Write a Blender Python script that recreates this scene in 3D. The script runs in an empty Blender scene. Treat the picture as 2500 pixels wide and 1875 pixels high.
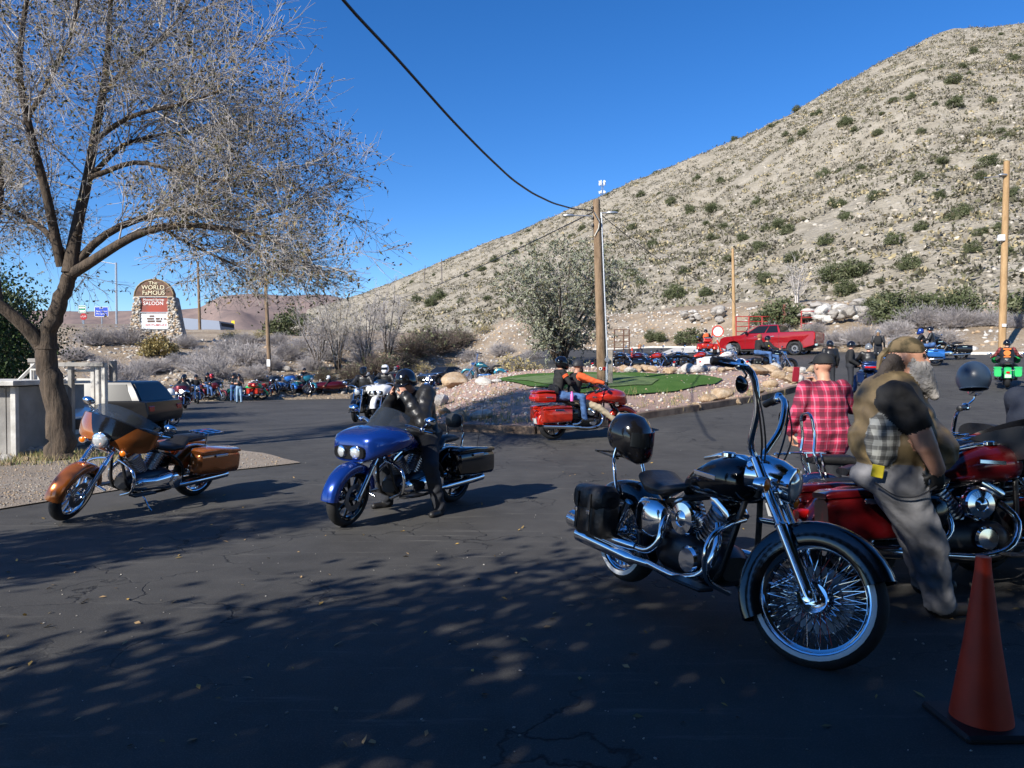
import bpy, math, random, bmesh
import numpy as np
from mathutils import Vector, Matrix, Euler

random.seed(7); RNG = np.random.default_rng(11)
SC = bpy.context.scene
COL = SC.collection
R = math.radians

# ------------------------------------------------------------------ camera
FPX, CX, CY, CAMH = 1750.0, 1250.0, 937.5, 1.5
PITCH = math.atan2(37.5, FPX)
cam_d = bpy.data.cameras.new("camera"); cam = bpy.data.objects.new("camera", cam_d); COL.objects.link(cam)
cam_d.sensor_width = 36.0; cam_d.lens = FPX / 2500 * 36
cam_d.clip_end = 9000; cam_d.clip_start = 0.05
cam.location = (0, 0, CAMH); cam.rotation_euler = (math.pi/2 - PITCH, 0, 0)
SC.camera = cam
# ------------------------------------------------------------------ sky and sun
SUN_EL, SUN_AZ = 32.0, 222.0      # azimuth measured clockwise from +Y; the sun stands behind and left of the camera
w = bpy.data.worlds.new("World"); SC.world = w; w.use_nodes = True
nt = w.node_tree; nt.nodes.clear()
sky = nt.nodes.new("ShaderNodeTexSky"); sky.sky_type = 'NISHITA'; sky.sun_disc = False
sky.sun_elevation = R(SUN_EL); sky.sun_rotation = R(SUN_AZ)
sky.altitude = 1700; sky.air_density = 1.0; sky.dust_density = 0.15; sky.ozone_density = 4.0
bg = nt.nodes.new("ShaderNodeBackground"); bg.inputs[1].default_value = 0.112
wo = nt.nodes.new("ShaderNodeOutputWorld")
hsv = nt.nodes.new("ShaderNodeHueSaturation"); hsv.inputs["Saturation"].default_value = 1.27; hsv.inputs["Hue"].default_value = 0.508
nt.links.new(sky.outputs[0], hsv.inputs["Color"]); nt.links.new(hsv.outputs[0], bg.inputs[0]); nt.links.new(bg.outputs[0], wo.inputs[0])
sun_d = bpy.data.lights.new("sun", 'SUN'); sun_d.energy = 4.95; sun_d.angle = R(0.53); sun_d.color = (1.0, 0.95, 0.87)
sun = bpy.data.objects.new("sun", sun_d); COL.objects.link(sun)
az, el = R(SUN_AZ), R(SUN_EL)
SUNDIR = Vector((math.sin(az)*math.cos(el), math.cos(az)*math.cos(el), math.sin(el)))   # towards the sun
sun.rotation_euler = (-SUNDIR).to_track_quat('-Z', 'Y').to_euler()
sun.location = (-20, -20, 30)
vs = SC.view_settings; vs.view_transform = 'Standard'; vs.look = 'None'; vs.exposure = 0.70; vs.gamma = 1.0
SC.cycles.use_denoising = True
SC.cycles.max_bounces = 6; SC.cycles.transparent_max_bounces = 8
SC.cycles.sample_clamp_indirect = 6.0

# ------------------------------------------------------------------ pixels to directions
_cp, _sp = math.cos(PITCH), math.sin(PITCH)
def ray(px, py):
    a, b = (px-CX)/FPX, (CY-py)/FPX
    return Vector((a, _cp + b*_sp, -_sp + b*_cp))
def at(px, py, Y):
    d = ray(px, py); return Vector((d.x/d.y*Y, Y, CAMH + d.z/d.y*Y))

# ------------------------------------------------------------------ ground heights
def ss(a, b, x):
    t = np.clip((x-a)/(b-a), 0, 1); return t*t*(3-2*t)
TOE_X = [-80, -45, -20, -10, -4, 3, 12, 16, 19, 22, 26, 32, 60]
TOE_Y = [36, 39, 44, 49, 58, 63, 62, 56, 47, 38.5, 34.5, 32, 30]
def toe(X): return np.interp(X, TOE_X, TOE_Y)
def lot(X, Y):
    X = np.asarray(X, float); Y = np.asarray(Y, float)
    r = 0.066*np.maximum(0, Y-13) * (1 - 0.5*np.exp(-np.maximum(0, Y-13)/2.0))
    wgt = ss(-8, 3, X)
    extra = 0.05*np.clip(X-8, 0, 20)*ss(20, 35, Y)
    dep = -0.4*ss(12, 32, Y)*ss(0, -8, X)
    return r*wgt + extra + dep - 0.12*ss(3.5, 7, Y)
def bank(t):
    t = np.maximum(t, 0)
    return 0.21*np.minimum(t, 20) + 0.1*np.clip(t-20, 0, 25)
def H(X, Y):
    X = np.asarray(X, float); Y = np.asarray(Y, float)
    te = toe(X)
    return lot(X, np.minimum(Y, te)) + bank(Y-te)
def _s(a, b, x):
    t = (x-a)/(b-a); t = 0. if t < 0 else (1. if t > 1 else t); return t*t*(3-2*t)
def _toe(X):
    if X <= TOE_X[0]: return TOE_Y[0]
    for i in range(1, len(TOE_X)):
        if X <= TOE_X[i]: return TOE_Y[i-1] + (TOE_Y[i]-TOE_Y[i-1])*(X-TOE_X[i-1])/(TOE_X[i]-TOE_X[i-1])
    return TOE_Y[-1]
def Hs(X, Y):
    """H for single numbers, quick"""
    X, Y = float(X), float(Y); te = _toe(X); t = max(0., Y-te); y = min(Y, te); u = max(0., y-13)
    r = 0.066*u*(1-0.5*math.exp(-u/2.0))
    z = r*_s(-8, 3, X) + 0.05*min(20, max(0, X-8))*_s(20, 35, y) - 0.4*_s(12, 32, y)*_s(0, -8, X) - 0.12*_s(3.5, 7, y)
    return z + 0.21*min(t, 20) + 0.1*min(25, max(0, t-20))
def G(px, py, fn=None):
    """point where the sight line through a pixel meets the ground"""
    fn = fn or Hs
    d = ray(px, py); Y = 2.0
    prev = None
    while Y < 400:
        z = CAMH + d.z/d.y*Y; g = fn(d.x/d.y*Y, Y)
        if z <= g:
            lo, hi = prev if prev else Y-0.2, Y
            for _ in range(30):
                m = (lo+hi)/2
                if CAMH + d.z/d.y*m <= fn(d.x/d.y*m, m): hi = m
                else: lo = m
            Y = hi; break
        prev = Y; Y += max(0.1, Y*0.01)
    X = d.x/d.y*Y
    return Vector((X, Y, fn(X, Y)))
def on(X, Y): return Vector((X, Y, Hs(X, Y)))
def onpx(px, Y):
    X = (px-CX)/FPX*Y; return Vector((X, Y, Hs(X, Y)))

# ------------------------------------------------------------------ materials
MATS = {}
def mat(name, col=(.5,.5,.5), rough=.6, metal=0., var=0., vscale=6., bump=0., bscale=40., coat=0., spec=.5, col2=None, alpha=1., trans=0., emit=None, estr=0., detail=4., lo=.35, hi=.65, ior=1.45, sheen=0.):
    if name in MATS: return MATS[name]
    m = bpy.data.materials.new(name); m.use_nodes = True; MATS[name] = m
    n = m.node_tree.nodes; l = m.node_tree.links; b = n["Principled BSDF"]
    c = (*col, 1)
    b.inputs["Base Color"].default_value = c; b.inputs["Roughness"].default_value = rough
    b.inputs["Metallic"].default_value = metal; b.inputs["Coat Weight"].default_value = coat; b.inputs["Coat Roughness"].default_value = .03
    b.inputs["Specular IOR Level"].default_value = spec; b.inputs["Alpha"].default_value = alpha
    b.inputs["Transmission Weight"].default_value = trans; b.inputs["IOR"].default_value = ior
    b.inputs["Sheen Weight"].default_value = sheen
    if emit: b.inputs["Emission Color"].default_value = (*emit, 1); b.inputs["Emission Strength"].default_value = estr
    tc = None
    if var > 0 or col2 or bump > 0:
        tc = n.new("ShaderNodeTexCoord")
    if var > 0 or col2:
        t = n.new("ShaderNodeTexNoise"); t.inputs["Scale"].default_value = vscale; t.inputs["Detail"].default_value = detail
        l.new(tc.outputs["Object"], t.inputs["Vector"])
        r = n.new("ShaderNodeValToRGB"); l.new(t.outputs["Fac"], r.inputs[0])
        r.color_ramp.elements[0].position = lo; r.color_ramp.elements[1].position = hi
        if col2: a0, a1 = col, col2
        else: a0 = tuple(x*(1-var) for x in col); a1 = tuple(min(1, x*(1+var)) for x in col)
        r.color_ramp.elements[0].color = (*a0, 1); r.color_ramp.elements[1].color = (*a1, 1)
        l.new(r.outputs[0], b.inputs["Base Color"])
    if bump > 0:
        t2 = n.new("ShaderNodeTexNoise"); t2.inputs["Scale"].default_value = bscale; t2.inputs["Detail"].default_value = 5
        l.new(tc.outputs["Object"], t2.inputs["Vector"])
        bp = n.new("ShaderNodeBump"); bp.inputs["Strength"].default_value = min(bump, 1); bp.inputs["Distance"].default_value = .02
        l.new(t2.outputs["Fac"], bp.inputs["Height"]); l.new(bp.outputs[0], b.inputs["Normal"])
    return m
def paint(name, col, rough=.22, metal=.45): return mat("paint_"+name, col, rough, metal, coat=1., bump=0)
CHROME = mat("chrome", (.78,.79,.82), .07, 1.)
STEEL = mat("steel", (.5,.5,.52), .28, 1.)
BLACKGLOSS = mat("gloss_black", (.006,.006,.007), .12, 0., coat=.6)
BLACKSATIN = mat("satin_black", (.012,.012,.013), .45)
RUBBER = mat("tyre_rubber", (.016,.016,.017), .75, bump=.2, bscale=60)
LEATHER = mat("black_leather", (.013,.013,.014), .42, bump=.25, bscale=30)
SMOKEGLASS = mat("smoked_screen", (.035,.042,.05), .04, 0., alpha=.55, spec=.9)
DARKGLASS = mat("dark_glass", (.01,.012,.014), .05)
LENS = mat("lamp_lens", (.75,.78,.8), .08, .6)
LAMPLIT = mat("lamp_lit", (1,1,1), .3, emit=(1,.97,.9), estr=9)
AMBER = mat("amber_lens", (.75,.18,.01), .2)
REDLENS = mat("red_lens", (.5,.01,.01), .2)
WHITEWALL = mat("whitewall_rubber", (.75,.75,.73), .6)

# ------------------------------------------------------------------ mesh building
class MB:
    def __init__(s, T=None): s.v = []; s.f = []; s.m = []; s.T = T; s.k = 0
    def add(s, vs, fs):
        o = len(s.v); T = s.T
        for p in vs:
            p = Vector(p)
            s.v.append(T @ p if T else p)
        for f in fs: s.f.append([i+o for i in f]); s.m.append(s.k)
        return s
    def box(s, c, d, rot=None, bev=0.0):
        hx, hy, hz = d[0]/2, d[1]/2, d[2]/2; Rm = Euler(rot).to_matrix() if rot else None
        if bev <= 0:
            vs = [(x,y,z) for x in (-hx,hx) for y in (-hy,hy) for z in (-hz,hz)]
            fs = [(0,1,3,2),(4,6,7,5),(0,4,5,1),(2,3,7,6),(0,2,6,4),(1,5,7,3)]
        else:
            b = min(bev, hx*.99, hy*.99, hz*.99); vs = []; ix = {}
            for sx in (-1,1):
                for sy in (-1,1):
                    for sz in (-1,1):
                        for ax in range(3):
                            q = [sx*(hx-b), sy*(hy-b), sz*(hz-b)]; q[ax] = (sx*hx, sy*hy, sz*hz)[ax]
                            ix[(sx,sy,sz,ax)] = len(vs); vs.append(q)
            fs = []
            I = ix
            for a in (-1,1):
                f = [I[(a,-1,-1,0)],I[(a,1,-1,0)],I[(a,1,1,0)],I[(a,-1,1,0)]]; fs.append(f if a>0 else f[::-1])
                f = [I[(-1,a,-1,1)],I[(-1,a,1,1)],I[(1,a,1,1)],I[(1,a,-1,1)]]; fs.append(f if a>0 else f[::-1])
                f = [I[(-1,-1,a,2)],I[(1,-1,a,2)],I[(1,1,a,2)],I[(-1,1,a,2)]]; fs.append(f if a>0 else f[::-1])
            for a in (-1,1):
                for c2 in (-1,1):
                    f = [I[(a,c2,-1,0)],I[(a,c2,-1,1)],I[(a,c2,1,1)],I[(a,c2,1,0)]]; fs.append(f if a*c2>0 else f[::-1])
                    f = [I[(a,-1,c2,0)],I[(a,1,c2,0)],I[(a,1,c2,2)],I[(a,-1,c2,2)]]; fs.append(f if a*c2>0 else f[::-1])
                    f = [I[(-1,a,c2,1)],I[(-1,a,c2,2)],I[(1,a,c2,2)],I[(1,a,c2,1)]]; fs.append(f if a*c2>0 else f[::-1])
            for sx in (-1,1):
                for sy in (-1,1):
                    for sz in (-1,1):
                        f = [I[(sx,sy,sz,0)],I[(sx,sy,sz,1)],I[(sx,sy,sz,2)]]; fs.append(f if sx*sy*sz>0 else f[::-1])
        c = Vector(c)
        return s.add([c + (Rm @ Vector(p) if Rm else Vector(p)) for p in vs], fs)
    def tube(s, path, r, n=8, cap=True, flat=1.0):
        P = [Vector(p) for p in path]; k = len(P)
        rr = r if isinstance(r, (list, tuple)) else [r]*k
        t0 = (P[1]-P[0]).normalized(); up = Vector((0,0,1)) if abs(t0.z) < .9 else Vector((1,0,0))
        u = t0.cross(up).normalized(); vs = []; 
        for i in range(k):
            t = (P[min(i+1,k-1)] - P[max(i-1,0)]).normalized()
            u = (u - t*u.dot(t)).normalized(); vv = t.cross(u)
            for j in range(n):
                a = 2*math.pi*j/n; vs.append(P[i] + (u*math.cos(a) + vv*math.sin(a)*flat)*rr[i])
        fs = [(i*n+j, i*n+(j+1)%n, (i+1)*n+(j+1)%n, (i+1)*n+j) for i in range(k-1) for j in range(n)]
        if cap: fs += [tuple(range(n))[::-1], tuple((k-1)*n+j for j in range(n))]
        return s.add(vs, fs)
    def lathe(s, prof, c=(0,0,0), axis=(0,1,0), n=24, a0=0, a1=None, cap=True):
        """prof: (offset along axis, radius)"""
        ax = Vector(axis).normalized(); up = Vector((0,0,1)) if abs(ax.z) < .9 else Vector((1,0,0))
        u = ax.cross(up).normalized(); vv = ax.cross(u); c = Vector(c); vs = []
        full = a1 is None; m = n if full else n+1
        for (h, r) in prof:
            for j in range(m):
                a = (2*math.pi*j/n) if full else a0 + (a1-a0)*j/n
                vs.append(c + ax*h + (u*math.cos(a) + vv*math.sin(a))*max(r, 1e-5))
        fs = []
        for i in range(len(prof)-1):
            for j in range(n):
                j2 = (j+1) % m
                fs.append((i*m+j, (i+1)*m+j, (i+1)*m+j2, i*m+j2))
        if cap and full: fs += [tuple(range(m)), tuple((len(prof)-1)*m+j for j in range(m))[::-1]]
        return s.add(vs, fs)
    def loft(s, rings, cap=True, close=True):
        n = len(rings[0]); vs = [p for r in rings for p in r]; fs = []
        for i in range(len(rings)-1):
            for j in range(n if close else n-1):
                j2 = (j+1) % n
                fs.append((i*n+j, i*n+j2, (i+1)*n+j2, (i+1)*n+j))
        if cap and close: fs += [tuple(range(n))[::-1], tuple((len(rings)-1)*n+j for j in range(n))]
        return s.add(vs, fs)
    def sloft(s, secs, n=20, axis=0):
        """secs: (x, yc, zc, half width, half height, exponent) superellipse rings along x"""
        rings = []
        for q in secs:
            x, yc, zc, hw, hh = q[:5]; e = q[5] if len(q) > 5 else 2.0; ring = []
            for j in range(n):
                a = 2*math.pi*j/n; ca, sa = math.cos(a), math.sin(a)
                y = yc + hw*math.copysign(abs(ca)**(2/e), ca); z = zc + hh*math.copysign(abs(sa)**(2/e), sa)
                ring.append((x,y,z) if axis == 0 else ((y,x,z) if axis == 1 else (y,z,x)))
            rings.append(ring)
        if axis == 1: rings = rings[::-1]
        return s.loft(rings)
    def grid(s, fn, nu, nv):
        vs = [fn(i/nu, j/nv) for i in range(nu+1) for j in range(nv+1)]
        fs = [(i*(nv+1)+j, (i+1)*(nv+1)+j, (i+1)*(nv+1)+j+1, i*(nv+1)+j+1) for i in range(nu) for j in range(nv)]
        return s.add(vs, fs)
    def shell(s, fn, nu, nv, th, nrm):
        """a sheet with thickness th pushed along nrm"""
        d = Vector(nrm)*th
        top = [Vector(fn(i/nu, j/nv)) for i in range(nu+1) for j in range(nv+1)]
        N = len(top); vs = top + [p+d for p in top]; w_ = nv+1
        fs = [(i*w_+j, (i+1)*w_+j, (i+1)*w_+j+1, i*w_+j+1) for i in range(nu) for j in range(nv)]
        fs += [tuple(N+q for q in f[::-1]) for f in list(fs)]
        for i in range(nu):
            fs.append((i*w_, i*w_+N, (i+1)*w_+N, (i+1)*w_)); a = i*w_+nv; b = (i+1)*w_+nv; fs.append((b, b+N, a+N, a))
        for j in range(nv):
            fs.append((j+1, j+1+N, j+N, j)); a = nu*w_+j; fs.append((a, a+N, a+1+N, a+1))
        return s.add(vs, fs)
    def prism(s, poly, c, u, v, n, th):
        """polygon (list of 2d) in plane u,v at c, extruded along n by th (centred)"""
        c, u, v, n = Vector(c), Vector(u), Vector(v), Vector(n); k = len(poly)
        a = [c + u*p[0] + v*p[1] - n*(th/2) for p in poly]; b = [c + u*p[0] + v*p[1] + n*(th/2) for p in poly]
        fs = [tuple(range(k))[::-1], tuple(range(k, 2*k))] + [(i, (i+1)%k, (i+1)%k+k, i+k) for i in range(k)]
        return s.add(a+b, fs)
    def build(s, name, mats, parent=None, smooth=40, sub=0):
        me = bpy.data.meshes.new(name); me.from_pydata(s.v, [], s.f)
        if not isinstance(mats, (list, tuple)): mats = [mats]
        for m in mats: me.materials.append(m)
        if len(mats) > 1: me.polygons.foreach_set("material_index", s.m)
        fix = bmesh.new(); fix.from_mesh(me); bmesh.ops.recalc_face_normals(fix, faces=fix.faces); fix.to_mesh(me); fix.free()
        if smooth:
            me.polygons.foreach_set("use_smooth", [True]*len(me.polygons)); me.set_sharp_from_angle(angle=R(smooth))
        me.update()
        return link(name, me, parent)
def link(name, me, parent=None):
    o = bpy.data.objects.new(name, me); COL.objects.link(o)
    if parent is not None: o.parent = parent
    return o
def np_mesh(name, V, F, mats, mi=None, smooth=False):
    """V (n,3), F (m,k) numpy arrays, all faces with k corners"""
    V = np.ascontiguousarray(V, np.float32); F = np.ascontiguousarray(F, np.int32); m, k = F.shape
    me = bpy.data.meshes.new(name); me.vertices.add(len(V)); me.vertices.foreach_set("co", V.ravel())
    me.loops.add(m*k); me.loops.foreach_set("vertex_index", F.ravel())
    me.polygons.add(m); me.polygons.foreach_set("loop_start", np.arange(m, dtype=np.int32)*k)
    if not isinstance(mats, (list, tuple)): mats = [mats]
    for q in mats: me.materials.append(q)
    if mi is not None: me.polygons.foreach_set("material_index", np.asarray(mi, np.int32))
    if smooth: me.polygons.foreach_set("use_smooth", np.ones(m, bool))
    me.update(calc_edges=True); me.validate(); return me
def tag(o, label=None, cat=None, group=None, kind=None):
    if label: o["label"] = label
    if cat: o["category"] = cat
    if group: o["group"] = group
    if kind: o["kind"] = kind
    return o
def empty(name, loc=(0,0,0), rz=0., label=None, cat=None, group=None):
    o = bpy.data.objects.new(name, None); COL.objects.link(o); o.location = loc; o.rotation_euler = (0,0,rz)
    o.empty_display_size = .2
    return tag(o, label, cat, group)
def copy_tree(o, parent=None):
    c = o.copy(); COL.objects.link(c); c.parent = parent
    for ch in o.children: copy_tree(ch, c)
    return c
def head_rz(dx, dy): return math.atan2(dy, dx)
# ================================================================== SETTING
def _hash(ix, iy, seed):
    h = (ix.astype(np.int64)*374761393 + iy.astype(np.int64)*668265263 + seed*1442695041) & 0x7fffffff
    h = (h ^ (h >> 13))*1274126177 & 0x7fffffff
    return ((h ^ (h >> 16)) & 0xffff)/65535.0
def vnoise(x, y, seed=0):
    x = np.asarray(x, float); y = np.asarray(y, float)
    ix, iy = np.floor(x), np.floor(y); fx, fy = x-ix, y-iy; fx = fx*fx*(3-2*fx); fy = fy*fy*(3-2*fy)
    a = _hash(ix, iy, seed); b = _hash(ix+1, iy, seed); c = _hash(ix, iy+1, seed); d = _hash(ix+1, iy+1, seed)
    return (a*(1-fx)+b*fx)*(1-fy) + (c*(1-fx)+d*fx)*fy
def fbm(x, y, seed=0, o=4):
    s = 0; a = .5
    for i in range(o): s = s + a*(vnoise(x*2**i, y*2**i, seed+i)-.5); a *= .5
    return s
def gridmesh(name, X, Y, Z, mats, smooth=True):
    n, m = X.shape; V = np.stack([X, Y, Z], -1).reshape(-1, 3)
    i, j = np.meshgrid(np.arange(n-1), np.arange(m-1), indexing='ij'); a = (i*m+j).ravel()
    F = np.stack([a, a+m, a+m+1, a+1], 1)
    return np_mesh(name, V, F, mats, smooth=smooth)

def ramp(n, l, fac, stops):
    r = n.new("ShaderNodeValToRGB"); l.new(fac, r.inputs[0]); e = r.color_ramp.elements
    while len(e) < len(stops): e.new(.5)
    for k, (p, c) in enumerate(stops): e[k].position = p; e[k].color = (*c, 1) if len(c) == 3 else c
    return r.outputs[0]
def noise(n, l, vec, scale, detail=5, rough=.55):
    t = n.new("ShaderNodeTexNoise"); t.inputs["Scale"].default_value = scale; t.inputs["Detail"].default_value = detail; t.inputs["Roughness"].default_value = rough
    l.new(vec, t.inputs["Vector"]); return t.outputs["Fac"]
def mixc(n, l, fac, a, b, mode='MIX'):
    m = n.new("ShaderNodeMix"); m.data_type = 'RGBA'; m.blend_type = mode
    if isinstance(fac, (int, float)): m.inputs[0].default_value = fac
    else: l.new(fac, m.inputs[0])
    for k, x in ((6, a), (7, b)):
        if isinstance(x, tuple): m.inputs[k].default_value = (*x, 1)
        else: l.new(x, m.inputs[k])
    return m.outputs[2]
def math_n(n, l, op, a, b=None):
    m = n.new("ShaderNodeMath"); m.operation = op
    for k, x in ((0, a), (1, b)):
        if x is None: continue
        if isinstance(x, (int, float)): m.inputs[k].default_value = x
        else: l.new(x, m.inputs[k])
    return m.outputs[0]
def bumpn(n, l, b, h, strength, dist):
    bp = n.new("ShaderNodeBump"); bp.inputs["Strength"].default_value = strength; bp.inputs["Distance"].default_value = dist
    l.new(h, bp.inputs["Height"]); l.new(bp.outputs[0], b.inputs["Normal"]); return bp
def newmat(name):
    m = bpy.data.materials.new(name); m.use_nodes = True; n = m.node_tree.nodes; l = m.node_tree.links
    tc = n.new("ShaderNodeTexCoord"); return m, n, l, n["Principled BSDF"], tc.outputs["Object"]

def asphalt_material():
    m, n, l, b, v = newmat("asphalt")
    big = noise(n, l, v, .35, 4); mid = noise(n, l, v, 3, 5); fine = noise(n, l, v, 140, 3)
    c = ramp(n, l, big, [(.32, (.033,.0315,.029)), (.68, (.078,.074,.067))])
    c = mixc(n, l, .5, c, ramp(n, l, mid, [(.3, (.033,.0315,.029)), (.72, (.072,.068,.062))]))
    agg = ramp(n, l, fine, [(.5, (0,0,0)), (.72, (1,1,1))])
    c = mixc(n, l, math_n(n, l, 'MULTIPLY', agg, .22), c, (.24,.23,.215))
    # tyre scuffs: pale streaks along X
    mp = n.new("ShaderNodeMapping"); mp.inputs["Scale"].default_value = (.5, 5, 1); l.new(v, mp.inputs["Vector"])
    st = noise(n, l, mp.outputs[0], 1.4, 6, .7)
    c = mixc(n, l, math_n(n, l, 'MULTIPLY', ramp(n, l, st, [(.58, (0,0,0)), (.78, (1,1,1))]), .5), c, (.22,.205,.18))
    # cracks
    wv = n.new("ShaderNodeTexNoise"); wv.inputs["Scale"].default_value = 2.2; wv.inputs["Detail"].default_value = 6; l.new(v, wv.inputs["Vector"])
    vm = n.new("ShaderNodeVectorMath"); vm.operation = 'MULTIPLY_ADD'; l.new(wv.outputs["Color"], vm.inputs[0]); vm.inputs[1].default_value = (.9,.9,.9); l.new(v, vm.inputs[2])
    vo = n.new("ShaderNodeTexVoronoi"); vo.feature = 'DISTANCE_TO_EDGE'; vo.inputs["Scale"].default_value = .95; l.new(vm.outputs[0], vo.inputs["Vector"])
    crack = ramp(n, l, vo.outputs["Distance"], [(.0, (1,1,1)), (.016, (0,0,0))])
    gate = ramp(n, l, noise(n, l, v, .55, 3), [(.46, (0,0,0)), (.58, (1,1,1))])
    cr = math_n(n, l, 'MULTIPLY', crack, gate)
    c = mixc(n, l, cr, c, (.012,.012,.012))
    l.new(c, b.inputs["Base Color"]); b.inputs["Roughness"].default_value = .82; b.inputs["Specular IOR Level"].default_value = .3
    hgt = math_n(n, l, 'SUBTRACT', fine, math_n(n, l, 'MULTIPLY', cr, 2.5))
    bumpn(n, l, b, hgt, .5, .006)
    return m
def soil_material(name, cols, pebble=(.5,.47,.42), pscale=9, pamt=.5, bscale=14, bd=.05):
    m, n, l, b, v = newmat(name)
    c = ramp(n, l, noise(n, l, v, .25, 6, .65), [(.3, cols[0]), (.5, cols[1]), (.7, cols[2])])
    vo = n.new("ShaderNodeTexVoronoi"); vo.inputs["Scale"].default_value = pscale; l.new(v, vo.inputs["Vector"])
    hs = n.new("ShaderNodeSeparateColor"); l.new(vo.outputs["Color"], hs.inputs[0])
    peb = ramp(n, l, vo.outputs["Distance"], [(.22, (1,1,1)), (.4, (0,0,0))])
    sel = ramp(n, l, hs.outputs[0], [(.45, (0,0,0)), (.6, (1,1,1))])
    tone = mixc(n, l, hs.outputs[1], pebble, tuple(x*.55 for x in pebble))
    c = mixc(n, l, math_n(n, l, 'MULTIPLY', math_n(n, l, 'MULTIPLY', peb, sel), pamt), c, tone)
    f = noise(n, l, v, pscale*4, 4)
    c = mixc(n, l, math_n(n, l, 'MULTIPLY', ramp(n, l, f, [(.45, (0,0,0)), (.7, (1,1,1))]), .4), c, tuple(x*.5 for x in cols[0]))
    l.new(c, b.inputs["Base Color"]); b.inputs["Roughness"].default_value = .9; b.inputs["Specular IOR Level"].default_value = .15
    hh = math_n(n, l, 'ADD', noise(n, l, v, bscale, 6, .65), math_n(n, l, 'MULTIPLY', peb, .35))
    bumpn(n, l, b, hh, .8, bd)
    return m
ASPHALT = asphalt_material()
SOIL = soil_material("desert_soil", [(.20,.15,.10), (.30,.235,.165), (.40,.33,.25)], pscale=4, bscale=6, bd=.12)
HILLSOIL = soil_material("hill_soil", [(.225,.197,.15), (.31,.275,.215), (.395,.353,.285)], pebble=(.46,.42,.355), pscale=1.1, pamt=.65, bscale=1.6, bd=.5)
GRAVEL = soil_material("gravel", [(.22,.18,.14), (.29,.24,.19), (.36,.31,.26)], pebble=(.46,.41,.36), pscale=34, pamt=.8, bscale=60, bd=.02)
PINKGRAVEL = soil_material("pink_gravel", [(.30,.20,.165), (.40,.285,.235), (.45,.35,.27)], pebble=(.60,.45,.38), pscale=26, pamt=.8, bscale=50, bd=.03)
BANKGRAVEL = soil_material("bank_gravel", [(.32,.285,.235), (.40,.36,.30), (.45,.41,.35)], pebble=(.5,.46,.4), pscale=6, pamt=.4, bscale=5, bd=.1)

def height_noise(X, Y): return 0.5*fbm(X*.35, Y*.35, 3, 4) + 0.16*fbm(X*1.7, Y*1.7, 9, 3)  # small bumps for the terrain height
# terrain: one sheet under everything, out to the horizon; fine near, coarse far
def terrain_z(X, Y):
    te = toe(X); t = np.clip(Y-te, 0, None)
    z = H(X, Y) + height_noise(X, Y)*ss(.2, 4, t)*1.1 - 0.07*(1-ss(0, 1.0, Y-te))
    return z
xs = np.concatenate([np.linspace(-5000, -320, 14), np.linspace(-300, -62, 40), np.arange(-60, 60, .6), np.linspace(62, 300, 30), np.linspace(330, 5000, 14)])
ys = np.concatenate([np.linspace(-5000, -60, 12), np.linspace(-50, 26, 26), np.arange(27, 96, .6), np.linspace(98, 300, 34), np.linspace(330, 6000, 20)])
X, Y = np.meshgrid(xs, ys, indexing='ij')
Z = terrain_z(X, Y) - 0.02*np.clip(Y-330, 0, 1e9)*0
tag(link("terrain", gridmesh("terrain", X, Y, Z, SOIL)), kind="structure")

def TZ(x, y): return float(terrain_z(np.array(float(x)), np.array(float(y))))
# asphalt lot with the exit road
XX = np.concatenate([np.arange(-60, 40, .5)])
nrow = 170
T = np.linspace(0, 1, nrow)**1.3
X = np.repeat(XX[:, None], nrow, 1); edge = toe(XX) - .35 + .25*fbm(XX*.6, XX*0, 5)
Y = -14 + (edge[:, None]+14)*T[None]
Z = lot(X, Y) + .006 + .012*fbm(X*.5, Y*.5, 21, 2)*ss(5, 9, Y)
tag(link("asphalt_lot", gridmesh("asphalt_lot", X, Y, Z, ASPHALT)), kind="structure")
# pale concrete kerb at the far edge of the exit road and along the right of the lot
CONC = mat("concrete", (.52,.49,.44), .85, var=.15, vscale=3, bump=.3, bscale=25)
def strip(name, pts, w_, h_, m, label=None, kind=None, cat=None, z0=-.05):
    mb = MB(); rings = []
    for i, p in enumerate(pts):
        a = Vector(pts[max(i-1,0)]); c = Vector(pts[min(i+1,len(pts)-1)]); t = (c-a); t.z = 0; t.normalize(); s_ = Vector((-t.y, t.x, 0))
        p = Vector(p); rings.append([p-s_*w_/2+Vector((0,0,z0)), p+s_*w_/2+Vector((0,0,z0)), p+s_*w_/2*.9+Vector((0,0,h_)), p-s_*w_/2*.9+Vector((0,0,h_))])
    mb.loft(rings); o = mb.build(name, m, None, 30); tag(o, label, cat, None, kind); return o
strip("concrete_kerb", [on(x, float(toe(x))-.35) for x in np.linspace(7, 17.5, 20)], .3, .14, CONC, kind="structure")
strip("concrete_kerb", [on(x, float(toe(x))-.3) for x in np.linspace(21, 36, 20)], .3, .13, CONC, kind="structure")
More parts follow.
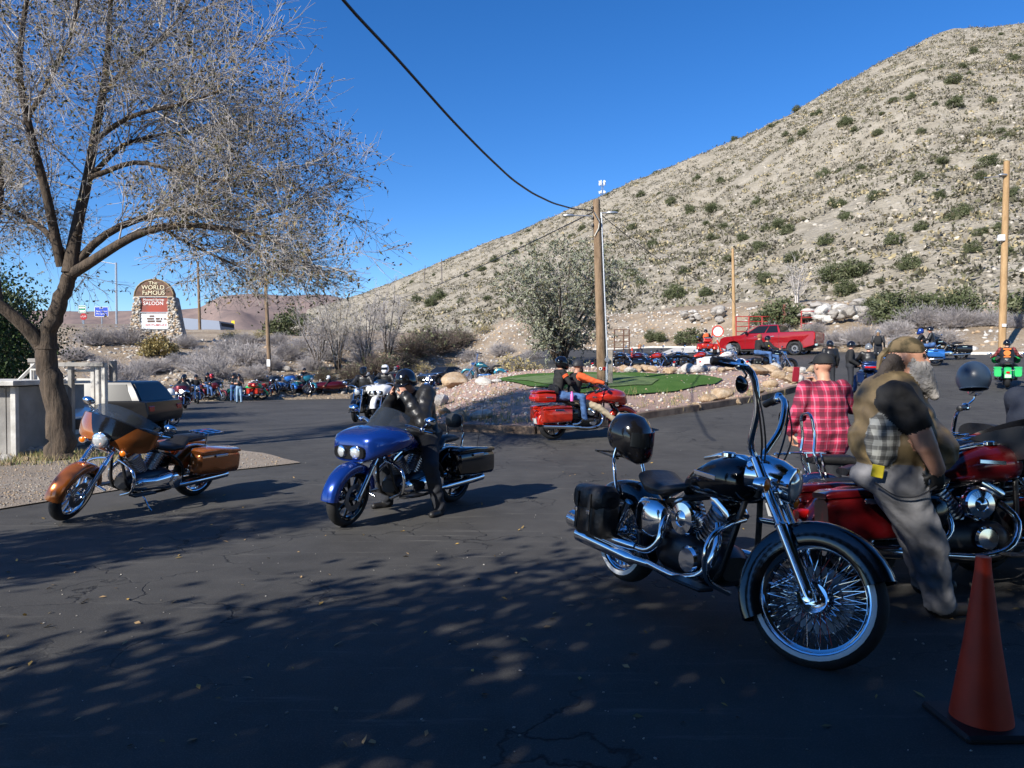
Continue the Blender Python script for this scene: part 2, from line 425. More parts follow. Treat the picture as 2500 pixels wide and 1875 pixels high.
# pale concrete apron on the exit road
ap = [G(1600, 868), G(1740, 858), G(1800, 868), G(1770, 842), G(1650, 845)]
def patch(name, pts, m, dz, fn=None, kind="structure", n=26, warp=.0):
    """flat-lying sheet over a polygon of ground points, following the ground"""
    c = sum((Vector(p) for p in pts), Vector())/len(pts); mb = MB(); ring = []
    K = len(pts); per = 10
    for k in range(K):
        a, b = Vector(pts[k]), Vector(pts[(k+1)%K])
        for q in range(per):
            p = a.lerp(b, q/per); d = (p-c); p = p + d*warp*float(fbm(np.array(p.x*.9), np.array(p.y*.9), 31)); ring.append(p)
    N = len(ring); vs = []
    f = fn or (lambda x, y: float(lot(x, y)))
    for r_ in range(n+1):
        for p in ring:
            q = c.lerp(p, r_/n); vs.append((q.x, q.y, f(q.x, q.y)+dz))
    fs = [(i*N+j, i*N+(j+1)%N, (i+1)*N+(j+1)%N, (i+1)*N+j) for i in range(n) for j in range(N)]
    mb.add(vs, fs); o = mb.build(name, m, None, 60); tag(o, kind=kind); return o, ring
patch("concrete_apron", ap, CONC, .03)
# gravel verge at the left
patch("gravel_verge", [G(-500, 1330), G(0, 1246), G(300, 1197), G(560, 1152), G(735, 1132), G(640, 1108), G(480, 1090), G(200, 1075), G(-300, 1070), G(-900, 1090)], GRAVEL, .022, warp=.04)
# island: gravel mound edged with timbers, a putting green on top
ISL = [G(985, 1030), G(1060, 1052), G(1310, 1060), G(1500, 1034), G(1700, 1003), G(1850, 979), G(1960, 951), G(2010, 925), G(1985, 910), G(1850, 906), G(1650, 908), G(1480, 906), G(1300, 915), G(1170, 930), G(1080, 950), G(1010, 985)]
IC = sum(ISL, Vector())/len(ISL)
def isl_edge_dist(x, y):
    best = 1e9; inside = False; K = len(ISL)
    for k in range(K):
        a, b = ISL[k], ISL[(k+1)%K]; dx, dy = b.x-a.x, b.y-a.y
        t = max(0, min(1, ((x-a.x)*dx+(y-a.y)*dy)/(dx*dx+dy*dy))); best = min(best, math.hypot(x-a.x-t*dx, y-a.y-t*dy))
        if (a.y > y) != (b.y > y) and x < (b.x-a.x)*(y-a.y)/(b.y-a.y)+a.x: inside = not inside
    return best if inside else -best
def island_z(x, y):
    d = isl_edge_dist(x, y); z = Hs(x, y)
    if d <= 0: return z
    t = min(1, d/3.5); t = t*t*(3-2*t)
    return z + .10*min(1, d/.25) + .32*t + .10*float(fbm(np.array(x*.8), np.array(y*.8), 4))*min(1, d)
patch("island_gravel", ISL, PINKGRAVEL, 0.0, island_z, n=40)
def GI(px, py): return G(px, py, island_z)
def turf_material():
    m, n, l, b, v = newmat("putting_turf")
    c = ramp(n, l, noise(n, l, v, 1.2, 5), [(.3, (.050,.115,.024)), (.7, (.085,.155,.042))])
    c = mixc(n, l, .35, c, ramp(n, l, noise(n, l, v, 60, 3), [(.35, (.02,.06,.008)), (.7, (.09,.17,.03))]))
    l.new(c, b.inputs["Base Color"]); b.inputs["Roughness"].default_value = .9; b.inputs["Specular IOR Level"].default_value = .1
    bumpn(n, l, b, noise(n, l, v, 180, 2), .7, .01); return m
TURF = turf_material()
GRN = [GI(1205, 930), GI(1290, 945), GI(1420, 962), GI(1540, 967), GI(1650, 958), GI(1745, 940), GI(1765, 928), GI(1700, 917), GI(1560, 912), GI(1400, 911), GI(1290, 915)]
patch("putting_green", GRN, TURF, .05, island_z, n=24)
TURF2 = mat("worn_turf", (.10,.145,.045), .9, var=.25, vscale=4)
patch("worn_turf", [GI(1235, 930), GI(1330, 942), GI(1480, 950), GI(1590, 944), GI(1610, 930), GI(1520, 920), GI(1380, 917)], TURF2, .075, island_z, n=12)
# timber edging: sleepers laid end to end
TIMBER = mat("old_timber", (.085,.055,.038), .85, col2=(.19,.135,.095), vscale=3, bump=.5, bscale=18)
tk = empty("timber_kerb", ISL[2], 0, "weathered brown railway sleepers edging the gravel island", "kerb")
path = [ISL[i] for i in (15, 0, 1, 2, 3, 4, 5, 6)]
acc = []
for a, b in zip(path[:-1], path[1:]):
    L = (b-a).length; k = max(1, round(L/2.4))
    for q in range(k): acc.append((a.lerp(b, q/k), a.lerp(b, (q+1)/k)))
for a, b in acc:
    d = b-a; L = d.length-.03; c = (a+b)/2 - tk.location
    mb = MB(); mb.box((0,0,0), (L, .2+random.uniform(-.02,.02), .24), None, .018)
    o = mb.build("sleeper", TIMBER, tk, 30); o.location = c + Vector((0,0,.08+random.uniform(-.02,.02)))
    o.rotation_euler = (random.uniform(-.04,.04), -math.asin(d.z/d.length), math.atan2(d.y, d.x)+random.uniform(-.015,.015))

# ---- the desert hill behind: ridge and toe given as ground points, slope between them
RIDGE = [(760,752,620), (870,722,560), (960,690,520), (1090,632,460), (1210,585,430), (1320,540,400), (1420,500,380), (1500,462,360), (1600,420,345), (1700,380,330), (1780,350,320), (1850,318,312), (1930,275,305), (2000,232,300), (2120,165,295), (2200,118,292), (2265,88,290), (2330,70,292), (2420,64,296), (2500,58,300), (2700,30,310), (3100,-20,330)]
TOEP = [(600,200), (780,160), (900,125), (1100,100), (1300,90), (1500,84), (1750,76), (2000,66), (2250,56), (2500,50), (2800,48), (3300,46)]
NS, NT = 330, 170
sp = np.linspace(0, 1, NS); rp = np.linspace(760, 3100, NS)
rY = np.interp(rp, [q[0] for q in RIDGE], [q[2] for q in RIDGE]); rpy = np.interp(rp, [q[0] for q in RIDGE], [q[1] for q in RIDGE])
rX = np.zeros(NS); rZ = np.zeros(NS)
for i in range(NS):
    p = at(rp[i], rpy[i], rY[i]); rX[i], rZ[i] = p.x, p.z
tp = np.interp(sp, [0, .12, .3, .5, .7, .85, 1], [620, 930, 1330, 1800, 2250, 2550, 3200]); tY = np.interp(tp, [q[0] for q in TOEP], [q[1] for q in TOEP]); tX = (tp-CX)/FPX*tY
tZ = H(tX, tY) - 1.2
tt = np.concatenate([np.linspace(0, 1, NT-30)**1.25, 1 + np.linspace(0, 1, 31)[1:]*.8])
HX = tX[:, None] + (rX-tX)[:, None]*tt; HY = tY[:, None] + (rY-tY)[:, None]*tt
prof = np.where(tt <= 1, tt*(.93+.07*tt), 1-(tt-1)*1.1)
HZ = tZ[:, None] + (rZ-tZ)[:, None]*prof
gully = fbm(HX*.022, HY*.022, 40, 4)
amp = ss(0, .25, tt)*(1-.75*ss(.75, 1., np.minimum(tt, 1)))
HZ = HZ + amp*gully*14 + (fbm(HX*.12, HY*.12, 50, 4)*3.0 + fbm(HX*.45, HY*.45, 55, 3)*.9)*np.minimum(amp+.25, 1)*ss(0, .05, tt)
tag(link("desert_hill", gridmesh("desert_hill", HX, HY, HZ, HILLSOIL)), kind="structure")
def hill_pt(s_, t_):
    """point on the hill for s in 0..1 along it and t in 0..1 up it"""
    i = s_*(NS-1); j = np.interp(t_, tt, np.arange(len(tt)))
    i0 = np.clip(np.floor(i).astype(int), 0, NS-2); j0 = np.clip(np.floor(j).astype(int), 0, len(tt)-2); fi, fj = i-i0, j-j0
    def b(A): return (A[i0,j0]*(1-fi)+A[i0+1,j0]*fi)*(1-fj) + (A[i0,j0+1]*(1-fi)+A[i0+1,j0+1]*fi)*fj
    return np.stack([b(HX), b(HY), b(HZ)], -1)
# gravel bank below the hill
bk = [(x_, y_) for x_, y_ in ((-16, 92), (-6, 84), (4, 80), (12, 76), (20, 70), (28, 62))]
# ---- far mountains
def mountain_material():
    m, n, l, b, v = newmat("mountain_rock")
    sx = n.new("ShaderNodeSeparateXYZ"); l.new(v, sx.inputs[0])
    zz = math_n(n, l, 'ADD', math_n(n, l, 'MULTIPLY', sx.outputs[2], .018), noise(n, l, v, .004, 6))
    c = ramp(n, l, zz, [(.2, (.23,.155,.135)), (.5, (.30,.165,.125)), (.8, (.24,.17,.15)), (1., (.19,.15,.14))])
    c = mixc(n, l, .45, c, ramp(n, l, noise(n, l, v, .02, 8, .7), [(.35, (.13,.10,.095)), (.65, (.34,.235,.19))]))
    l.new(c, b.inputs["Base Color"]); b.inputs["Roughness"].default_value = .95; b.inputs["Specular IOR Level"].default_value = .05
    return m
MP = [(-900,700), (-300,745), (60,758), (200,762), (340,760), (430,757), (488,752), (515,735), (540,722), (625,717), (700,722), (794,719), (840,728), (872,741), (905,752), (1000,765), (1300,775), (2600,760), (3600,700)]
n1 = 300; mpx = np.linspace(-900, 3600, n1); mpy = np.interp(mpx, [q[0] for q in MP], [q[1] for q in MP]) + 3*fbm(mpx*.02, mpx*0, 3, 4)
YR = 2900; nv = 60; tv = np.concatenate([np.linspace(0, 1, 46), 1+np.linspace(0, .5, 15)[1:]])
X = np.zeros((n1, nv)); Y = np.zeros((n1, nv)); Z = np.zeros((n1, nv))
for i in range(n1):
    p = at(mpx[i], mpy[i], YR)
    for j, t in enumerate(tv):
        yy = 1500 + (YR-1500)*t; X[i,j] = p.x*yy/YR; Y[i,j] = yy; Z[i,j] = -20 + (p.z+20)*(t**1.5 if t <= 1 else 1-(t-1)*1.2)
Z += fbm(X*.004, Y*.004, 60, 5)*150*ss(0, .2, tv)*(1-ss(.7, 1., np.minimum(tv, 1))*.93) 
tag(link("far_mountains", gridmesh("far_mountains", X, Y, Z, mountain_material())), kind="structure")
# ================================================================== VEGETATION AND ROCKS
def tubes_np(P, Rr, sides=3):
    n, k, _ = P.shape; Tn = np.gradient(P, axis=1); Tn /= np.linalg.norm(Tn, axis=2, keepdims=True)+1e-9
    ref = np.where(np.abs(Tn[..., 2:3]) < .8, np.array([0,0,1.]), np.array([1.,0,0]))
    u = np.cross(Tn, ref); u /= np.linalg.norm(u, axis=2, keepdims=True)+1e-9; v = np.cross(Tn, u)
    a = np.arange(sides)*2*np.pi/sides
    V = P[:, :, None] + (u[:, :, None]*np.cos(a)[None, None, :, None] + v[:, :, None]*np.sin(a)[None, None, :, None])*Rr[:, :, None, None]
    b = (np.arange(n)[:, None, None]*k + np.arange(k-1)[None, :, None])*sides; j = np.arange(sides)[None, None]; j2 = (j+1) % sides
    F = np.stack([b+j, b+j2, b+sides+j2, b+sides+j], -1).reshape(-1, 4)
    return V.reshape(-1, 3), F
def leaves_np(C, size, rng, aspect=.45, droop=0.):
    n = len(C); d = rng.normal(size=(n,3)); d[:, 2] -= droop; d /= np.linalg.norm(d, axis=1, keepdims=True)
    e = np.cross(d, rng.normal(size=(n,3))); e /= np.linalg.norm(e, axis=1, keepdims=True)+1e-9
    s = (size*rng.uniform(.6, 1.3, n))[:, None]
    V = np.stack([C, C+d*s*.5+e*s*aspect*.5, C+d*s, C+d*s*.5-e*s*aspect*.5], 1).reshape(-1, 3)
    return V, np.arange(n*4).reshape(n, 4)
def merge(parts):
    """parts: list of (V, F, material index)"""
    Vs, Fs, ms = [], [], []; o = 0
    for V, F, k in parts:
        Vs.append(V); Fs.append(F+o); ms.append(np.full(len(F), k) if np.isscalar(k) else k); o += len(V)
    return np.concatenate(Vs), np.concatenate(Fs), np.concatenate(ms)
def spawn(P, Rr, per, length, spread, up, rng, k=4, wob=.25, t0=.2, r1=.25, rmul=.55, droop=0.):
    """from polylines P (n,m,3) grow `per` side branches each"""
    n, m, _ = P.shape; N = n*per
    t = rng.uniform(t0, 1., N)*(m-1); idx = np.repeat(np.arange(n), per); i0 = np.minimum(np.floor(t).astype(int), m-2); f = (t-i0)[:, None]
    base = P[idx, i0]*(1-f) + P[idx, i0+1]*f; r0 = (Rr[idx, i0]*(1-f[:, 0]) + Rr[idx, i0+1]*f[:, 0])
    tan = P[idx, i0+1]-P[idx, i0]; tan /= np.linalg.norm(tan, axis=1, keepdims=True)+1e-9
    d = tan + rng.normal(size=(N,3))*spread; d[:, 2] += up; d /= np.linalg.norm(d, axis=1, keepdims=True)+1e-9
    L = length*rng.uniform(.55, 1.25, N)
    pts = [base]; cur = base
    for q in range(k-1):
        d = d + rng.normal(size=(N,3))*wob; d[:, 2] -= droop; d /= np.linalg.norm(d, axis=1, keepdims=True)+1e-9
        cur = cur + d*(L/(k-1))[:, None]; pts.append(cur)
    Q = np.stack(pts, 1); rr = np.minimum(r0*rmul, r0)[:, None]*np.linspace(1, r1, k)[None]
    return Q, rr
def smooth_path(pts, n):
    pts = np.array(pts, float); d = np.r_[0, np.cumsum(np.linalg.norm(np.diff(pts, axis=0), axis=1))]; t = np.linspace(0, d[-1], n)
    out = np.stack([np.interp(t, d, pts[:, c]) for c in range(3)], 1)
    for _ in range(2): out[1:-1] = (out[:-2]+2*out[1:-1]+out[2:])/4
    return out
def bark_material(name, c0, c1, sc=9):
    m, n, l, b, v = newmat(name)
    mp = n.new("ShaderNodeMapping"); mp.inputs["Scale"].default_value = (1, 1, .22); l.new(v, mp.inputs["Vector"])
    a = noise(n, l, mp.outputs[0], sc, 7, .7); l.new(ramp(n, l, a, [(.35, c0), (.65, c1)]), b.inputs["Base Color"])
    b.inputs["Roughness"].default_value = .9; bumpn(n, l, b, a, 1., .06); return m
BARK = bark_material("bark", (.024,.017,.011), (.115,.082,.055))
TWIG = mat("twig", (.40,.365,.33), .8, var=.3, vscale=3)
TWIGDARK = mat("dark_twig", (.13,.10,.08), .85, var=.3)
GREYTWIG = mat("grey_twig", (.37,.34,.33), .85, var=.25, vscale=2)
def leafmat(name, c, c2, sc=1.5):
    m = mat(name, c, .6, col2=c2, vscale=sc, lo=.3, hi=.7, spec=.3); return m
LEAF = leafmat("olive_leaf", (.05,.055,.02), (.15,.135,.06), 6)
LEAFBROWN = leafmat("dry_leaf", (.14,.085,.03), (.20,.15,.06), 6)
JUNI = leafmat("juniper_leaf", (.038,.050,.020), (.11,.125,.055), 3)
JUNI2 = leafmat("pale_juniper_leaf", (.07,.085,.04), (.17,.175,.095), 3)
WILLOW = leafmat("willow_leaf", (.14,.16,.10), (.30,.31,.22), 2)
RABBIT = leafmat("rabbitbrush_bloom", (.24,.19,.07), (.42,.34,.15), 4)
CYP = leafmat("evergreen_leaf", (.015,.032,.008), (.06,.10,.02), 3)

def twiggy_tree(name, base, limbs, label, cat, cfg, mats, group=None, seed=1, trunk_sides=10):
    """limbs: list of (polyline world points, r0, r1); cfg: list of spawn argument dicts; last level carries leaves"""
    rng = np.random.default_rng(seed); root = empty(name, base, 0, label, cat, group); B = np.array(base)
    mb = MB(); LP = []; LR = []
    for pts, r0, r1 in limbs:
        p = smooth_path(pts, 16) - B; rr = np.linspace(r0, r1, 16); LP.append(p); LR.append(rr)
        if r0 > .1: rr = rr*np.r_[1.35, 1.15, 1.05, np.ones(13)]
        jit = rng.normal(size=p.shape)*min(r1*.12, .02); p = p + jit
        mb.tube([tuple(q) for q in p], list(rr), trunk_sides)
    mb.build("trunk", mats[0], root, 80)
    P, Rr = np.stack(LP), np.stack(LR); parts = []; tips = None
    for lv, c in enumerate(cfg['levels']):
        P, Rr = spawn(P, np.clip(Rr, c.get('rmin', .003), c.get('rmax', .05)), rng=rng, **c['a'])
        if 'zmin' in cfg: kp = P[:, :, 2].min(1) > cfg['zmin'] - .25*lv; P, Rr = P[kp], Rr[kp]
        V, F = tubes_np(P, np.maximum(Rr, c.get('rmin', .0025)), c.get('sides', 3)); parts.append((V, F, c.get('m', 0)))
    if len(parts) > 1 and cfg.get('split', True):
        V, F, mi = merge(parts[:1]); o = link("branches", np_mesh("branches", V, F, [mats[1]]), root)
        parts = parts[1:]
    lv = cfg.get('leaf')
    ms = [mats[1]]
    if lv:
        n, k, _ = P.shape; N = int(n*lv['per']); i = rng.integers(0, n, N); f = rng.uniform(.2, 1, N)*(k-1); i0 = np.minimum(f.astype(int), k-2); ff = (f-i0)[:, None]
        C = P[i, i0]*(1-ff)+P[i, i0+1]*ff
        if 'keep' in lv: C = C[lv['keep'](C, rng)]
        V, F = leaves_np(C, lv['size'], rng, lv.get('aspect', .45), lv.get('droop', .3))
        mi = 1 + (rng.random(len(F)) < lv.get('mix', .25)).astype(int); parts.append((V, F, mi)); ms = [mats[1], mats[2], mats[3]]
    V, F, mi = merge(parts); link("crown", np_mesh("crown", V, F, ms, mi), root)
    return root
# ---- the big tree at the left
def W(l, Y0, dY=0.): 
    n = len(l); return [at(x, y, Y0 + dY*i/(n-1)) for i, (x, y) in enumerate(l)]
tb = G(148, 1122); TY = tb.y
limbs = [
 ([tb - Vector((0,0,.1))] + W([(147,1060),(136,980),(122,910),(112,845)], TY), .235, .165),
 (W([(112,850),(125,790),(150,730),(172,668)], TY), .15, .12),
 (W([(105,845),(70,800),(0,749),(-110,650),(-220,480)], TY, -.8), .12, .04),
 (W([(170,672),(204,651),(252,621),(330,568),(390,555),(456,545),(560,560),(630,570),(690,600)], TY, -.9), .10, .018),
 (W([(172,668),(200,620),(243,577),(304,542),(390,521),(451,512),(540,538),(620,540),(700,510),(750,480)], TY, .9), .08, .015),
 (W([(172,668),(174,630),(187,542),(217,434),(226,347),(256,217),(262,130),(275,-60)], TY, .3), .11, .03),
 (W([(226,347),(282,304),(330,278),(410,262),(480,245),(540,220)], TY, -1.2), .05, .012),
 (W([(220,434),(330,390),(412,412),(500,440),(570,445),(630,410)], TY, -.7), .05, .012),
 (W([(217,434),(300,350),(380,330),(460,320),(530,305)], TY, 1.2), .05, .012),
 (W([(250,230),(320,150),(400,90),(450,30),(480,-60)], TY, .8), .045, .012),
 (W([(150,650),(120,500),(80,350),(40,180),(60,20),(90,-120)], TY, -1.3), .09, .025),
 (W([(60,300),(120,200),(180,80),(200,-60)], TY, -1.5), .045, .012),
 (W([(0,749),(-20,600),(10,450),(-30,300)], TY, 1.), .07, .02),
 (W([(172,640),(110,560),(40,520),(-60,470)], TY, 1.4), .07, .02),
 (W([(560,560),(610,610),(660,640),(700,660)], TY, -1.), .03, .01),
 (W([(390,555),(470,600),(560,640),(640,680)], TY, .6), .03, .01)]
TREECFG = dict(levels=[dict(a=dict(per=24, length=1.4, spread=.55, up=.12, k=5, wob=.16, t0=.22, rmul=.5), rmin=.006, rmax=.03, sides=4),
                       dict(a=dict(per=9, length=.78, spread=.5, up=.02, k=4, wob=.2, rmul=.6), rmin=.0042, rmax=.01),
                       dict(a=dict(per=6, length=.45, spread=.55, up=-.05, k=4, wob=.22, rmul=.7, droop=.06), rmin=.003, rmax=.005)],
               leaf=dict(per=1.6, size=.07, mix=.35), zmin=3.05)
twiggy_tree("tree", tb, [l for l in limbs], "large half-bare tree with rough trunk beside the grey shed", "tree", TREECFG, [BARK, TWIG, LEAF, LEAFBROWN], seed=3)

def foliage_clumps(rng, nclump, per, rad, h, leaf, mats, shape='round', core=.0, stem=True):
    """leafy shrub: clumps of small leaf faces spread through the volume, short stems"""
    C = rng.normal(size=(nclump,3)); C /= np.linalg.norm(C, axis=1, keepdims=True); C *= (rng.uniform(.25, 1, nclump)**.45)[:, None]
    C[:, 2] = np.abs(C[:, 2]) if shape == 'dome' else C[:, 2]*.5+.5
    if shape == 'cone': C[:, :2] *= (1.05-C[:, 2:3])
    C *= np.array([rad, rad, h]); C[:, :2] *= rng.uniform(.75, 1.2, (nclump,1))
    cs = rad*.26*rng.uniform(.6, 1.4, nclump)
    idx = np.repeat(np.arange(nclump), per); Pt = C[idx] + rng.normal(size=(nclump*per,3))*cs[idx][:, None]*np.array([1,1,.75])*.62
    Pt[:, 2] = np.maximum(Pt[:, 2], .03)
    V, F = leaves_np(Pt, leaf, rng, .6, -.5); mi = 1 + (rng.random(nclump) < .4).astype(int)[idx]
    parts = [(V, F, mi)]
    if stem:
        ns = max(6, nclump//4); sel = rng.integers(0, nclump, ns); t = np.linspace(0, 1, 4)[None, :, None]
        P = np.zeros((ns,4,3)) + C[sel][:, None]*t*np.array([1,1,1]) ; P[:, :, 2] = C[sel][:, None, 2]*t[..., 0]**.7
        V, F = tubes_np(P, np.full((ns,4), rad*.022)*np.linspace(1, .3, 4)[None], 3); parts.append((V, F, 0))
    V, F, mi = merge(parts); return np_mesh("shrub", V, F, mats, mi)
def brush_mesh(rng, n, rad, h, mats, r=.004, k=4, leafn=0, leafs=.03):
    a = rng.uniform(0, 2*np.pi, n); tilt = rng.uniform(0, 1, n)**.7*1.25; L = rng.uniform(.55, 1.05, n)
    d = np.stack([np.sin(tilt)*np.cos(a), np.sin(tilt)*np.sin(a), np.cos(tilt)], 1); base = rng.normal(size=(n,3))*rad*.16; base[:, 2] = 0
    pts = [base]; cur = base
    for q in range(k-1):
        d = d + rng.normal(size=(n,3))*.17; d /= np.linalg.norm(d, axis=1, keepdims=True); cur = cur + d*(L/(k-1))[:, None]*np.array([rad, rad, h]); pts.append(cur)
    P = np.stack(pts, 1); P[:, :, 2] = np.maximum(P[:, :, 2], 0); Rr = np.full((n,k), r)*np.linspace(1, .5, k)[None]
    V, F = tubes_np(P, Rr, 3); parts = [(V, F, 0)]
    Q, qr = spawn(P, Rr, 3, rad*.3, .5, .1, rng, k=3, rmul=.8, t0=.4); V, F = tubes_np(Q, np.maximum(qr, r*.5), 3); parts.append((V, F, 0))
    if leafn:
        i = rng.integers(0, len(Q), leafn); C = Q[i, 2]; V, F = leaves_np(C, leafs, rng, .6, -.3); parts.append((V, F, 1))
    V, F, mi = merge(parts); return np_mesh("brush", V, F, mats, mi)
_r = np.random.default_rng(5)
GREYB = [brush_mesh(np.random.default_rng(20+i), 420, 1., .95, [GREYTWIG], r=.010) for i in range(3)]
DARKB = [brush_mesh(np.random.default_rng(30+i), 360, 1., 1., [TWIGDARK, JUNI2], r=.011, leafn=500, leafs=.09) for i in range(2)]
YELB = [brush_mesh(np.random.default_rng(40+i), 300, 1., .85, [GREYTWIG, RABBIT], r=.008, leafn=1500, leafs=.1) for i in range(2)]
JUNB = [foliage_clumps(np.random.default_rng(50+i), 55, 60, 1., 1.55, .13, [BARK, JUNI, JUNI2], 'dome' if i != 1 else 'round') for i in range(4)]
GOLDB = foliage_clumps(np.random.default_rng(60), 70, 60, 1., 1.15, .12, [BARK, leafmat("golden_leaf", (.14,.10,.03), (.26,.19,.06), 3), RABBIT], 'dome')
def shrub(name, me, p, s, label, cat, group=None, sz=None, rz=None):
    o = link(name, me); o.location = p; o.rotation_euler = (0, 0, random.uniform(0, 6.28) if rz is None else rz); o.scale = (s, s*random.uniform(.85, 1.15), sz if sz else s)
    tag(o, label, cat, group); return o
def GT(px, py):
    p = G(px, py); d = 0.
    for _ in range(4):
        d = TZ(p.x, p.y) - Hs(p.x, p.y); p = G(px, py, lambda x, y: Hs(x, y)+d)
    return Vector((p.x, p.y, TZ(p.x, p.y)))
def pxsize(px_w, Y): return px_w/FPX*Y
GB = "grey brush on the banks"
for (x, y, w_) in [(235,842,95),(320,838,100),(300,958,150),(345,915,90),(250,905,80),(470,905,80),(505,890,95),(520,925,125),(560,868,95),(600,890,115),(625,925,80),(660,900,70),(700,880,95),(455,850,70),(760,905,80),(740,860,80),(800,880,90),(430,890,60),(185,880,80),(390,905,70),(680,845,70),(600,845,70),(890,890,90),(860,855,80),(940,860,70),(575,955,60)]:
    p = GT(x, y); s = pxsize(w_, p.y)*.56; shrub("grey_brush", random.choice(GREYB), p, s, "grey leafless brush " + ("left of the stone saloon sign" if x < 335 else "below the golden bush of the saloon sign" if x < 460 else "between the saloon sign and the left-hand pole" if x < 650 else "right of the left-hand pole around the bare trees"), "bush", GB, s*.85)
GP = "pale desert brush beside the lot"
for (x, y, w_) in [(1225,868,70),(1175,925,110),(1150,880,60),(1300,880,60),(1060,835,70)]:
    p = GT(x, y); s = pxsize(w_, p.y)*.56; shrub("pale_brush", random.choice(GREYB), p, s, "pale grey brush beside the dark open-top car", "bush", GP, s*.85)
for (x, y, w_) in [(2105,842,110),(2180,822,90),(2250,800,130),(2330,800,120),(2415,795,90),(2040,845,90),(1880,838,110),(2200,850,80),(2300,840,90),(1990,815,70),(2480,800,80),(2130,790,70),(1830,842,60)]:
    p = GT(x, y); s = pxsize(w_, p.y)*.55; shrub("silver_brush", random.choice(GREYB), p, s, "silvery brush " + ("around the foot of the red pipe gates" if x < 2000 else "on the bank between gate post and right-hand pole" if x < 2290 else "around the right-hand pole"), "bush", "silver brush on the right bank", s*.8)
for (x, y, w_) in [(1010,872,120),(1060,862,130),(1105,850,90),(985,895,70),(1130,840,70),(930,915,110),(860,925,80),(790,930,60)]:
    p = GT(x, y); s = pxsize(w_, p.y)*.56; shrub("dark_thicket", random.choice(DARKB), p, s, "dark tangled thicket behind the three-wheelers and open-top car", "bush", "dark thickets behind the lot", s*.85)
for (x, y, w_) in [(565,832,55),(545,862,45),(715,868,55),(1030,912,60),(1245,920,110),(1300,912,60),(1185,815,55),(480,955,60),(640,835,60),(1100,905,40),(1960,830,60)]:
    p = GT(x, y); s = pxsize(w_, p.y)*.55; shrub("rabbitbrush", random.choice(YELB), p, s, "yellow rabbitbrush among the grey brush", "bush", "yellow rabbitbrush", s*.85)
p = GT(385, 868); s = pxsize(88, p.y)*.5; shrub("golden_bush", GOLDB, p, s, "round golden-green bush in front of the stone saloon sign", "bush", None, s*.85)
p = GT(1685, 838); s = pxsize(80, p.y)*.5; shrub("juniper_shrub", JUNB[0], p, s, "low bright green juniper beside the exit road", "bush", None, s*.62)
for x, w_ in ((1588, 30), (1612, 26)):
    p = GT(x, 835); s = pxsize(w_, p.y)*.6; shrub("sapling_shrub", JUNB[1], p, s, "small grey-green shrub on the gravel bank beyond the exit road", "bush", "small shrubs beyond the exit road", s*1.0)
# junipers on the bank at the right
for (x, y, w_, lab) in [(1905,800,115,"large grey-green juniper behind the red gates"),(2190,790,120,"broad juniper thicket between gate and pole"),(2255,775,95,"broad juniper thicket between gate and pole"),(2345,780,110,"broad juniper thicket between gate and pole"),(2150,770,80,"broad juniper thicket between gate and pole"),(2490,790,120,"juniper at the foot of the hill behind the right-hand pole"),(1870,790,70,"juniper left of the red gates")]:
    p = GT(x, y); s = pxsize(w_, p.y)*.5; shrub("juniper_tree", random.choice(JUNB), p, s, lab, "tree", "junipers along the foot of the hill", s*.85)
p = GT(705, 820); s = pxsize(110, p.y)*.5; shrub("juniper_tree", JUNB[2], p, s, "dark juniper behind the bare trees, below the red mountain", "tree", None, s*.8)
p = GT(1010, 800); s = pxsize(60, p.y)*.5; shrub("juniper_tree", JUNB[3], p, s, "juniper at the left end of the gravel bank", "tree", None, s*.8)
# dark evergreen left, behind the shed
EVM = foliage_clumps(np.random.default_rng(71), 230, 150, 1., 1.9, .045, [BARK, CYP, JUNI], 'round')
o = shrub("evergreen_tree", EVM, on(-15.2, 20), 1.9, "dense dark evergreen tree behind the grey shed", "tree", None, 2.1); o.location.z = .1
o = shrub("evergreen_tree", EVM, on(-19.5, 24), 2.7, "tall evergreen tree at the back left of the shed", "tree", None, 3.2)
# trees behind the lot
def small_tree(name, base, h, spread, label, cfg, mats, n=6, seed=1, r=.08, group=None):
    rng = np.random.default_rng(seed); L = []
    b = Vector(base)
    for i in range(n):
        a = 2*math.pi*i/n + rng.uniform(-.4, .4); d = spread*rng.uniform(.35, 1.); hh = h*rng.uniform(.65, .95)
        L.append(([b + Vector((math.cos(a)*.12, math.sin(a)*.12, -.1)), b + Vector((math.cos(a)*d*.3, math.sin(a)*d*.3, hh*.35)), b + Vector((math.cos(a)*d*.7, math.sin(a)*d*.7, hh*.7)), b + Vector((math.cos(a)*d, math.sin(a)*d, hh))], r*rng.uniform(.7, 1.1), r*.2))
    return twiggy_tree(name, b, L, label, "tree", cfg, mats, group, seed, 6)
WCFG = dict(levels=[dict(a=dict(per=18, length=1.7, spread=.75, up=.0, k=4, wob=.18, t0=.12, rmul=.6, droop=.10), rmin=.010, rmax=.04),
                    dict(a=dict(per=7, length=.8, spread=.55, up=.1, k=4, wob=.2, rmul=.6), rmin=.006, rmax=.015)],
            leaf=dict(per=15, size=.15, mix=.3, droop=.1))
p = GT(1368, 892); small_tree("willow_tree", p, 7.0*p.y/42, 3.9*p.y/42, "grey-green willow-like tree behind the putting green and main pole", WCFG, [BARK, TWIG, WILLOW, LEAF], 15, 5, .1)
BCFG = dict(levels=[dict(a=dict(per=13, length=1.3, spread=.45, up=.3, k=4, wob=.13, t0=.15, rmul=.6), rmin=.012, rmax=.04),
                    dict(a=dict(per=8, length=.8, spread=.5, up=.15, k=4, wob=.2, rmul=.6), rmin=.008, rmax=.015)],
            leaf=dict(per=1.2, size=.10, mix=.5))
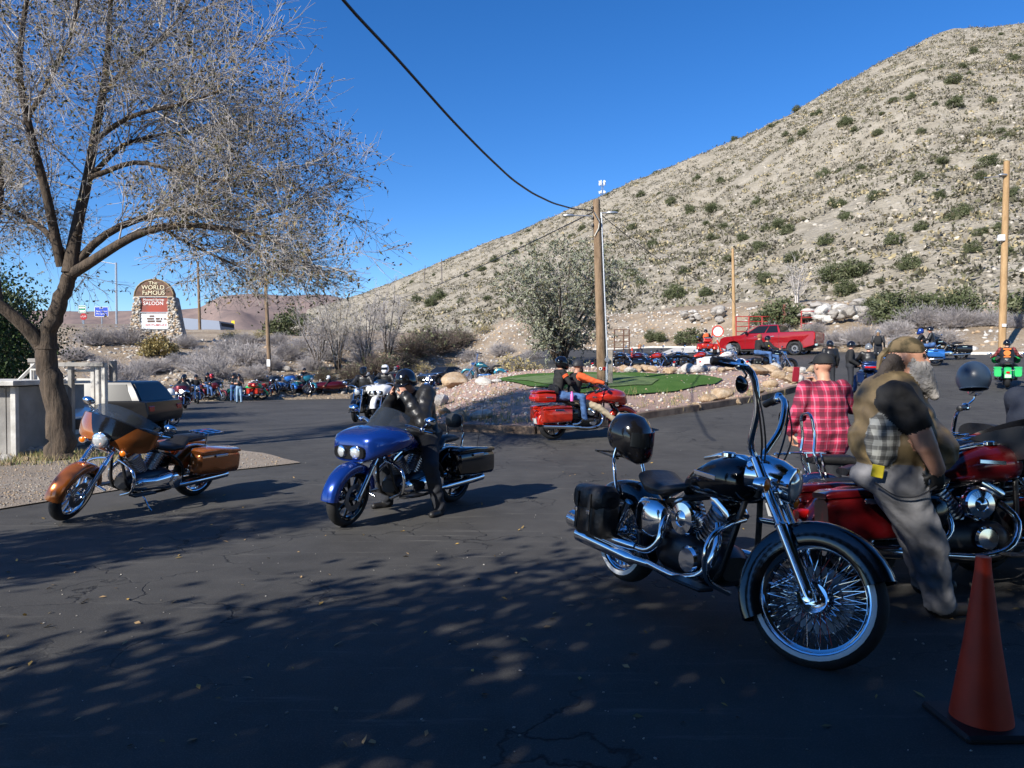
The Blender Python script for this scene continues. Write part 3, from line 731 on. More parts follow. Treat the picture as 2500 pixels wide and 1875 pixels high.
for i, (x, y, hpx, sp_) in enumerate([(826,912,190,1.9),(893,905,165,1.6),(945,890,200,1.5),(780,905,140,1.6)]):
    p = GT(x, y); small_tree("bare_tree", p, pxsize(hpx, p.y), sp_*p.y/52, "bare many-stemmed tree on the bank behind the red roadster", BCFG, [BARK, GREYTWIG if i else TWIG, LEAF, LEAFBROWN], 7, 80+i, .07, "bare trees on the bank")
p = GT(1120, 835); small_tree("dead_sapling", p, pxsize(80, p.y), .7, "thin dead sapling above the thicket, beside the gravel bank", dict(levels=[dict(a=dict(per=7, length=.9, spread=.4, up=.3, k=4, wob=.12), rmin=.012, rmax=.03)], split=False), [BARK, TWIGDARK], 3, 91, .06)
p = GT(1945, 740); small_tree("dead_tree", p, pxsize(95, p.y), 1.2, "bleached dead tree standing above the red gates", dict(levels=[dict(a=dict(per=10, length=1.4, spread=.45, up=.3, k=4, wob=.12), rmin=.016, rmax=.03), dict(a=dict(per=6, length=.8, spread=.5, up=.2, k=3), rmin=.01, rmax=.02)], split=False), [mat("bleached_wood", (.5,.46,.42), .8), mat("bleached_wood", (.5,.46,.42), .8)], 5, 92, .08)

# ---- the hill's cover
def project(P):
    d = P - np.array([0, 0, CAMH]); yc = d[:, 1]*_cp - d[:, 2]*_sp; zc = d[:, 1]*_sp + d[:, 2]*_cp
    return CX + FPX*d[:, 0]/yc, CY - FPX*zc/yc
hp = hill_pt(np.repeat(np.linspace(0, 1, 240), 200), np.tile(np.linspace(.02, .99, 200), 240)); hpx_, hpy_ = project(hp)
def on_hill(px, py): 
    i = np.argmin((hpx_-px)**2 + (hpy_-py)**2); return Vector(hp[i])
def jlab(p, s): return ("large" if s > 1.6 else "middling" if s > .95 else "small") + " dark green juniper " + ("low on the stony hillside near its foot" if p.z < 25 else "halfway up the stony hillside" if p.z < 70 else "high on the stony hillside towards the ridge")
JH = [(1868,170,24),(2330,205,42),(2330,262,50),(2060,307,36),(1960,330,30),(1930,345,22),(2070,308,30),(1795,340,22),(2010,432,40),(2140,485,48),(1850,500,38),(2345,530,55),(2050,505,40),(1735,520,40),(1640,500,30),(1680,520,36),(1560,480,28),(1925,570,45),(1815,590,34),(1900,560,40),(2185,600,50),(2290,480,36),(1540,672,40),(1565,690,34),(1490,690,36),(1645,725,60),(1720,720,44),(1860,690,50),(2030,690,70),(2085,680,80),(2060,720,70),(2220,655,64),(2250,560,40),(2105,420,34),(2390,440,36),(2420,250,30),(2250,330,28),(2440,330,34),(2180,250,26),(1300,690,30),(1130,745,34),(1050,745,40),(1015,735,34),(1075,730,46),(1250,740,36),(1180,660,26),(1210,640,28),(1350,600,24),(1420,560,24),(1540,560,28),(1590,600,30),(1780,640,30),(1470,740,36),(2370,620,48),(2440,560,44),(2140,330,30),(1700,440,26),(1600,430,22),(1500,520,22),(1255,620,26),(1930,640,44),(1770,560,32),(2010,600,46),(2470,480,40),(2300,400,34),(2480,150,30),(2380,130,26),(2250,180,24),(2120,230,26),(2000,280,22)]
for (x, y, w_) in JH:
    p = on_hill(x, y); s = pxsize(w_, p.y)*.43; p.z -= s*.1
    shrub("hill_juniper", random.choice(JUNB), p, s, jlab(p, s), "bush", "junipers on the hillside", s*random.uniform(.8, 1.05))
rk = np.random.default_rng(77); cnt = 0
while cnt < 110:
    q = hill_pt(np.array([rk.uniform(.03, .93)]), np.array([rk.uniform(.02, .98)]))
    x, y = project(q)
    if not (-20 < x[0] < 2530): continue
    s = rk.uniform(.5, 1.25); p = Vector(q[0]); p.z -= s*.12; cnt += 1
    shrub("hill_juniper", JUNB[rk.integers(4)], p, s, jlab(p, s), "bush", "junipers on the hillside", s*rk.uniform(.75, 1.0))
# low scrub and stones: uncountable
NSC = 34000
q = hill_pt(rk.uniform(0, .97, NSC), rk.uniform(.0, 1.02, NSC)**.85); den = fbm(q[:, 0]*.05, q[:, 1]*.05, 91, 3); q = q[den > -.24]; NSC = len(q)
per = 9; sz = rk.uniform(.3, 1.0, NSC); idx = np.repeat(np.arange(NSC), per)
off = rk.normal(size=(NSC*per, 3))*np.array([.5,.5,.26]); off[:, 2] = np.abs(off[:, 2])
V, F = leaves_np(q[idx]+off*sz[idx][:, None], .55, rk, .7, -.6)
V = V.reshape(-1, 4, 3); V = (V - V[:, :1])*sz[idx][:, None, None]*1.1 + V[:, :1]; V = V.reshape(-1, 3)
SCM = [mat("scrub_grey", (.19,.17,.13), .9, var=.3, vscale=.3), mat("scrub_olive", (.105,.10,.055), .9, var=.3, vscale=.3), mat("scrub_straw", (.34,.28,.16), .9, var=.2, vscale=.3), mat("scrub_dark", (.065,.06,.035), .9, var=.2, vscale=.3)]
kind = rk.choice(4, NSC, p=[.46,.27,.14,.13])
tag(link("hill_scrub", np_mesh("hill_scrub", V, F, SCM, kind[idx])), "low grey and olive scrub covering the hillside", "scrub", kind="stuff")
def rock_mesh(seed, sub=2, flat=.75):
    bm = bmesh.new(); bmesh.ops.create_icosphere(bm, subdivisions=sub, radius=1); rg = np.random.default_rng(seed)
    planes = [(Vector(rg.normal(size=3)).normalized(), rg.uniform(.55, .9)) for _ in range(9)]
    for v in bm.verts:
        for n_, d in planes:
            k = v.co.dot(n_)
            if k > d: v.co -= n_*(k-d)*.92
        nz = 1 + .16*(float(vnoise(v.co.x*2+seed, v.co.y*2+v.co.z*1.7, seed))-.5); v.co *= nz
        v.co.z *= flat
    me = bpy.data.meshes.new("rock"); bm.to_mesh(me); bm.free(); return me
def rock_material(name, a, b_, c=None):
    m, n, l, bb, v = newmat(name); f = noise(n, l, v, 1.6, 7, .65)
    l.new(ramp(n, l, f, [(.3, a), (.55, b_), (.75, c or b_)]), bb.inputs["Base Color"]); bb.inputs["Roughness"].default_value = .85; bb.inputs["Specular IOR Level"].default_value = .2
    bumpn(n, l, bb, noise(n, l, v, 5, 8, .7), .8, .12); return m
TANROCK = rock_material("tan_rock", (.30,.19,.10), (.47,.35,.23), (.56,.48,.38))
PALEROCK = rock_material("pale_rock", (.42,.38,.33), (.56,.53,.48), (.66,.64,.6))
GREYROCK = rock_material("grey_rock", (.22,.20,.18), (.36,.33,.29), (.46,.43,.39))
ROCKS = {}
for nm, mt in (("tan", TANROCK), ("pale", PALEROCK), ("grey", GREYROCK)):
    ROCKS[nm] = []
    for i in range(4):
        me = rock_mesh(100+i*7+len(nm), 3 if nm != "pale" else 2, .8); me.materials.append(mt); ROCKS[nm].append(me)
def rock(p, s, kind, label, group=None, sq=None, sink=.25):
    o = link("boulder", random.choice(ROCKS[kind])); s3 = (s*random.uniform(.85,1.25), s*random.uniform(.7,1.), s*(sq or random.uniform(.6,.95)))
    o.location = Vector(p)+Vector((0,0,s3[2]*.8-s3[2]*sink*1.4)); o.scale = s3; o.rotation_euler = (random.uniform(-.2,.2), random.uniform(-.2,.2), random.uniform(0, 6.28))
    tag(o, label, "rock", group); return o
for (x, y, w_, k) in [(1110,945,80,"tan"),(1048,985,62,"tan"),(1075,990,60,"pale"),(1085,1010,38,"tan"),(1120,1030,66,"tan"),(1175,1020,52,"pale"),(1180,940,40,"pale"),(1210,935,30,"pale"),(1150,1000,24,"pale")]:
    p = GI(x, y); rock(p, pxsize(w_, p.y)*.5, k, "tan boulder at the end of the gravel island beside the dark car" if x < 1160 else "pale boulder on the gravel island left of the putting green", "boulders on the island's left end")
for i in range(26):
    x = 1480 + i*20 + random.uniform(-7, 7); y = 908 + random.uniform(-3, 4); p = GI(x, y)
    kd = "tan" if random.random() < .6 else "pale"
    rock(p, pxsize(random.uniform(24, 46), p.y)*.5, kd, kd + " boulder in the row edging the putting green, " + ("near the power pole" if x < 1640 else "below the white cruiser" if x < 1800 else "below the beanie wearer"), "boulders edging the putting green")
for (x, y, w_, k) in [(1850,915,60,"tan"),(1900,925,50,"tan"),(1880,945,40,"tan"),(1930,935,44,"tan"),(1815,950,40,"pale"),(1760,975,60,"tan"),(1730,985,44,"tan"),(1790,985,40,"tan"),(1950,935,36,"pale"),(1850,960,36,"tan"),(1695,1000,36,"tan")]:
    p = GI(x, y); rock(p, pxsize(w_, p.y)*.5, k, "tan boulder on the right end of the gravel island by the timber edge", "boulders on the island's right end")
for i in range(70):
    x, y = random.choice([(random.uniform(1660,1765), random.uniform(745,772)), (random.uniform(1950,2110), random.uniform(738,772)), (random.uniform(1950,2110), random.uniform(738,772))]); p = GT(x, y+22)
    p = Vector(at(x, y, p.y)); p.z = max(p.z, TZ(p.x, p.y)); 
    rock(Vector((p.x, p.y, TZ(p.x, p.y)+random.uniform(0, .55))), random.uniform(.22, .62), random.choice(["pale", "grey", "grey"]), "white boulder in the rock pile behind the red pipe gates" if x > 1800 else "white boulder in the rock pile beside the slender pole", "white rock piles at the foot of the hill", sink=.05)
for (x, y, w_) in [(407,885,28),(470,945,50),(455,960,40),(430,910,18),(500,850,16),(540,900,18),(700,905,24),(770,895,22),(365,945,24),(620,950,40),(590,965,30),(1000,925,30),(840,935,20),(480,925,20),(320,895,18),(660,950,26),(350,860,16),(540,945,24)]:
    p = GT(x, y); rock(p, pxsize(w_, p.y)*.5, "grey" if w_ < 35 else "pale", "grey boulder half buried in the dirt bank behind the row of bikes", "boulders on the dirt bank")
for (x, y, w_) in [(15,1125,34),(40,1118,28),(65,1112,46),(98,1110,36),(60,1128,24),(25,1138,22),(85,1126,20)]:
    p = G(x, y); rock(p, pxsize(w_, p.y)*.55, "pale" if w_ > 30 else "tan", "pale stone in the little heap between shed and tree", "stones by the tree")
# small stones on the bank and the island: too many to count
def pebbles(name, n, fn, s0, s1, mats, label):
    bm = bmesh.new(); bmesh.ops.create_icosphere(bm, subdivisions=1, radius=1); bv = np.array([v.co for v in bm.verts]); bf = np.array([[v.index for v in f.verts] for f in bm.faces]); bm.free()
    C = fn(n); n = len(C); s = rk.uniform(s0, s1, n)**1.0; sc_ = s[:, None]*rk.uniform(.6, 1.3, (n,3))*np.array([1,1,.7]); a = rk.uniform(0, 6.28, n)
    B = bv[None]*(1+.25*rk.normal(size=(n, len(bv), 1)))*sc_[:, None]; x = B[..., 0]*np.cos(a)[:, None]-B[..., 1]*np.sin(a)[:, None]; y = B[..., 0]*np.sin(a)[:, None]+B[..., 1]*np.cos(a)[:, None]
    V = np.stack([x, y, B[..., 2]], -1) + C[:, None]; F = (bf[None] + (np.arange(n)*len(bv))[:, None, None]).reshape(-1, 3)
    mi = np.repeat(rk.integers(0, len(mats), n), len(bf)); tag(link(name, np_mesh(name, V.reshape(-1, 3), F, mats, mi)), label, "stones", kind="stuff")
def bank_pts(n):
    X = rk.uniform(-46, 46, n); t = rk.uniform(.2, 26, n); Y = toe(X)+t; return np.stack([X, Y, terrain_z(X, Y)], 1)
pebbles("bank_stones", 6500, bank_pts, .05, .19, [PALEROCK, GREYROCK, TANROCK], "small loose stones strewn over the dirt bank")
def isl_pts(n):
    out = []
    while len(out) < n:
        x, y = random.uniform(-5, 16), random.uniform(14, 38)
        if isl_edge_dist(x, y) > .25: out.append((x, y, island_z(x, y)+.01))
    return np.array(out)
pebbles("island_stones", 3500, isl_pts, .02, .065, [PALEROCK, TANROCK, mat("pink_stone", (.42,.27,.22), .9)], "loose pink and tan gravel stones on the island")
def hill_pts(n): return hill_pt(rk.uniform(0, .97, n), rk.uniform(0, 1.01, n)**.9)
pebbles("hill_stones", 6000, hill_pts, .12, .42, [mat("hill_stone", (.36,.32,.26), .9, var=.2, vscale=.2), mat("hill_stone_pale", (.42,.38,.32), .9, var=.2, vscale=.2)], "pale stones scattered over the hillside")
def verge_pts(n):
    out = []
    while len(out) < n:
        x = random.uniform(-60, 690); y = random.uniform(1098, 1240)
        if y < np.interp(x, [0, 300, 560, 735], [1243, 1194, 1150, 1131]) and y > np.interp(x, [200, 480, 640, 735], [1080, 1095, 1112, 1130]): out.append(G(x, y) + Vector((0,0,.026)))
    return np.array(out)
pebbles('verge_stones', 2600, verge_pts, .005, .017, [GREYROCK, GREYROCK, TANROCK], 'loose gravel stones on the verge beside the tree')
# dry grass tufts
def grass(name, pts, h, n, mats, label):
    C = np.array([p for p in pts for _ in range(n)]); N = len(C); C = C + rk.normal(size=(N,3))*np.array([.12,.12,0]); d = rk.normal(size=(N,3))*.35; d[:, 2] = 1; L = (h*rk.uniform(.5, 1.2, N))[:, None]
    e = rk.normal(size=(N,3)); e[:, 2] = 0; e /= np.linalg.norm(e, axis=1, keepdims=True); wd = .006
    V = np.stack([C-e*wd, C+e*wd, C+d*L*.6+e*wd*.6+d*0, C+d*L+e*wd*.1], 1).reshape(-1, 3); F = np.arange(N*4).reshape(N, 4)
    tag(link(name, np_mesh(name, V, F, mats, rk.integers(0, len(mats), N))), label, "grass", kind="stuff")
STRAW = mat("straw", (.34,.27,.13), .8); GREENGRASS = mat("green_grass", (.10,.14,.03), .8)
gp = [GI(random.uniform(1380, 1900), random.uniform(955, 1010)) for _ in range(60)] + [GI(random.uniform(1000, 1300), random.uniform(960, 1040)) for _ in range(50)] + [GI(1880+random.uniform(-60, 60), random.uniform(945, 990)) for _ in range(40)]
grass("dry_grass", [p for p in gp if isl_edge_dist(p.x, p.y) > 0], .22, 16, [STRAW, STRAW, GREENGRASS], "dry grass tufts on the gravel island")
gp = [G(random.uniform(0, 330), random.uniform(1108, 1140)) + Vector((0,0,.02)) for _ in range(90)] + [G(1090+random.uniform(-50, 40), 1048+random.uniform(-2, 3)) for _ in range(20)]
grass("verge_grass", gp, .13, 18, [STRAW, GREENGRASS, STRAW], "short grass around the foot of the tree")
# ================================================================== STRUCTURES
def text(name, s, size, m, parent, loc, rot=(math.pi/2,0,0), align='CENTER', ext=.012, sx=1.):
    c = bpy.data.curves.new(name, 'FONT'); c.body = s; c.size = size; c.align_x = align; c.align_y = 'CENTER'; c.extrude = ext; c.materials.append(m)
    t = bpy.data.objects.new(name, c); COL.objects.link(t); me = bpy.data.meshes.new_from_object(t.evaluated_get(bpy.context.evaluated_depsgraph_get()))
    bpy.data.objects.remove(t); bpy.data.curves.remove(c); me.name = name
    if not me.materials: me.materials.append(m)
    o = link(name, me, parent); o.location = loc; o.rotation_euler = rot; o.scale = (sx, 1, 1); return o
WOODPOLE = bark_material("pole_wood", (.12,.075,.04), (.28,.19,.115), 5)
WOODNEW = bark_material("pale_pole_wood", (.30,.18,.08), (.46,.30,.15), 5)
GALV = mat("galvanised", (.5,.52,.54), .4, .8)
WHITEP = mat("white_paint", (.75,.75,.73), .5)
# ---- stone saloon sign
sb = GT(387, 836); K = sb.y/FPX
sg = empty("saloon_sign", sb, 0, "stone-pillared roadside sign with arched wooden top on the bank", "sign")
def sp_(px, py): return ((px-387)*K, (836-py)*K)
STONEM = rock_material("sign_stone", (.16,.14,.12), (.36,.32,.27), (.50,.46,.41))
stones_v = []
def pillar(pts, th, nm):
    mb = MB(); mb.prism([sp_(*p) for p in pts], (0,0,0), (1,0,0), (0,0,1), (0,-1,0), th); mb.build(nm, STONEM, sg, 30)
TH = 26*K
pillar([(318,842),(352,842),(352,800),(350,726),(337,726)], TH, "stone_pillar")
pillar([(416,842),(456,842),(446,800),(433,730),(430,726),(417,726)], TH, "stone_pillar")
pillar([(352,842),(416,842),(416,806),(352,806)], TH*.96, "stone_base")
def sign_stones(n):
    out = []
    while len(out) < n:
        px, py = random.uniform(318, 456), random.uniform(728, 842); f = (py-726)/(842-726)
        l0, l1, r0, r1 = 337-19*f, 351, 417, 432+24*f
        if l0 < px < l1 or r0 < px < r1 or (py > 808 and 350 < px < 418):
            x, z = sp_(px, py); out.append((sb.x+x, sb.y-TH/2, sb.z+z))
    return np.array(out)
pebbles("stonework", 900, sign_stones, .07, .17, [PALEROCK, GREYROCK, TANROCK], None)
o = bpy.data.objects["stonework"]; o.parent = sg; o.location = -sb
for k_ in ("label", "category"):
    if k_ in o: del o[k_]
BROWN = mat("sign_brown", (.115,.06,.035), .7, var=.3, vscale=3); CREAM = mat("cream_lettering", (.70,.62,.42), .6)
arch = [(334,726),(336,714),(342,702),(351,693),(362,687),(376,684),(390,684),(404,688),(415,695),(424,706),(429,718),(429,726)]
mb = MB(); mb.prism([sp_(*p) for p in arch], (0,-.12,0), (1,0,0), (0,0,1), (0,-1,0), .5); ab = mb.build("arched_board", BROWN, sg, 30)
mb = MB(); mb.tube([(sp_(*p)[0], -.39, sp_(*p)[1]) for p in arch+[arch[0]]], .05, 6); mb.build("trim", mat("sign_trim", (.33,.24,.12), .6), ab, 40)
for s_, px, py, sz, sx in (("The", 381, 693, 10, 1.25), ("WORLD", 381, 704, 13, 1.05), ("FaMOUS", 382, 717, 13, 1.05)):
    x, z = sp_(px, py); text("lettering", s_, sz*K*1.1, CREAM, ab, (x, -.40, z), sx=sx, ext=.03)
def panel(nm, x0, y0, x1, y1, m, d=.3, y=-.15, parent=sg):
    a, b = sp_(x0, y1), sp_(x1, y0); mb = MB(); mb.box(((a[0]+b[0])/2, y, (a[1]+b[1])/2), (b[0]-a[0], d, b[1]-a[1]), None, .02); return mb.build(nm, m, parent, 30)
rp_ = panel("red_panel", 349, 727, 417, 764, mat("sign_red", (.33,.045,.02), .45, col2=(.16,.05,.035), vscale=.5), .5, -.2)
for (x0, x1, y0, y1) in ((348.5,417.5,726,728),(348.5,417.5,763,765)): panel("panel_frame", x0, y0, x1, y1, GALV, .1, -.5, rp_)
WL = mat("white_lettering", (.8,.78,.74), .5)
x, z = sp_(383, 733.5); text("lettering", "Mountain Springs", 6.6*K*1.1, WL, rp_, (x, -.46, z))
x, z = sp_(382, 742.5); text("lettering", "SALOON", 11*K*1.1, WL, rp_, (x, -.46, z))
wp = panel("white_panel", 352, 767, 417, 804, mat("sign_white", (.72,.72,.72), .4), .5, -.2)
DK = mat("sign_dark_brown", (.10,.055,.035), .5)
for (x0, y0, x1, y1) in ((366,777,383,781.5),(387,777,397,781.5),(399,777,403,782),(406,778,413,781.5),(367,783,385,788),(388,783,401,788),(372,771,384,775)): panel("menu_block", x0, y0, x1, y1, DK, .04, -.46, wp)
x, z = sp_(388, 794.5); text("lettering", "SHOTS-BBQ-ICE", 7.2*K, mat("red_lettering", (.5,.08,.06), .5), wp, (x, -.46, z))
panel("lower_frame", 350, 802.5, 419, 805, GALV, .3, -.42, wp)

# ---- poles
def pole(base, top, r0, r1, m, label, name="utility_pole", group=None):
    b = Vector(base); root = empty(name, b, 0, label, "pole", group); t = Vector(top)-b
    mb = MB(); P = [Vector((0,0,-.3))] + [t*f for f in (.1,.3,.5,.7,.85,1)]; mb.tube(P, [r0, r0*.99]+[r0+(r1-r0)*f for f in (.25,.45,.65,.85,1)], 12); mb.build("shaft", m, root, 60)
    return root, t
mbp = GI(1470, 937); mtop = at(1456, 488, mbp.y)
mp_, mt_ = pole(mbp, mtop, .165, .12, WOODPOLE, "tall weathered wooden power pole standing on the putting green")
def along(t, f, off): return t*f + Vector(off)
mb = MB(); mb.tube([along(mt_, .02, (.19,-.06,0)), along(mt_, .4, (.17,-.05,0)), along(mt_, .93, (.14,-.04,0))], .028, 8); mb.build("conduit", mat("white_conduit", (.62,.64,.66), .4, .3), mp_)
mb = MB(); mb.tube([along(mt_, .02, (.14,-.1,0)), along(mt_, .9, (.12,-.06,0))], .012, 6); mb.build("ground_wire", BLACKSATIN, mp_)
for sx, nm in ((1, "street_light"), (-1, "street_light")):
    mb = MB(); c = along(mt_, .925 if sx > 0 else .91, (0,0,0)); L = .42 if sx > 0 else .85
    mb.tube([c, c+Vector((sx*L*.4, -.05*0, .02)), c+Vector((sx*L, 0, .04))], .022, 6)
    mb.sloft([(c.x+sx*(L-.1)+sx*k, 0+c.y, c.z+.03, w_, h_, 2.4) for k, w_, h_ in ((0,.03,.03),(.08,.09,.045),(.28,.10,.05),(.38,.04,.02))], 12); mb.build(nm, GALV, mp_)
for dx, cc in ((-.06, WHITEP), (.07, REDLENS)):
    mb = MB(); c = along(mt_, .083, (dx, -.17, 0)); mb.lathe([(0,.055),(.02,.055),(.02,.03),(0,.03)], c, (0,-1,0), 16, cap=False); mb.build("reflector_ring", [cc], mp_)
for f in (.86, .9, .955): mb = MB(); mb.lathe([(-.05,.04),(0,.05),(.05,.04)], along(mt_, f, (-.15,-.05,0)), (0,0,1), 8); mb.build("insulator", BLACKSATIN, mp_)
mb = MB(); mb.tube([along(mt_, .93, (-.1,-.12,0)), along(mt_, .88, (.06,-.16,0)), along(mt_, .84, (.02,-.15,0)), along(mt_, .80, (-.12,-.14,0))], .014, 6); mb.build("looped_cable", mat("pale_cable", (.6,.58,.5), .6), mp_)
pb = GI(1490, 940); tp_ = empty("timber_post", pb, 0, "short grey square timber post with meter pipe beside the power pole", "post")
mb = MB(); mb.box((0,0,.5), (.14,.14,1.25), None, .012); mb.build("post", mat("grey_wood", (.30,.26,.21), .85, var=.3, vscale=4), tp_, 30)
mb = MB(); mb.tube([(-.13,-.05,-.1),(-.13,-.05,.55),(-.10,-.05,.75),(-.13,-.05,.95)], .03, 8); mb.lathe([(-.06,.0),(-.06,.075),(.06,.075),(.06,0)], (-.12,-.1,.82), (0,1,0), 14); mb.build("meter_pipe", GALV, tp_)
b = GT(1793, 836); pole(b, at(1789, 607, b.y), .15, .1, WOODNEW, "slender new wooden pole beside the red pipe gate")
b = GT(2446, 862); rp2, rt2 = pole(b, at(2458, 394, b.y), .175, .14, WOODNEW, "thick pale wooden pole with white box on the right bank")
mb = MB(); c = along(rt2, .60, (-.24,-.1,0)); mb.box(c, (.3,.2,.32), None, .03); mb.build("white_box", WHITEP, rp2, 30)
mb = MB(); c = along(rt2, .145, (-.05,-.19,0)); mb.box(c, (.2,.03,.14)); mb.build("notice", WHITEP, rp2, 30)
mb = MB(); c = along(rt2, .92, (0,0,0)); mb.tube([c, c+Vector((-.5,0,.0)), c+Vector((-1.1,0,-.04))], .025, 6); mb.sloft([(c.x-.05-k, c.y-.1, c.z+.07, w_, h_, 2.2) for k, w_, h_ in ((0,.05,.04),(.1,.12,.06),(.3,.12,.06),(.4,.04,.02))], 12); mb.build("street_light", GALV, rp2)
b = GT(659, 925); lp, lt = pole(b, at(647, 663, b.y), .15, .11, WOODPOLE, "wooden pole with paper notice behind the row of parked bikes")
mb = MB(); c = along(lt, .145, (0,-.16,0)); mb.box(c, (.24,.03,.5)); mb.build("notice", WHITEP, lp, 30)
b = GT(488, 806); pole(b, at(483, 638, b.y), .17, .13, WOODPOLE, "wooden pole right of the stone saloon sign")
for x, yb, yt in ((1038,690,648),(1078,692,632)):
    b = on_hill(x, yb); pole(b-Vector((0,0,1)), at(x, yt, b.y), .22, .15, mat("far_pole", (.14,.12,.11), .9), "thin distant pole on the left shoulder of the hill", group="poles on the hill's shoulder")
# cell mast behind the ridge
cb = at(1470, 500, 395); cm = empty("cell_mast", cb, 0, "lattice mobile phone mast rising behind the hill's ridge", "mast"); kk = 395/FPX
mb = MB()
for a in range(3):
    x0, y0 = .9*math.cos(a*2.09), .9*math.sin(a*2.09); mb.tube([(x0,y0,-4),(x0*.6,y0*.6,56*kk)], .12, 5)
for h in range(0, 52, 4):
    for a in range(3):
        f = 1-.4*h/56; p = [(.9*f*math.cos(q*2.09), .9*f*math.sin(q*2.09)) for q in (a, a+1)]; mb.tube([(*p[0], h*kk), (*p[1], (h+4)*kk)], .07, 4)
mb.build("lattice", GALV, cm)
for h in (30, 50, 56):
    for a in range(6):
        x0, y0 = 1.6*math.cos(a*1.05), 1.6*math.sin(a*1.05); mb = MB(); mb.box((x0,y0,h*kk), (.5,.4,1.4 if h < 56 else .9)); mb.build("antenna_panel", WHITEP, cm, 0)
# ---- cables
def cable(pts, r, m, label, n=40):
    P = smooth_path(pts, n); mb = MB(); mb.tube([tuple(p) for p in P], r, 6); tag(mb.build("overhead_cable", m, None, 80), label, "cable")
def cab(px, py): 
    u = (px-CX)/FPX; return at(px, py, mbp.y*.2/(.314-u)*1.0) if px < 1449 else mtop
pts = [(700,-185),(835,0),(960,132),(1100,290),(1180,372),(1250,438),(1300,472),(1350,496),(1400,510)]
Ks = 4.39*mbp.y/22
P = [at(x, y, Ks/(.314-(x-CX)/FPX)) for x, y in pts] + [at(1450, 515, mbp.y)]
cable(P, .022, BLACKSATIN, "thick black twisted cable sagging across the sky to the power pole", 60)
def sag(a, b, s_): 
    a, b = Vector(a), Vector(b); return [a.lerp(b, t/12) - Vector((0,0,s_*4*(t/12)*(1-t/12))) for t in range(13)]
cable(sag(at(1448, 518, mbp.y), at(860, 742, 120), 1.2), .02, BLACKSATIN, "thin cable running from the power pole down past the hill's left flank")
cable(sag(at(1448, 545, mbp.y), at(1447, 600, mbp.y), .02), .01, BLACKSATIN, "short drop cable hanging at the power pole top")
cable(sag(at(1462, 520, mbp.y), at(1789, 690, 60), .9), .014, BLACKSATIN, "thin cable running from the power pole to the slender pole")
# ---- grey shed with low roof and timber gate frames
GREYW = mat("weathered_grey_board", (.20,.19,.175), .85, col2=(.30,.285,.26), vscale=2, bump=.3, bscale=20)
PALEW = mat("pale_white_board", (.42,.40,.36), .8, col2=(.58,.56,.52), vscale=5, bump=.3, bscale=20)
sh = empty("shed", on(-9.9, 12.9), R(4), "low grey board shed with pale flat roof behind the tree", "shed")
mb = MB(); mb.box((-1.6,1.2,.62), (5.0,2.4,1.34)); mb.build("wall", GREYW, sh, 30)
for i in range(24): 
    mb = MB(); mb.box((-4.0+i*.212, -.012, .62), (.197,.03,1.3), None, .004); mb.build("board", GREYW, sh, 0)
mb = MB(); mb.box((-1.6,1.1,1.36), (5.3,2.75,.09), None, .01); mb.build("roof", PALEW, sh, 30)  # sunlit white of the roof edge put into the board colour
mb = MB(); mb.box((.93,-.05,.65), (.1,.1,1.3), None, .01); mb.build("corner_board", PALEW, sh, 30)
gf = empty("timber_framework", onpx(215, 14.2), R(-6), "open timber frame of weathered white posts and rails over the parked cars", "frame")
kx = 14.2/FPX
def gx(px): return (px-215)*kx
def gz(py): return CAMH + (900-py)*kx - gf.location.z
for px, w_, y0 in ((72,10,882),(166,11,880),(221,10,886),(238,10,888),(258,10,884)):
    mb = MB(); h = gz(y0); mb.box((gx(px), .05*(px % 3), h/2-.02), (w_*kx, .1, h), None, .008); mb.build("post", PALEW if px != 166 else GREYW, gf, 30)
for (x0, x1, y) in ((133, 262, 890), (64, 100, 880)):
    mb = MB(); mb.box(((gx(x0)+gx(x1))/2, -.06, gz(y)), ((x1-x0)*kx, .06, 10*kx), None, .008); mb.build("rail", GREYW, gf, 30)
for (x0, x1, y) in ((150, 225, 927), (150, 225, 905)):
    mb = MB(); mb.box(((gx(x0)+gx(x1))/2, .1, gz(y)), ((x1-x0)*kx, .05, 6*kx), None, .008); mb.build("rail", PALEW, gf, 30)
mb = MB(); mb.tube([(gx(24), -.05, gz(940)), (gx(82), -.05, gz(888))], .035, 4); mb.build("brace", PALEW, gf, 30)
mb = MB(); mb.box((gx(272), .1, gz(906)), (17*kx, .05, 50*kx)); mb.build("board", GREYW, gf, 30)
mb = MB()
for (x0, x1, y0, y1) in ((74,78,902,952),(94,98,902,952),(74,98,900,904),(74,98,948,952)): mb.box(((gx(x0)+gx(x1))/2, -.1, (gz(y0)+gz(y1))/2), ((x1-x0)*kx, .05, (y1-y0)*kx))
mb.build("ladder_frame", PALEW, gf, 30)  # small ladder-like timber frame, holds no lantern
# ---- red pipe gates
REDPIPE = mat("red_pipe", (.36,.03,.025), .5)
def gate(px0, px1, py0, py1, Y, nbar, label, verts, rz=0, m=REDPIPE):
    a = at(px0, py1, Y); W_ = (px1-px0)/FPX*Y; Hh = (py1-py0)/FPX*Y; g = empty("pipe_gate", a, rz, label, "gate", "red pipe gates")
    for i in range(nbar):
        z = Hh*(.12+.88*i/(nbar-1)); mb = MB(); mb.tube([(0,0,z),(W_,0,z)], .035, 6); mb.build("bar", m, g)
    for f in verts:
        mb = MB(); mb.tube([(W_*f,0.0,-.4),(W_*f,0.0,Hh+.02)], .05, 6); mb.build("upright", m, g)
    return g
YG = GT(1850, 836).y
gate(1797, 1912, 773, 828, YG, 5, "red pipe gate between the slender pole and a rusty post", (0,.27,.55,.8,1))
gate(1956, 2104, 760, 828, YG*.97, 5, "red pipe gate leading right to the tall rusty post", (0,.33,.65,1))
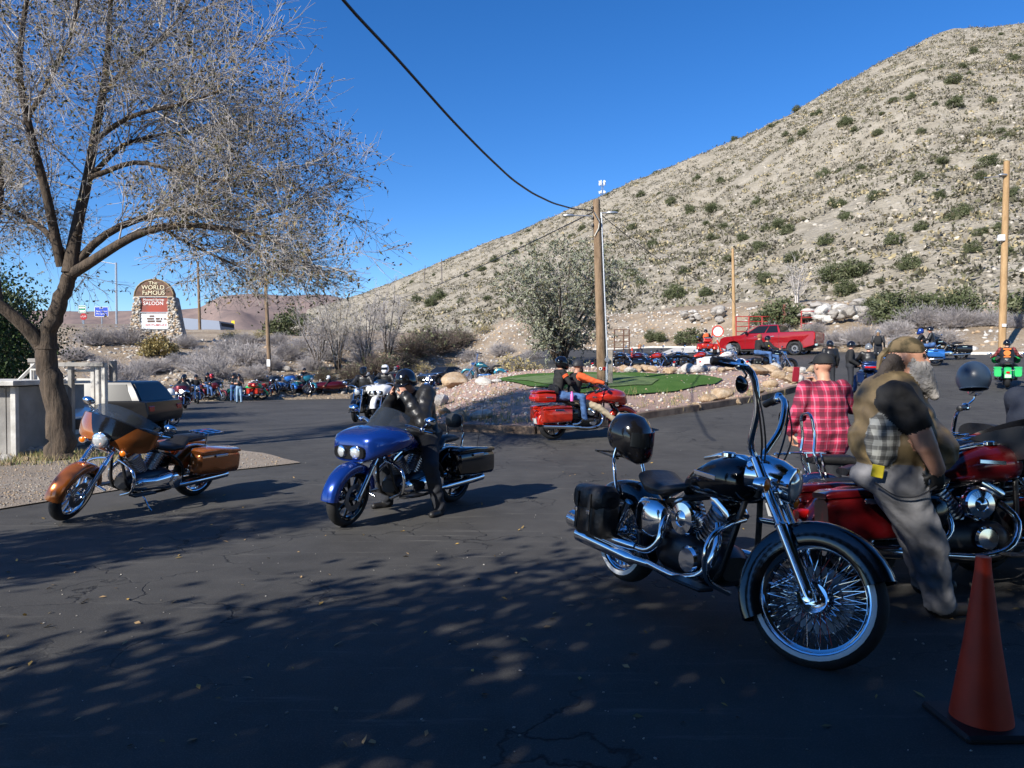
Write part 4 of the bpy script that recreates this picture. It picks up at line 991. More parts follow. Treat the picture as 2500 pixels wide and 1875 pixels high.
for x, y0 in ((1914, 745), (2104, 738)):
    b = at(x, 835, YG*.99); mb = MB(); mb.tube([(0,0,-.5),(0,0,(835-y0)/FPX*YG)], .11, 8); o = mb.build("gate_post", mat("rusty_post", (.17,.07,.045), .8, var=.3), None); o.location = b; tag(o, "rusty steel post at the end of a red pipe gate", "post", "rusty gate posts")
gate(1500, 1536, 805, 855, 52, 4, "rusty brown ladder-like gate end at the left of the exit road", (.0,.62,1), 0, mat("rusty_pipe", (.11,.055,.035), .8))
# ---- cones and barricade
ORANGE = mat("cone_orange", (.48,.032,.008), .5, var=.12, vscale=8)
def cone(p, h, r, label, base=True, m=None, group=None, name="traffic_cone"):
    root = empty(name, p, random.uniform(-.2,.2), label, "cone", group)
    mb = MB(); mb.lathe([(.03,r),(.06,r*.97),(h*.5,r*.58),(h*.93,r*.26),(h,r*.24),(h,r*.15)], (0,0,0), (0,0,1), 32); mb.build("cone_body", m or ORANGE, root, 50)
    if base: mb = MB(); mb.box((0,0,.018), (r*2.75,r*2.75,.036), None, .012); mb.build("base", BLACKSATIN, root, 30)
    return root
cone(G(2395, 1772), .715, .118, "tall orange traffic cone in the shade beside the bearded man")
cone(G(1543, 893), 1.0, .16, "red-orange channelizer cone behind the parked cruisers", group=None)
bp_ = G(1757, 850); rs = empty("round_sign", bp_+Vector((0,.6,0)), 0, "white round sign with red rim behind the red touring bike", "sign"); k2 = bp_.y/FPX
mb = MB(); mb.lathe([(0,13*k2),(.04,13*k2)], (0,0,42*k2), (0,-1,0), 28); mb.build("disc", WHITEP, rs, 30)
mb = MB(); mb.lathe([(.0,14.5*k2),(.06,14.5*k2),(.06,12*k2),(0,12*k2)], (0,-.02,42*k2), (0,-1,0), 28, cap=False); mb.build("rim", mat("red_rim", (.55,.05,.03), .5), rs)
mb = MB(); mb.tube([(0,.04,-.1),(0,.04,38*k2)], .05, 6); mb.build("stand", GALV, rs)
cone(G(1765, 866), 1.05, .17, "leaning orange channelizer beside the red touring bike", group=None).rotation_euler = (0, R(-22), 0)
for x in (1722, 1734, 1745):
    p = G(x, 848); o = MB(); o.tube([(0,0,0),(0,0,1.15)], .05, 8); q = o.build("marker_post", ORANGE, None); q.location = p+Vector((0,.8,0)); tag(q, "thin orange marker post beyond the red touring bike", "post", "orange marker posts")
# ---- highway furniture behind the sign
def board(px, py, w_, h_, Y, m, label, name="road_sign", post=True, lines=(), lm=None, border=None, oct=False):
    c = at(px, py, Y); gz_ = TZ(c.x, Y); root = empty(name, (c.x, Y, gz_), 0, label, "sign"); k = Y/FPX; z = c.z-gz_
    mb = MB()
    if oct: mb.prism([(w_*k/2*1.08*math.cos(R(22.5+45*i)), w_*k/2*1.08*math.sin(R(22.5+45*i))) for i in range(8)], (0,0,z), (1,0,0), (0,0,1), (0,-1,0), .05)
    else: mb.box((0,0,z), (w_*k,.05,h_*k), None, .012)
    bd = mb.build("board", m, root, 30)
    if border:
        mb = MB()
        for (cx_, cz_, dx, dz) in ((0,h_/2-.6,w_,1),(0,-h_/2+.6,w_,1),(w_/2-.6,0,1,h_),(-w_/2+.6,0,1,h_)): mb.box((cx_*k, -.035, z+cz_*k), (dx*k,.02,dz*k))
        mb.build("border", border, bd, 0)
    for (s_, dy, sz) in lines: text("lettering", s_, sz*k, lm or WL, bd, (0,-.04,z-dy*k), ext=.005)
    if post: mb = MB(); mb.tube([(0,.06,-.4),(0,.06,z)], .07, 6); mb.build("post", GALV, root)
    return root
SB = mat("sign_blue", (.015,.06,.42), .4); SGN = mat("sign_green", (.01,.22,.12), .4); SR = mat("sign_stop_red", (.38,.015,.015), .4); SY = mat("sign_yellow", (.75,.55,.02), .5)
board(248, 761, 34, 24, 92, SB, "blue highway sign with white lettering left of the saloon sign", lines=(("Next Store", 1, 6), ("Mtn Springs", -4, 6)) if 0 else (("EXIT", -8, 4.5), ("Next  Store", -1, 5.5), ("Mtn Springs", 5, 5.5)), border=WHITEP)
bdg = board(201, 755, 18, 18, 88, SGN, "green and white street-name sign above the stop sign", lines=(), border=WHITEP)
for dy in (-4, 4):
    c = [o for o in bdg.children if o.name.startswith("board")][0]; mb = MB(); z = at(201, 755, 88).z - bdg.location.z; mb.box((0,-.04,z-dy*88/FPX), (13*88/FPX,.02,3.6*88/FPX)); mb.build("name_plate", WHITEP, c, 0)
board(204, 773, 16, 16, 86, SR, "red octagonal stop sign beyond the bank", lines=(("STOP", 0, 5.5),), oct=True)
board(569, 787, 8, 8, 95, SY, "small yellow warning sign beside the highway")
gl = at(285, 792, 96); o = MB(); o.tube([(0,0,-1),(0,0,9.5)], .14, 8); o.tube([(0,0,9.3),(-3.6,0,9.9)], .06, 6); o.box((-3.7,0,9.9), (.9,.3,.14)); q = o.build("highway_lamp", GALV, None); q.location = (gl.x, gl.y, TZ(gl.x, gl.y)); tag(q, "tall steel highway lamp post left of the saloon sign", "lamp post")
gr = empty("guardrail", at(150, 800, 84), R(2), "dark wooden-post guardrail along the highway", "guardrail")
for i in range(9):
    mb = MB(); mb.box((i*1.4-2.8,0,-.2), (.16,.16,1.2)); mb.build("post", TWIGDARK, gr, 0)
for z in (.32, .02): mb = MB(); mb.box((3,-.12,z), (12.5,.06,.2)); mb.build("rail", mat("guardrail_steel", (.16,.13,.11), .7), gr, 0)
hb = at(492, 816, 88); hs = empty("low_building", (hb.x, hb.y, TZ(hb.x, hb.y)-1.5), 0, "low dark building with grey-blue metal roof right of the saloon sign", "building"); kb = 88/FPX
mb = MB(); mb.box((0,2,1.2), (98*kb,4,2.6)); mb.build("wall", mat("dark_wall", (.05,.04,.035), .9), hs, 30)
mb = MB(); mb.prism([(-51*kb,1.45),(51*kb,1.45),(47*kb,2.7),(-47*kb,3.1)], (0,1.8,0), (1,0,0), (0,0,1), (0,-1,0), 4.6); mb.build("roof", mat("blue_metal_roof", (.23,.26,.32), .5, .3), hs, 30)
for x in (-40, -18, 20, 36): mb = MB(); mb.box((x*kb, -.1, .8), (.25,.2,1.9)); mb.build("porch_post", TWIGDARK, hs, 0)
# ================================================================== MOTORCYCLES
# local axes: x forward, y left, z up; rear axle at x=-.81, front axle at x=.84
def arc_sheet(mb, cx, cz, r, w_, a0, a1, n=18, side=.05, crown=.02, m=6, yc=0.):
    """fender: arched sheet around an axle; a measured from +x towards +z"""
    rings = []
    for i in range(n+1):
        a = a0+(a1-a0)*i/n; ring = []
        prof = [(-w_/2, -side)] + [(-w_/2*math.cos(math.pi*k/m), crown*math.sin(math.pi*k/m)) for k in range(m+1)] + [(w_/2, -side)]
        inner = [(y*.93, d-.006) for y, d in prof[::-1]]
        for y, d in prof+inner: ring.append((cx+(r+d)*math.cos(a), yc+y, cz+(r+d)*math.sin(a)))
        rings.append(ring)
    return mb.loft(rings)
def make_wheel(root, cx, cz, Rw, wd, style, T=None, name="front_wheel", white=False, rimR=None, det=1, rimmat=None, yc=0.):
    n = 40 if det > 1 else (26 if det == 1 else 16); rr = rimR or Rw*.72; c = (cx, yc, cz); rm = rimmat or (CHROME if style in ('spoke', 'chrome') else BLACKGLOSS)
    mb = MB(T); h = wd/2
    mb.lathe([(-h*.8,rr),(-h*.85,rr*1.03),(-h*.55,rr*1.0),(-h*.4,rr*.93),(h*.4,rr*.93),(h*.55,rr*1.0),(h*.85,rr*1.03),(h*.8,rr)], c, (0,1,0), n, cap=False)
    mb.lathe([(-.08,.0),(-.08,.022),(-.05,.045),(-.045,.03),(.045,.03),(.05,.045),(.08,.022),(.08,0)], c, (0,1,0), 16)
    wheel = mb.build(name, rm, root, 50)
    mb = MB(T); tp = []
    for k in range(13):
        a = -math.pi*.5*1.18 + math.pi*1.18*k/12; tp.append((h*1.0*math.sin(a), rr + (Rw-rr)*(math.cos(a)*.62+.38)))
    mb.lathe(tp, c, (0,1,0), n, cap=False); mb.build("tyre", RUBBER, wheel, 60)
    if white:
        mb = MB(T)
        for s in (-1, 1): mb.lathe([(s*(h*.99+.002),rr*1.045),(s*(h*1.0+.004),rr+(Rw-rr)*.22),(s*(h*1.0+.005),rr+(Rw-rr)*.34),(s*(h*.985+.004),rr+(Rw-rr)*.46)], c, (0,1,0), n, cap=False)
        mb.build("whitewall", WHITEWALL, wheel, 60)
    mb = MB(T); c = Vector(c)
    if style == 'spoke':
        N = 26 if det > 1 else 12
        for i in range(N):
            for s in (-1, 1):
                for tw in (-1, 1):
                    a = 2*math.pi*(i+.25*s)/N; b = a+tw*.62
                    mb.tube([c+Vector((math.cos(b)*.05, s*.04, math.sin(b)*.05)), c+Vector((math.cos(a)*rr*.96, s*.012, math.sin(a)*rr*.96))], .0026 if det > 1 else .004, 4, False)
        mb.build("spokes", CHROME, wheel)
        if det > 1:
            mb = MB(T)
            for s in (-1, 1): mb.lathe([(s*.052,.03),(s*.056,.075),(s*.05,.08),(s*.046,.03)], c, (0,1,0), 30)
            mb.lathe([(-.10,.0),(-.10,.035),(-.055,.04),(.055,.04),(.10,.035),(.10,0)], c, (0,1,0), 24); mb.build("hub", CHROME, wheel)
    else:
        N = 9 if style != 'chrome' else 10
        for i in range(N):
            a = 2*math.pi*i/N
            for da in ((-.06, .06) if det > 1 else (0,)):
                d = Vector((math.cos(a+da), 0, math.sin(a+da))); d2 = Vector((math.cos(a), 0, math.sin(a)))
                mb.tube([c+d*.04, c+d*rr*.5+Vector((0,.012,0)), c+d2*rr*.5*0+d*rr*.97], [.014,.011,.010] if det > 1 else .014, 6)
        mb.build("cast_spokes", rm if style != 'machined' else BLACKGLOSS, wheel)
    if det > 0:
        for s in ((-1, 1) if name == "front_wheel" and style != 'spoke' else (1,)):
            mb = MB(T); mb.lathe([(s*.062,rr*.38),(s*.062,rr*.64),(s*.068,rr*.64),(s*.068,rr*.38)], c, (0,1,0), n, cap=False); mb.build("brake_disc", mat("disc_steel", (.22,.22,.23), .4, .9), wheel, 40)
    return wheel
def batwing(root, T, m1, m2, det=1, screen=True):
    """fork-mounted fairing: coloured wings around a dark centre"""
    def zt(u): return 1.19 - .10*abs(u)**2.2
    def zb(u):
        a = abs(u); return 0.86 + .10*math.exp(-((a-.0)/.28)**2)*0 + (.05*math.cos(a*math.pi*1.0) if a < 1 else 0) + .06*a**3
    def surf(u, z, off=0):
        y = u*.43; x = .60 - .26*abs(u)**2.4 - .34*max(0, z-.98)**1.2 - .10*max(0, .95-z) + off
        return (x, y, z)
    def split(u): a = abs(u); return .93 + .30*ss(.12, .86, a)
    n = 26 if det > 1 else 14
    mb = MB(T); mb.shell(lambda i, j: surf(i*2-1, zb(i*2-1)+(min(float(split(i*2-1)), zt(i*2-1)-.004)-zb(i*2-1))*j), n, 6, .05, (-1,0,0)); f = mb.build("fairing", m1, root, 60)
    mb = MB(T); mb.shell(lambda i, j: surf(i*2-1, float(split(i*2-1))+(zt(i*2-1)-float(split(i*2-1)))*j if float(split(i*2-1)) < zt(i*2-1) else zt(i*2-1)), n, 6, .045, (-1,0,0)); mb.build("centre_panel", m2, f, 60)
    mb = MB(T); mb.sloft([(.28,0,.99,.33,.12,3),(.36,0,.99,.34,.12,3),(.44,0,.98,.27,.10,3)], 20); mb.build("inner_shell", BLACKSATIN, f, 60)
    if screen:
        mb = MB(T)
        def sc(i, j):
            u = i*2-1; z = zt(u)-.03+(.15*(1-.35*abs(u)**2))*j; return (.565-.24*abs(u)**2.2-.36*max(0, z-.98)-.06*j, u*.40, z)
        mb.shell(sc, 16, 4, .004, (-1,0,0)); mb.build("windshield", SMOKEGLASS, f, 60)
        if det > 1: mb = MB(T); mb.tube([Vector(sc(i/20, 0))+Vector((.012,0,.012)) for i in range(21)], .007, 6); mb.build("windshield_trim", CHROME, f)
    mb = MB(T); mb.lathe([(-.10,.075),(0,.098),(.03,.098),(.035,.09)], (.60,0,.93), (1,0,-.08), 24); hl = mb.build("headlight", CHROME, root, 40)
    mb = MB(T); mb.lathe([(.02,.088),(.04,.080),(.055,.04),(.058,0)], (.605,0,.93), (1,0,-.08), 24); mb.build("lens", LENS if det < 3 else LAMPLIT, hl, 60)
    return f
def sharknose(root, m1, det=1, screenh=.22):
    mb = MB(); secs = [(.825,0,.825,.17,.09,3.4),(.81,0,.835,.245,.135,3.6),(.76,0,.855,.30,.16,3.6),(.66,0,.88,.36,.165,3.0),(.55,0,.90,.415,.17,2.7),(.42,0,.91,.43,.165,2.5),(.30,0,.91,.40,.145,2.4),(.20,0,.90,.33,.10,2.4)]
    mb.sloft(secs, 28); f = mb.build("fairing", m1, root, 50)
    mb = MB(); mb.sloft([(.70,0,.815,.22,.06,3),(.80,0,.805,.235,.082,3.4),(.838,0,.803,.215,.072,3.6)], 24); mb.build("lamp_recess", BLACKGLOSS, f, 40)
    for s in (-1, 1):
        mb = MB(); mb.lathe([(0,.070),(.018,.072),(.024,.062),(.03,.02),(.031,0)], (.826,s*.10,.803), (1,s*.18,-.08), 20); h = mb.build("headlight", CHROME, root, 40)
        mb = MB(); mb.lathe([(.012,.062),(.026,.052),(.036,.02),(.037,0)], (.829,s*.10,.803), (1,s*.18,-.08), 20); mb.build("lens", LENS, h, 60)
    mb = MB(); 
    def sc(i, j): u = i*2-1; return (.60-.20*abs(u)**2-.26*j, u*(.30-.07*j*abs(u)), 1.0+screenh*j*(1-.25*abs(u)**2.5)-.06*abs(u)**2)
    mb.shell(sc, 14, 5, .004, (-1,0,0)); mb.build("windshield", SMOKEGLASS, f, 60)
    mb = MB(); mb.tube([Vector(sc(i/16, 0))+Vector((.01,0,.006)) for i in range(2, 15)], .008, 6); mb.build("screen_trim", CHROME, f)
    return f
def cylinder_fins(mb, base, top, r, n, seg=16):
    b, t = Vector(base), Vector(top); ax = (t-b); L = ax.length; prof = []
    for i in range(n):
        h = L*i/n; prof += [(h, r*.8), (h+L/n*.35, r*.8), (h+L/n*.4, r), (h+L/n*.8, r), (h+L/n*.85, r*.8)]
    mb.lathe(prof, b, ax, seg)
def bike(name, loc, heading, label, style='cruiser', col=None, col2=None, det=1, steer=0., lean=0., lit=False, group=None, **o):
    """style: cruiser | batwing | sharknose ; col main paint, col2 second paint"""
    col = col or BLACKGLOSS; col2 = col2 or col
    root = empty(name, loc, 0, label, "motorcycle", group); root.rotation_euler = (lean, 0, heading)
    Rf, Rr, wf, wr = o.get('Rf', .325), o.get('Rr', .32), o.get('wf', .12), o.get('wr', .15)
    fa, ra = Vector((.84, 0, Rf)), Vector((-.81, 0, Rr)); head = Vector((.42, 0, .98)); axis = (head-fa).normalized(); axis = Vector((axis.x, 0, axis.z))
    T = Matrix.Translation(head) @ Matrix.Rotation(steer, 4, axis) @ Matrix.Translation(-head) if steer else None
    wst = o.get('wheel', 'cast'); white = o.get('white', False)
    make_wheel(root, fa.x, fa.z, Rf, wf, wst, T, "front_wheel", white, o.get('rimf'), det)
    if not o.get('trike'): make_wheel(root, ra.x, ra.z, Rr, wr, wst, None, "rear_wheel", white, None, det)
    n = 14 if det > 1 else 8
    # front fender
    a0, a1 = o.get('ffa', (R(2), R(172))); mb = MB(T); arc_sheet(mb, fa.x, fa.z, Rf+.022, wf+.05, a0, a1, 24 if det > 1 else 12, o.get('ffside', .07), .03); ff = mb.build("front_fender", o.get('fcol', col), root, 50)
    # forks
    for s in (-1, 1):
        d = Vector((0, s*(wf/2+.055), 0)); p = lambda f: fa.lerp(head, f)+d
        mb = MB(T); mb.tube([p(-.04), p(0), p(.06), p(.5)], [.03,.036,.031,.031], n); mb.lathe([(-.035,.0),(-.03,.028),(.03,.028),(.035,0)], fa+d, (0,1,0), n); leg = mb.build("fork_leg", o.get('fork', CHROME), root, 50)
        mb = MB(T); mb.tube([p(.5), p(.52), p(1.02)], [.038,.028,.028], n); mb.build("fork_tube", o.get('fork2', CHROME), leg, 50)
    mb = MB(T); mb.box(head+Vector((-.01,0,-.02)), (.09,.24,.05), (0,R(-30),0), .015); mb.box(fa.lerp(head,.74), (.09,.24,.05), (0,R(-30),0), .015); mb.build("triple_clamp", o.get('fork2', CHROME), root, 40)
    # bars
    bh = o.get('bar', 'low'); gz = {'low': 1.09, 'mid': 1.08, 'high': 1.22, 'ape': 1.42}[bh]
    if bh == 'ape':
        mkp = lambda s: [(.40,s*.035,1.0),(.36,s*.10,1.04),(.40,s*.19,1.24),(.37,s*.25,1.42),(.33,s*.28,1.475),(.20,s*.40,1.45)]
    else:
        mkp = lambda s: [(.40,s*.03,1.02),(.38,s*.12,gz-.02),(.30,s*.27,gz+.02),(.15,s*.41,gz-.03),(.06,s*.45,gz-.05)]
    hb = None
    mb = MB(T)
    for s in (-1, 1): mb.tube([tuple(q) for q in smooth_path(mkp(s), 18)], .0165 if bh != 'ape' else .019, n)
    hb = mb.build("handlebar", CHROME if o.get('barcol') is None else o['barcol'], root, 60)
    for s in (-1, 1):
        P = mkp(s); e = Vector(P[-1]); d = (Vector(P[-1])-Vector(P[-2])).normalized(); mb = MB(T); mb.tube([e-d*.10, e-d*.09, e+d*.035, e+d*.04], [.018,.023,.023,.016], n); mb.build("grip", BLACKSATIN, hb, 50)
        if det > 0:
            mb = MB(T); q = e-d*.13; mb.box(q, (.05,.05,.06), None, .012); f = Vector((.05,0,.0)); mb.tube([q+f*.8, q+f+d*.08, q+f*.9+d*.17], [.007,.008,.006], 5); mb.build("lever", CHROME if det > 1 else BLACKSATIN, hb, 50)
        if o.get('mirror', True):
            mb = MB(T); q = e-d*.12; tip = q+Vector((.03,s*.09,.12)) if bh != 'ape' else q+Vector((.05,s*.02,-.12)); mb.tube([q, q.lerp(tip,.5)+Vector((.04,0,0)), tip], .007, 5); mb.sloft([(tip.x-.012,tip.y,tip.z,.03,.02),(tip.x,tip.y,tip.z,.075,.048),(tip.x+.02,tip.y,tip.z,.06,.036),(tip.x+.035,tip.y,tip.z,.015,.01)], 14); mb.build("mirror", o.get('mirmat', CHROME), hb, 60)
    if bh == 'ape' and det > 1:
        for s in (-1, 1): mb = MB(T); mb.tube([tuple(q) for q in smooth_path([(.36,s*.30,1.45),(.42,s*.23,1.25),(.45,s*.12,1.05),(.42,s*.05,.92)], 12)], .006, 5); mb.tube([tuple(q) for q in smooth_path([(.35,s*.31,1.46),(.46,s*.25,1.22),(.48,s*.13,1.02),(.44,s*.05,.9)], 12)], .005, 5); mb.build("control_cable", BLACKSATIN, hb, 60)
    # headlight / fairing
    if style == 'batwing': batwing(root, T, col, o.get('centre', BLACKGLOSS), 3 if lit and det < 3 else det, o.get('screen', True))
    elif style == 'sharknose': sharknose(root, col, det, o.get('screenh', .22))
    else:
        mb = MB(T); mb.lathe([(-.15,.0),(-.145,.045),(-.09,.085),(.0,.10),(.04,.10),(.045,.092)], (.58,0,.90), (1,0,-.06), 24 if det > 1 else 14); hl = mb.build("headlight", CHROME if o.get('hlmat') is None else o['hlmat'], root, 50)
        mb = MB(T); mb.lathe([(.03,.09),(.055,.07),(.066,.03),(.067,0)], (.58,0,.90), (1,0,-.06), 20); mb.build("lens", LAMPLIT if lit else LENS, hl, 60)
        if o.get('nacelle'):
            mb = MB(T); mb.sloft([(.36,0,.93,.085,.10,2.4),(.46,0,.935,.11,.11,2.3),(.55,0,.92,.11,.105,2.2),(.60,0,.91,.09,.09,2)], 18); mb.build("nacelle", CHROME, hl, 50)
        if o.get('shield'):
            mb = MB(T); sc = lambda i, j: (.56-.10*abs(i*2-1)**2-.20*j, (i*2-1)*(.27-.05*j*abs(i*2-1)), .88+.50*j*(1-.2*abs(i*2-1)**3)); mb.shell(sc, 12, 6, .004, (-1,0,0)); mb.build("windshield", mat("clear_screen", (.5,.55,.6), .05, alpha=.3), root, 60)
    if det > 0 or o.get('spots'):
        for s in (-1, 1):
            c = (.545,s*.235,.84) if style != 'sharknose' else (.55,s*.30,.78); TT = T if style != 'sharknose' else None
            if o.get('spots') or o.get('signals', True):
                mb = MB(TT); mb.lathe([(-.06,.0),(-.05,.03),(0,.042),(.015,.042)], c, (1,0,0), 14); mb.tube([c, (c[0]-.03, c[1]*.45, c[2]+.02)], .011, 5); sl = mb.build("spot_lamp" if o.get('spots') else "turn_signal", CHROME, root, 50)
                mb = MB(TT); mb.lathe([(.012,.038),(.026,.02),(.028,0)], c, (1,0,0), 14); mb.build("lens", (LAMPLIT if lit else LENS) if o.get('spots') else AMBER, sl, 60)
    # frame
    mb = MB(); 
    for s in (-1, 1): mb.tube([tuple(q) for q in smooth_path([(.38,s*.03,.90),(.33,s*.10,.55),(.27,s*.14,.23),(-.1,s*.15,.20),(-.45,s*.15,.24),(-.55,s*.13,.45),(-.35,s*.08,.66),(.3,s*.03,.80)], 24)], .018, 6)
    for s in (-1, 1): mb.tube([(-.45,s*.15,.32),(-.81,s*.14,Rr)], .024, 6)
    mb.tube([(.40,0,.80),(.44,0,1.0)], .045, 10); mb.build("frame", BLACKSATIN, root, 60)
    # engine
    eng = o.get('eng', CHROME); fin = o.get('fin', STEEL if det > 1 else BLACKSATIN)
    mb = MB(); mb.sloft([(-.32,0,.36,.13,.10,3.5),(-.25,0,.36,.15,.13,3.5),(.0,0,.36,.15,.14,3),(.2,0,.35,.14,.12,3),(.27,0,.35,.10,.07,3)], 18); ec = mb.build("engine_case", mat("grey_engine", (.05,.05,.054), .35, .8) if det > 0 else BLACKSATIN, root, 45)
    for dx in (-.19, .19):
        b, t = Vector((dx*.30-.02,0,.46)), Vector((dx-.02,0,.68)); mb = MB(); cylinder_fins(mb, b, t, .098, 9 if det > 0 else 4, 18 if det > 1 else 10); mb.build("cylinder", fin, ec, 40)
        mb = MB(); d = (t-b).normalized(); mb.sloft([(q*.03-.09,0,0,.085,w_,3) for q, w_ in ((0,.03),(1,.05),(5,.05),(6,.03))], 14)
        Rm = Matrix.Translation(t+d*.02) @ Matrix.Rotation(-math.atan2(dx*.7,.22)*-1, 4, 'Y'); mb.v = [Rm @ v for v in mb.v]; mb.build("rocker_box", eng, ec, 40)
    # right side: air cleaner, cam cover ; left side: primary cover
    mb = MB(); c = (.0,-.16,.60); mb.lathe([(-.05,.085),(-.0,.10),(.035,.105),(.05,.095),(.055,.05),(.05,.045),(.06,.02),(.062,0)], c, (0,-1,0), 30 if det > 1 else 14); mb.build("air_cleaner", eng, ec, 35)
    mb = MB(); mb.lathe([(0,.085),(.035,.085),(.05,.07),(.052,0)], (.05,-.14,.36), (0,-1,0), 24 if det > 1 else 12); mb.sloft([(-.13,0,0,.05,.04,3),(.02,0,0,.06,.075,3),(.12,0,0,.05,.05,3)], 14) if False else None; mb.build("cam_cover", eng, ec, 35)
    mb = MB(); mb.sloft([(-.40,.19,.345,.035,.06,2.6),(-.36,.19,.345,.055,.10,2.6),(-.2,.195,.35,.06,.105,3),(.0,.195,.345,.055,.075,3),(.16,.19,.35,.055,.085,2.8),(.24,.19,.35,.045,.07,2.6),(.27,.19,.35,.02,.04,2.6)], 20); pc = mb.build("primary_cover", eng, root, 45)
    mb = MB(); mb.lathe([(0,.088),(.014,.09),(.02,.08),(.022,.045),(.026,.04),(.026,0)], (-.27,.243,.345), (0,1,0), 26); mb.build("derby_cover", eng, pc, 35)
    if det > 0: mb = MB(); mb.sloft([(-.50,-.13,.54,.05,.09,3),(-.44,-.14,.54,.07,.125,3),(-.28,-.15,.54,.07,.125,3),(-.22,-.14,.54,.05,.09,3)], 18); mb.build("oil_tank", o.get('oil', BLACKGLOSS), root, 45)
    # tank
    tk = o.get('tank', None) or [(.42,0,.86,.05,.06,2.2),(.37,0,.87,.13,.115,2.3),(.26,0,.875,.17,.14,2.4),(.12,0,.865,.165,.13,2.4),(-.02,0,.835,.135,.10,2.4),(-.14,0,.795,.085,.06,2.3),(-.2,0,.775,.04,.03,2.2)]
    mb = MB(); mb.sloft(tk, 24 if det > 1 else 14); tnk = mb.build("fuel_tank", o.get('tcol', col), root, 50)
    if det > 0:
        mb = MB(); mb.lathe([(0,.045),(.02,.045),(.028,.035),(.03,0)], (.2,-.05,tk[2][2]+tk[2][4]-.01), (0,0,1), 18); mb.build("filler_cap", CHROME, tnk, 40)
        mb = MB(); mb.sloft([(-.04,0,tk[3][2]+tk[3][4]-.025,.035,.012,3),(.1,0,tk[3][2]+tk[3][4]+.006,.05,.02,3),(.28,0,tk[2][2]+tk[2][4]-.01,.05,.02,3),(.34,0,tk[2][2]+tk[2][4]-.035,.03,.012,3)], 14); mb.build("console", CHROME if det > 1 else BLACKGLOSS, tnk, 40)
        for s in (-1, 1): mb = MB(); mb.box((.13,s*.166,.885), (.19,.008,.028), (0,R(4),0), .003); mb.build("tank_badge", CHROME, tnk, 30)
    # seat
    st = o.get('seat') or ([(-.10,0,.765,.06,.02,2.5),(-.16,0,.755,.115,.035,2.6),(-.30,0,.735,.165,.04,2.8),(-.44,0,.745,.17,.05,2.8),(-.5,0,.80,.155,.05,2.8),(-.56,0,.82,.13,.05,2.8),(-.78,0,.825,.115,.045,2.8),(-.86,0,.82,.09,.025,2.6)] if o.get('two', True) else [(-.10,0,.775,.06,.02,2.5),(-.16,0,.765,.11,.035,2.6),(-.30,0,.725,.165,.04,2.6),(-.44,0,.735,.175,.06,2.5),(-.52,0,.79,.165,.045,2.5),(-.57,0,.79,.12,.025,2.5)])
    mb = MB(); mb.sloft(st, 20); mb.build("seat", LEATHER, root, 50)
    # rear fender
    if not o.get('trike'):
        mb = MB(); arc_sheet(mb, ra.x, ra.z, Rr+.045, wr+.07, R(25), R(o.get('rfa', 178)), 16, .10, .035); rf = mb.build("rear_fender", o.get('rcol', col), root, 50)
        mb = MB(); mb.sloft([(-1.205,0,.52,.05,.03,3),(-1.17,0,.525,.06,.038,3),(-1.13,0,.53,.05,.03,3)], 12); mb.build("tail_light", REDLENS, rf, 40)
        mb = MB(); mb.box((-1.215,0,.40), (.012,.18,.11), (0,R(-12),0)); mb.build("licence_plate", mat("plate", (.55,.55,.52), .5), rf, 0)
        for s in (-1, 1):
            mb = MB(); mb.lathe([(-.05,.0),(-.04,.025),(.0,.034),(.03,.03),(.035,0)], (-1.12,s*.2,.60), (-1,0,0), 12); mb.tube([(-1.10,s*.2,.60),(-1.08,s*.06,.60)], .01, 5); mb.build("rear_signal", CHROME if det else REDLENS, rf, 50)
            mb = MB(); mb.tube([(-.62,s*.155,.60),(-.80,s*.16,.30)], [.03,.03], 8); mb.build("shock", CHROME, root, 50)
    # exhaust
    ex = o.get('exhaust', 'dual'); exm = o.get('exm', CHROME)
    def muffler(s, z0=.27, z1=.31, x1=-1.12, r=.05, fish=False):
        mb = MB(); P = [(-.25,s*.20,z0),(-.40,s*.21,z0),(-.46,s*.215,z0+.005),(-.95,s*.225,z1-.01),(x1,s*.225,z1)]; rr = [.026,.028,r*.9,r,r*(.95 if not fish else 1.15)]
        mb.tube(P, rr, n, True); return mb.build("muffler", exm, root, 50)
    if ex in ('dual', 'right2'):
        mb = MB(); mb.tube([tuple(q) for q in smooth_path([(.20,-.10,.60),(.30,-.17,.50),(.22,-.20,.30),(.0,-.205,.24),(-.3,-.205,.26)], 16)], .025, n); mb.tube([tuple(q) for q in smooth_path([(-.26,-.09,.60),(-.22,-.17,.55),(-.20,-.19,.42),(-.30,-.205,.33),(-.45,-.21,.33)], 14)], .025, n); mb.build("exhaust_pipe", exm, root, 60)
        if ex == 'dual': muffler(-1); muffler(1); mb = MB(); mb.tube([(-.2,.14,.24),(-.35,.2,.27)], .025, n); mb.build("exhaust_pipe", exm, root, 60)
        else:
            mb = MB(); mb.tube([(-.28,-.205,.255),(-.42,-.21,.25),(-.47,-.215,.25),(-1.1,-.225,.28)], [.026,.028,.044,.058], n); mb.build("muffler", exm, root, 50)
            mb = MB(); mb.tube([(-.42,-.215,.335),(-.47,-.22,.335),(-.60,-.23,.335),(-1.18,-.235,.375),(-1.2,-.235,.376),(-1.19,-.235,.375)], [.026,.034,.038,.066,.066,.055], n); mb.build("muffler", exm, root, 50)
    # foot boards, crash bar, stand
    for s in (-1, 1):
        mb = MB(); mb.box((.22,s*.30,.27), (.30,.11,.022), None, .01); mb.tube([(.2,s*.14,.25),(.2,s*.26,.26)], .014, 5); mb.build("footboard", BLACKSATIN, root, 30)
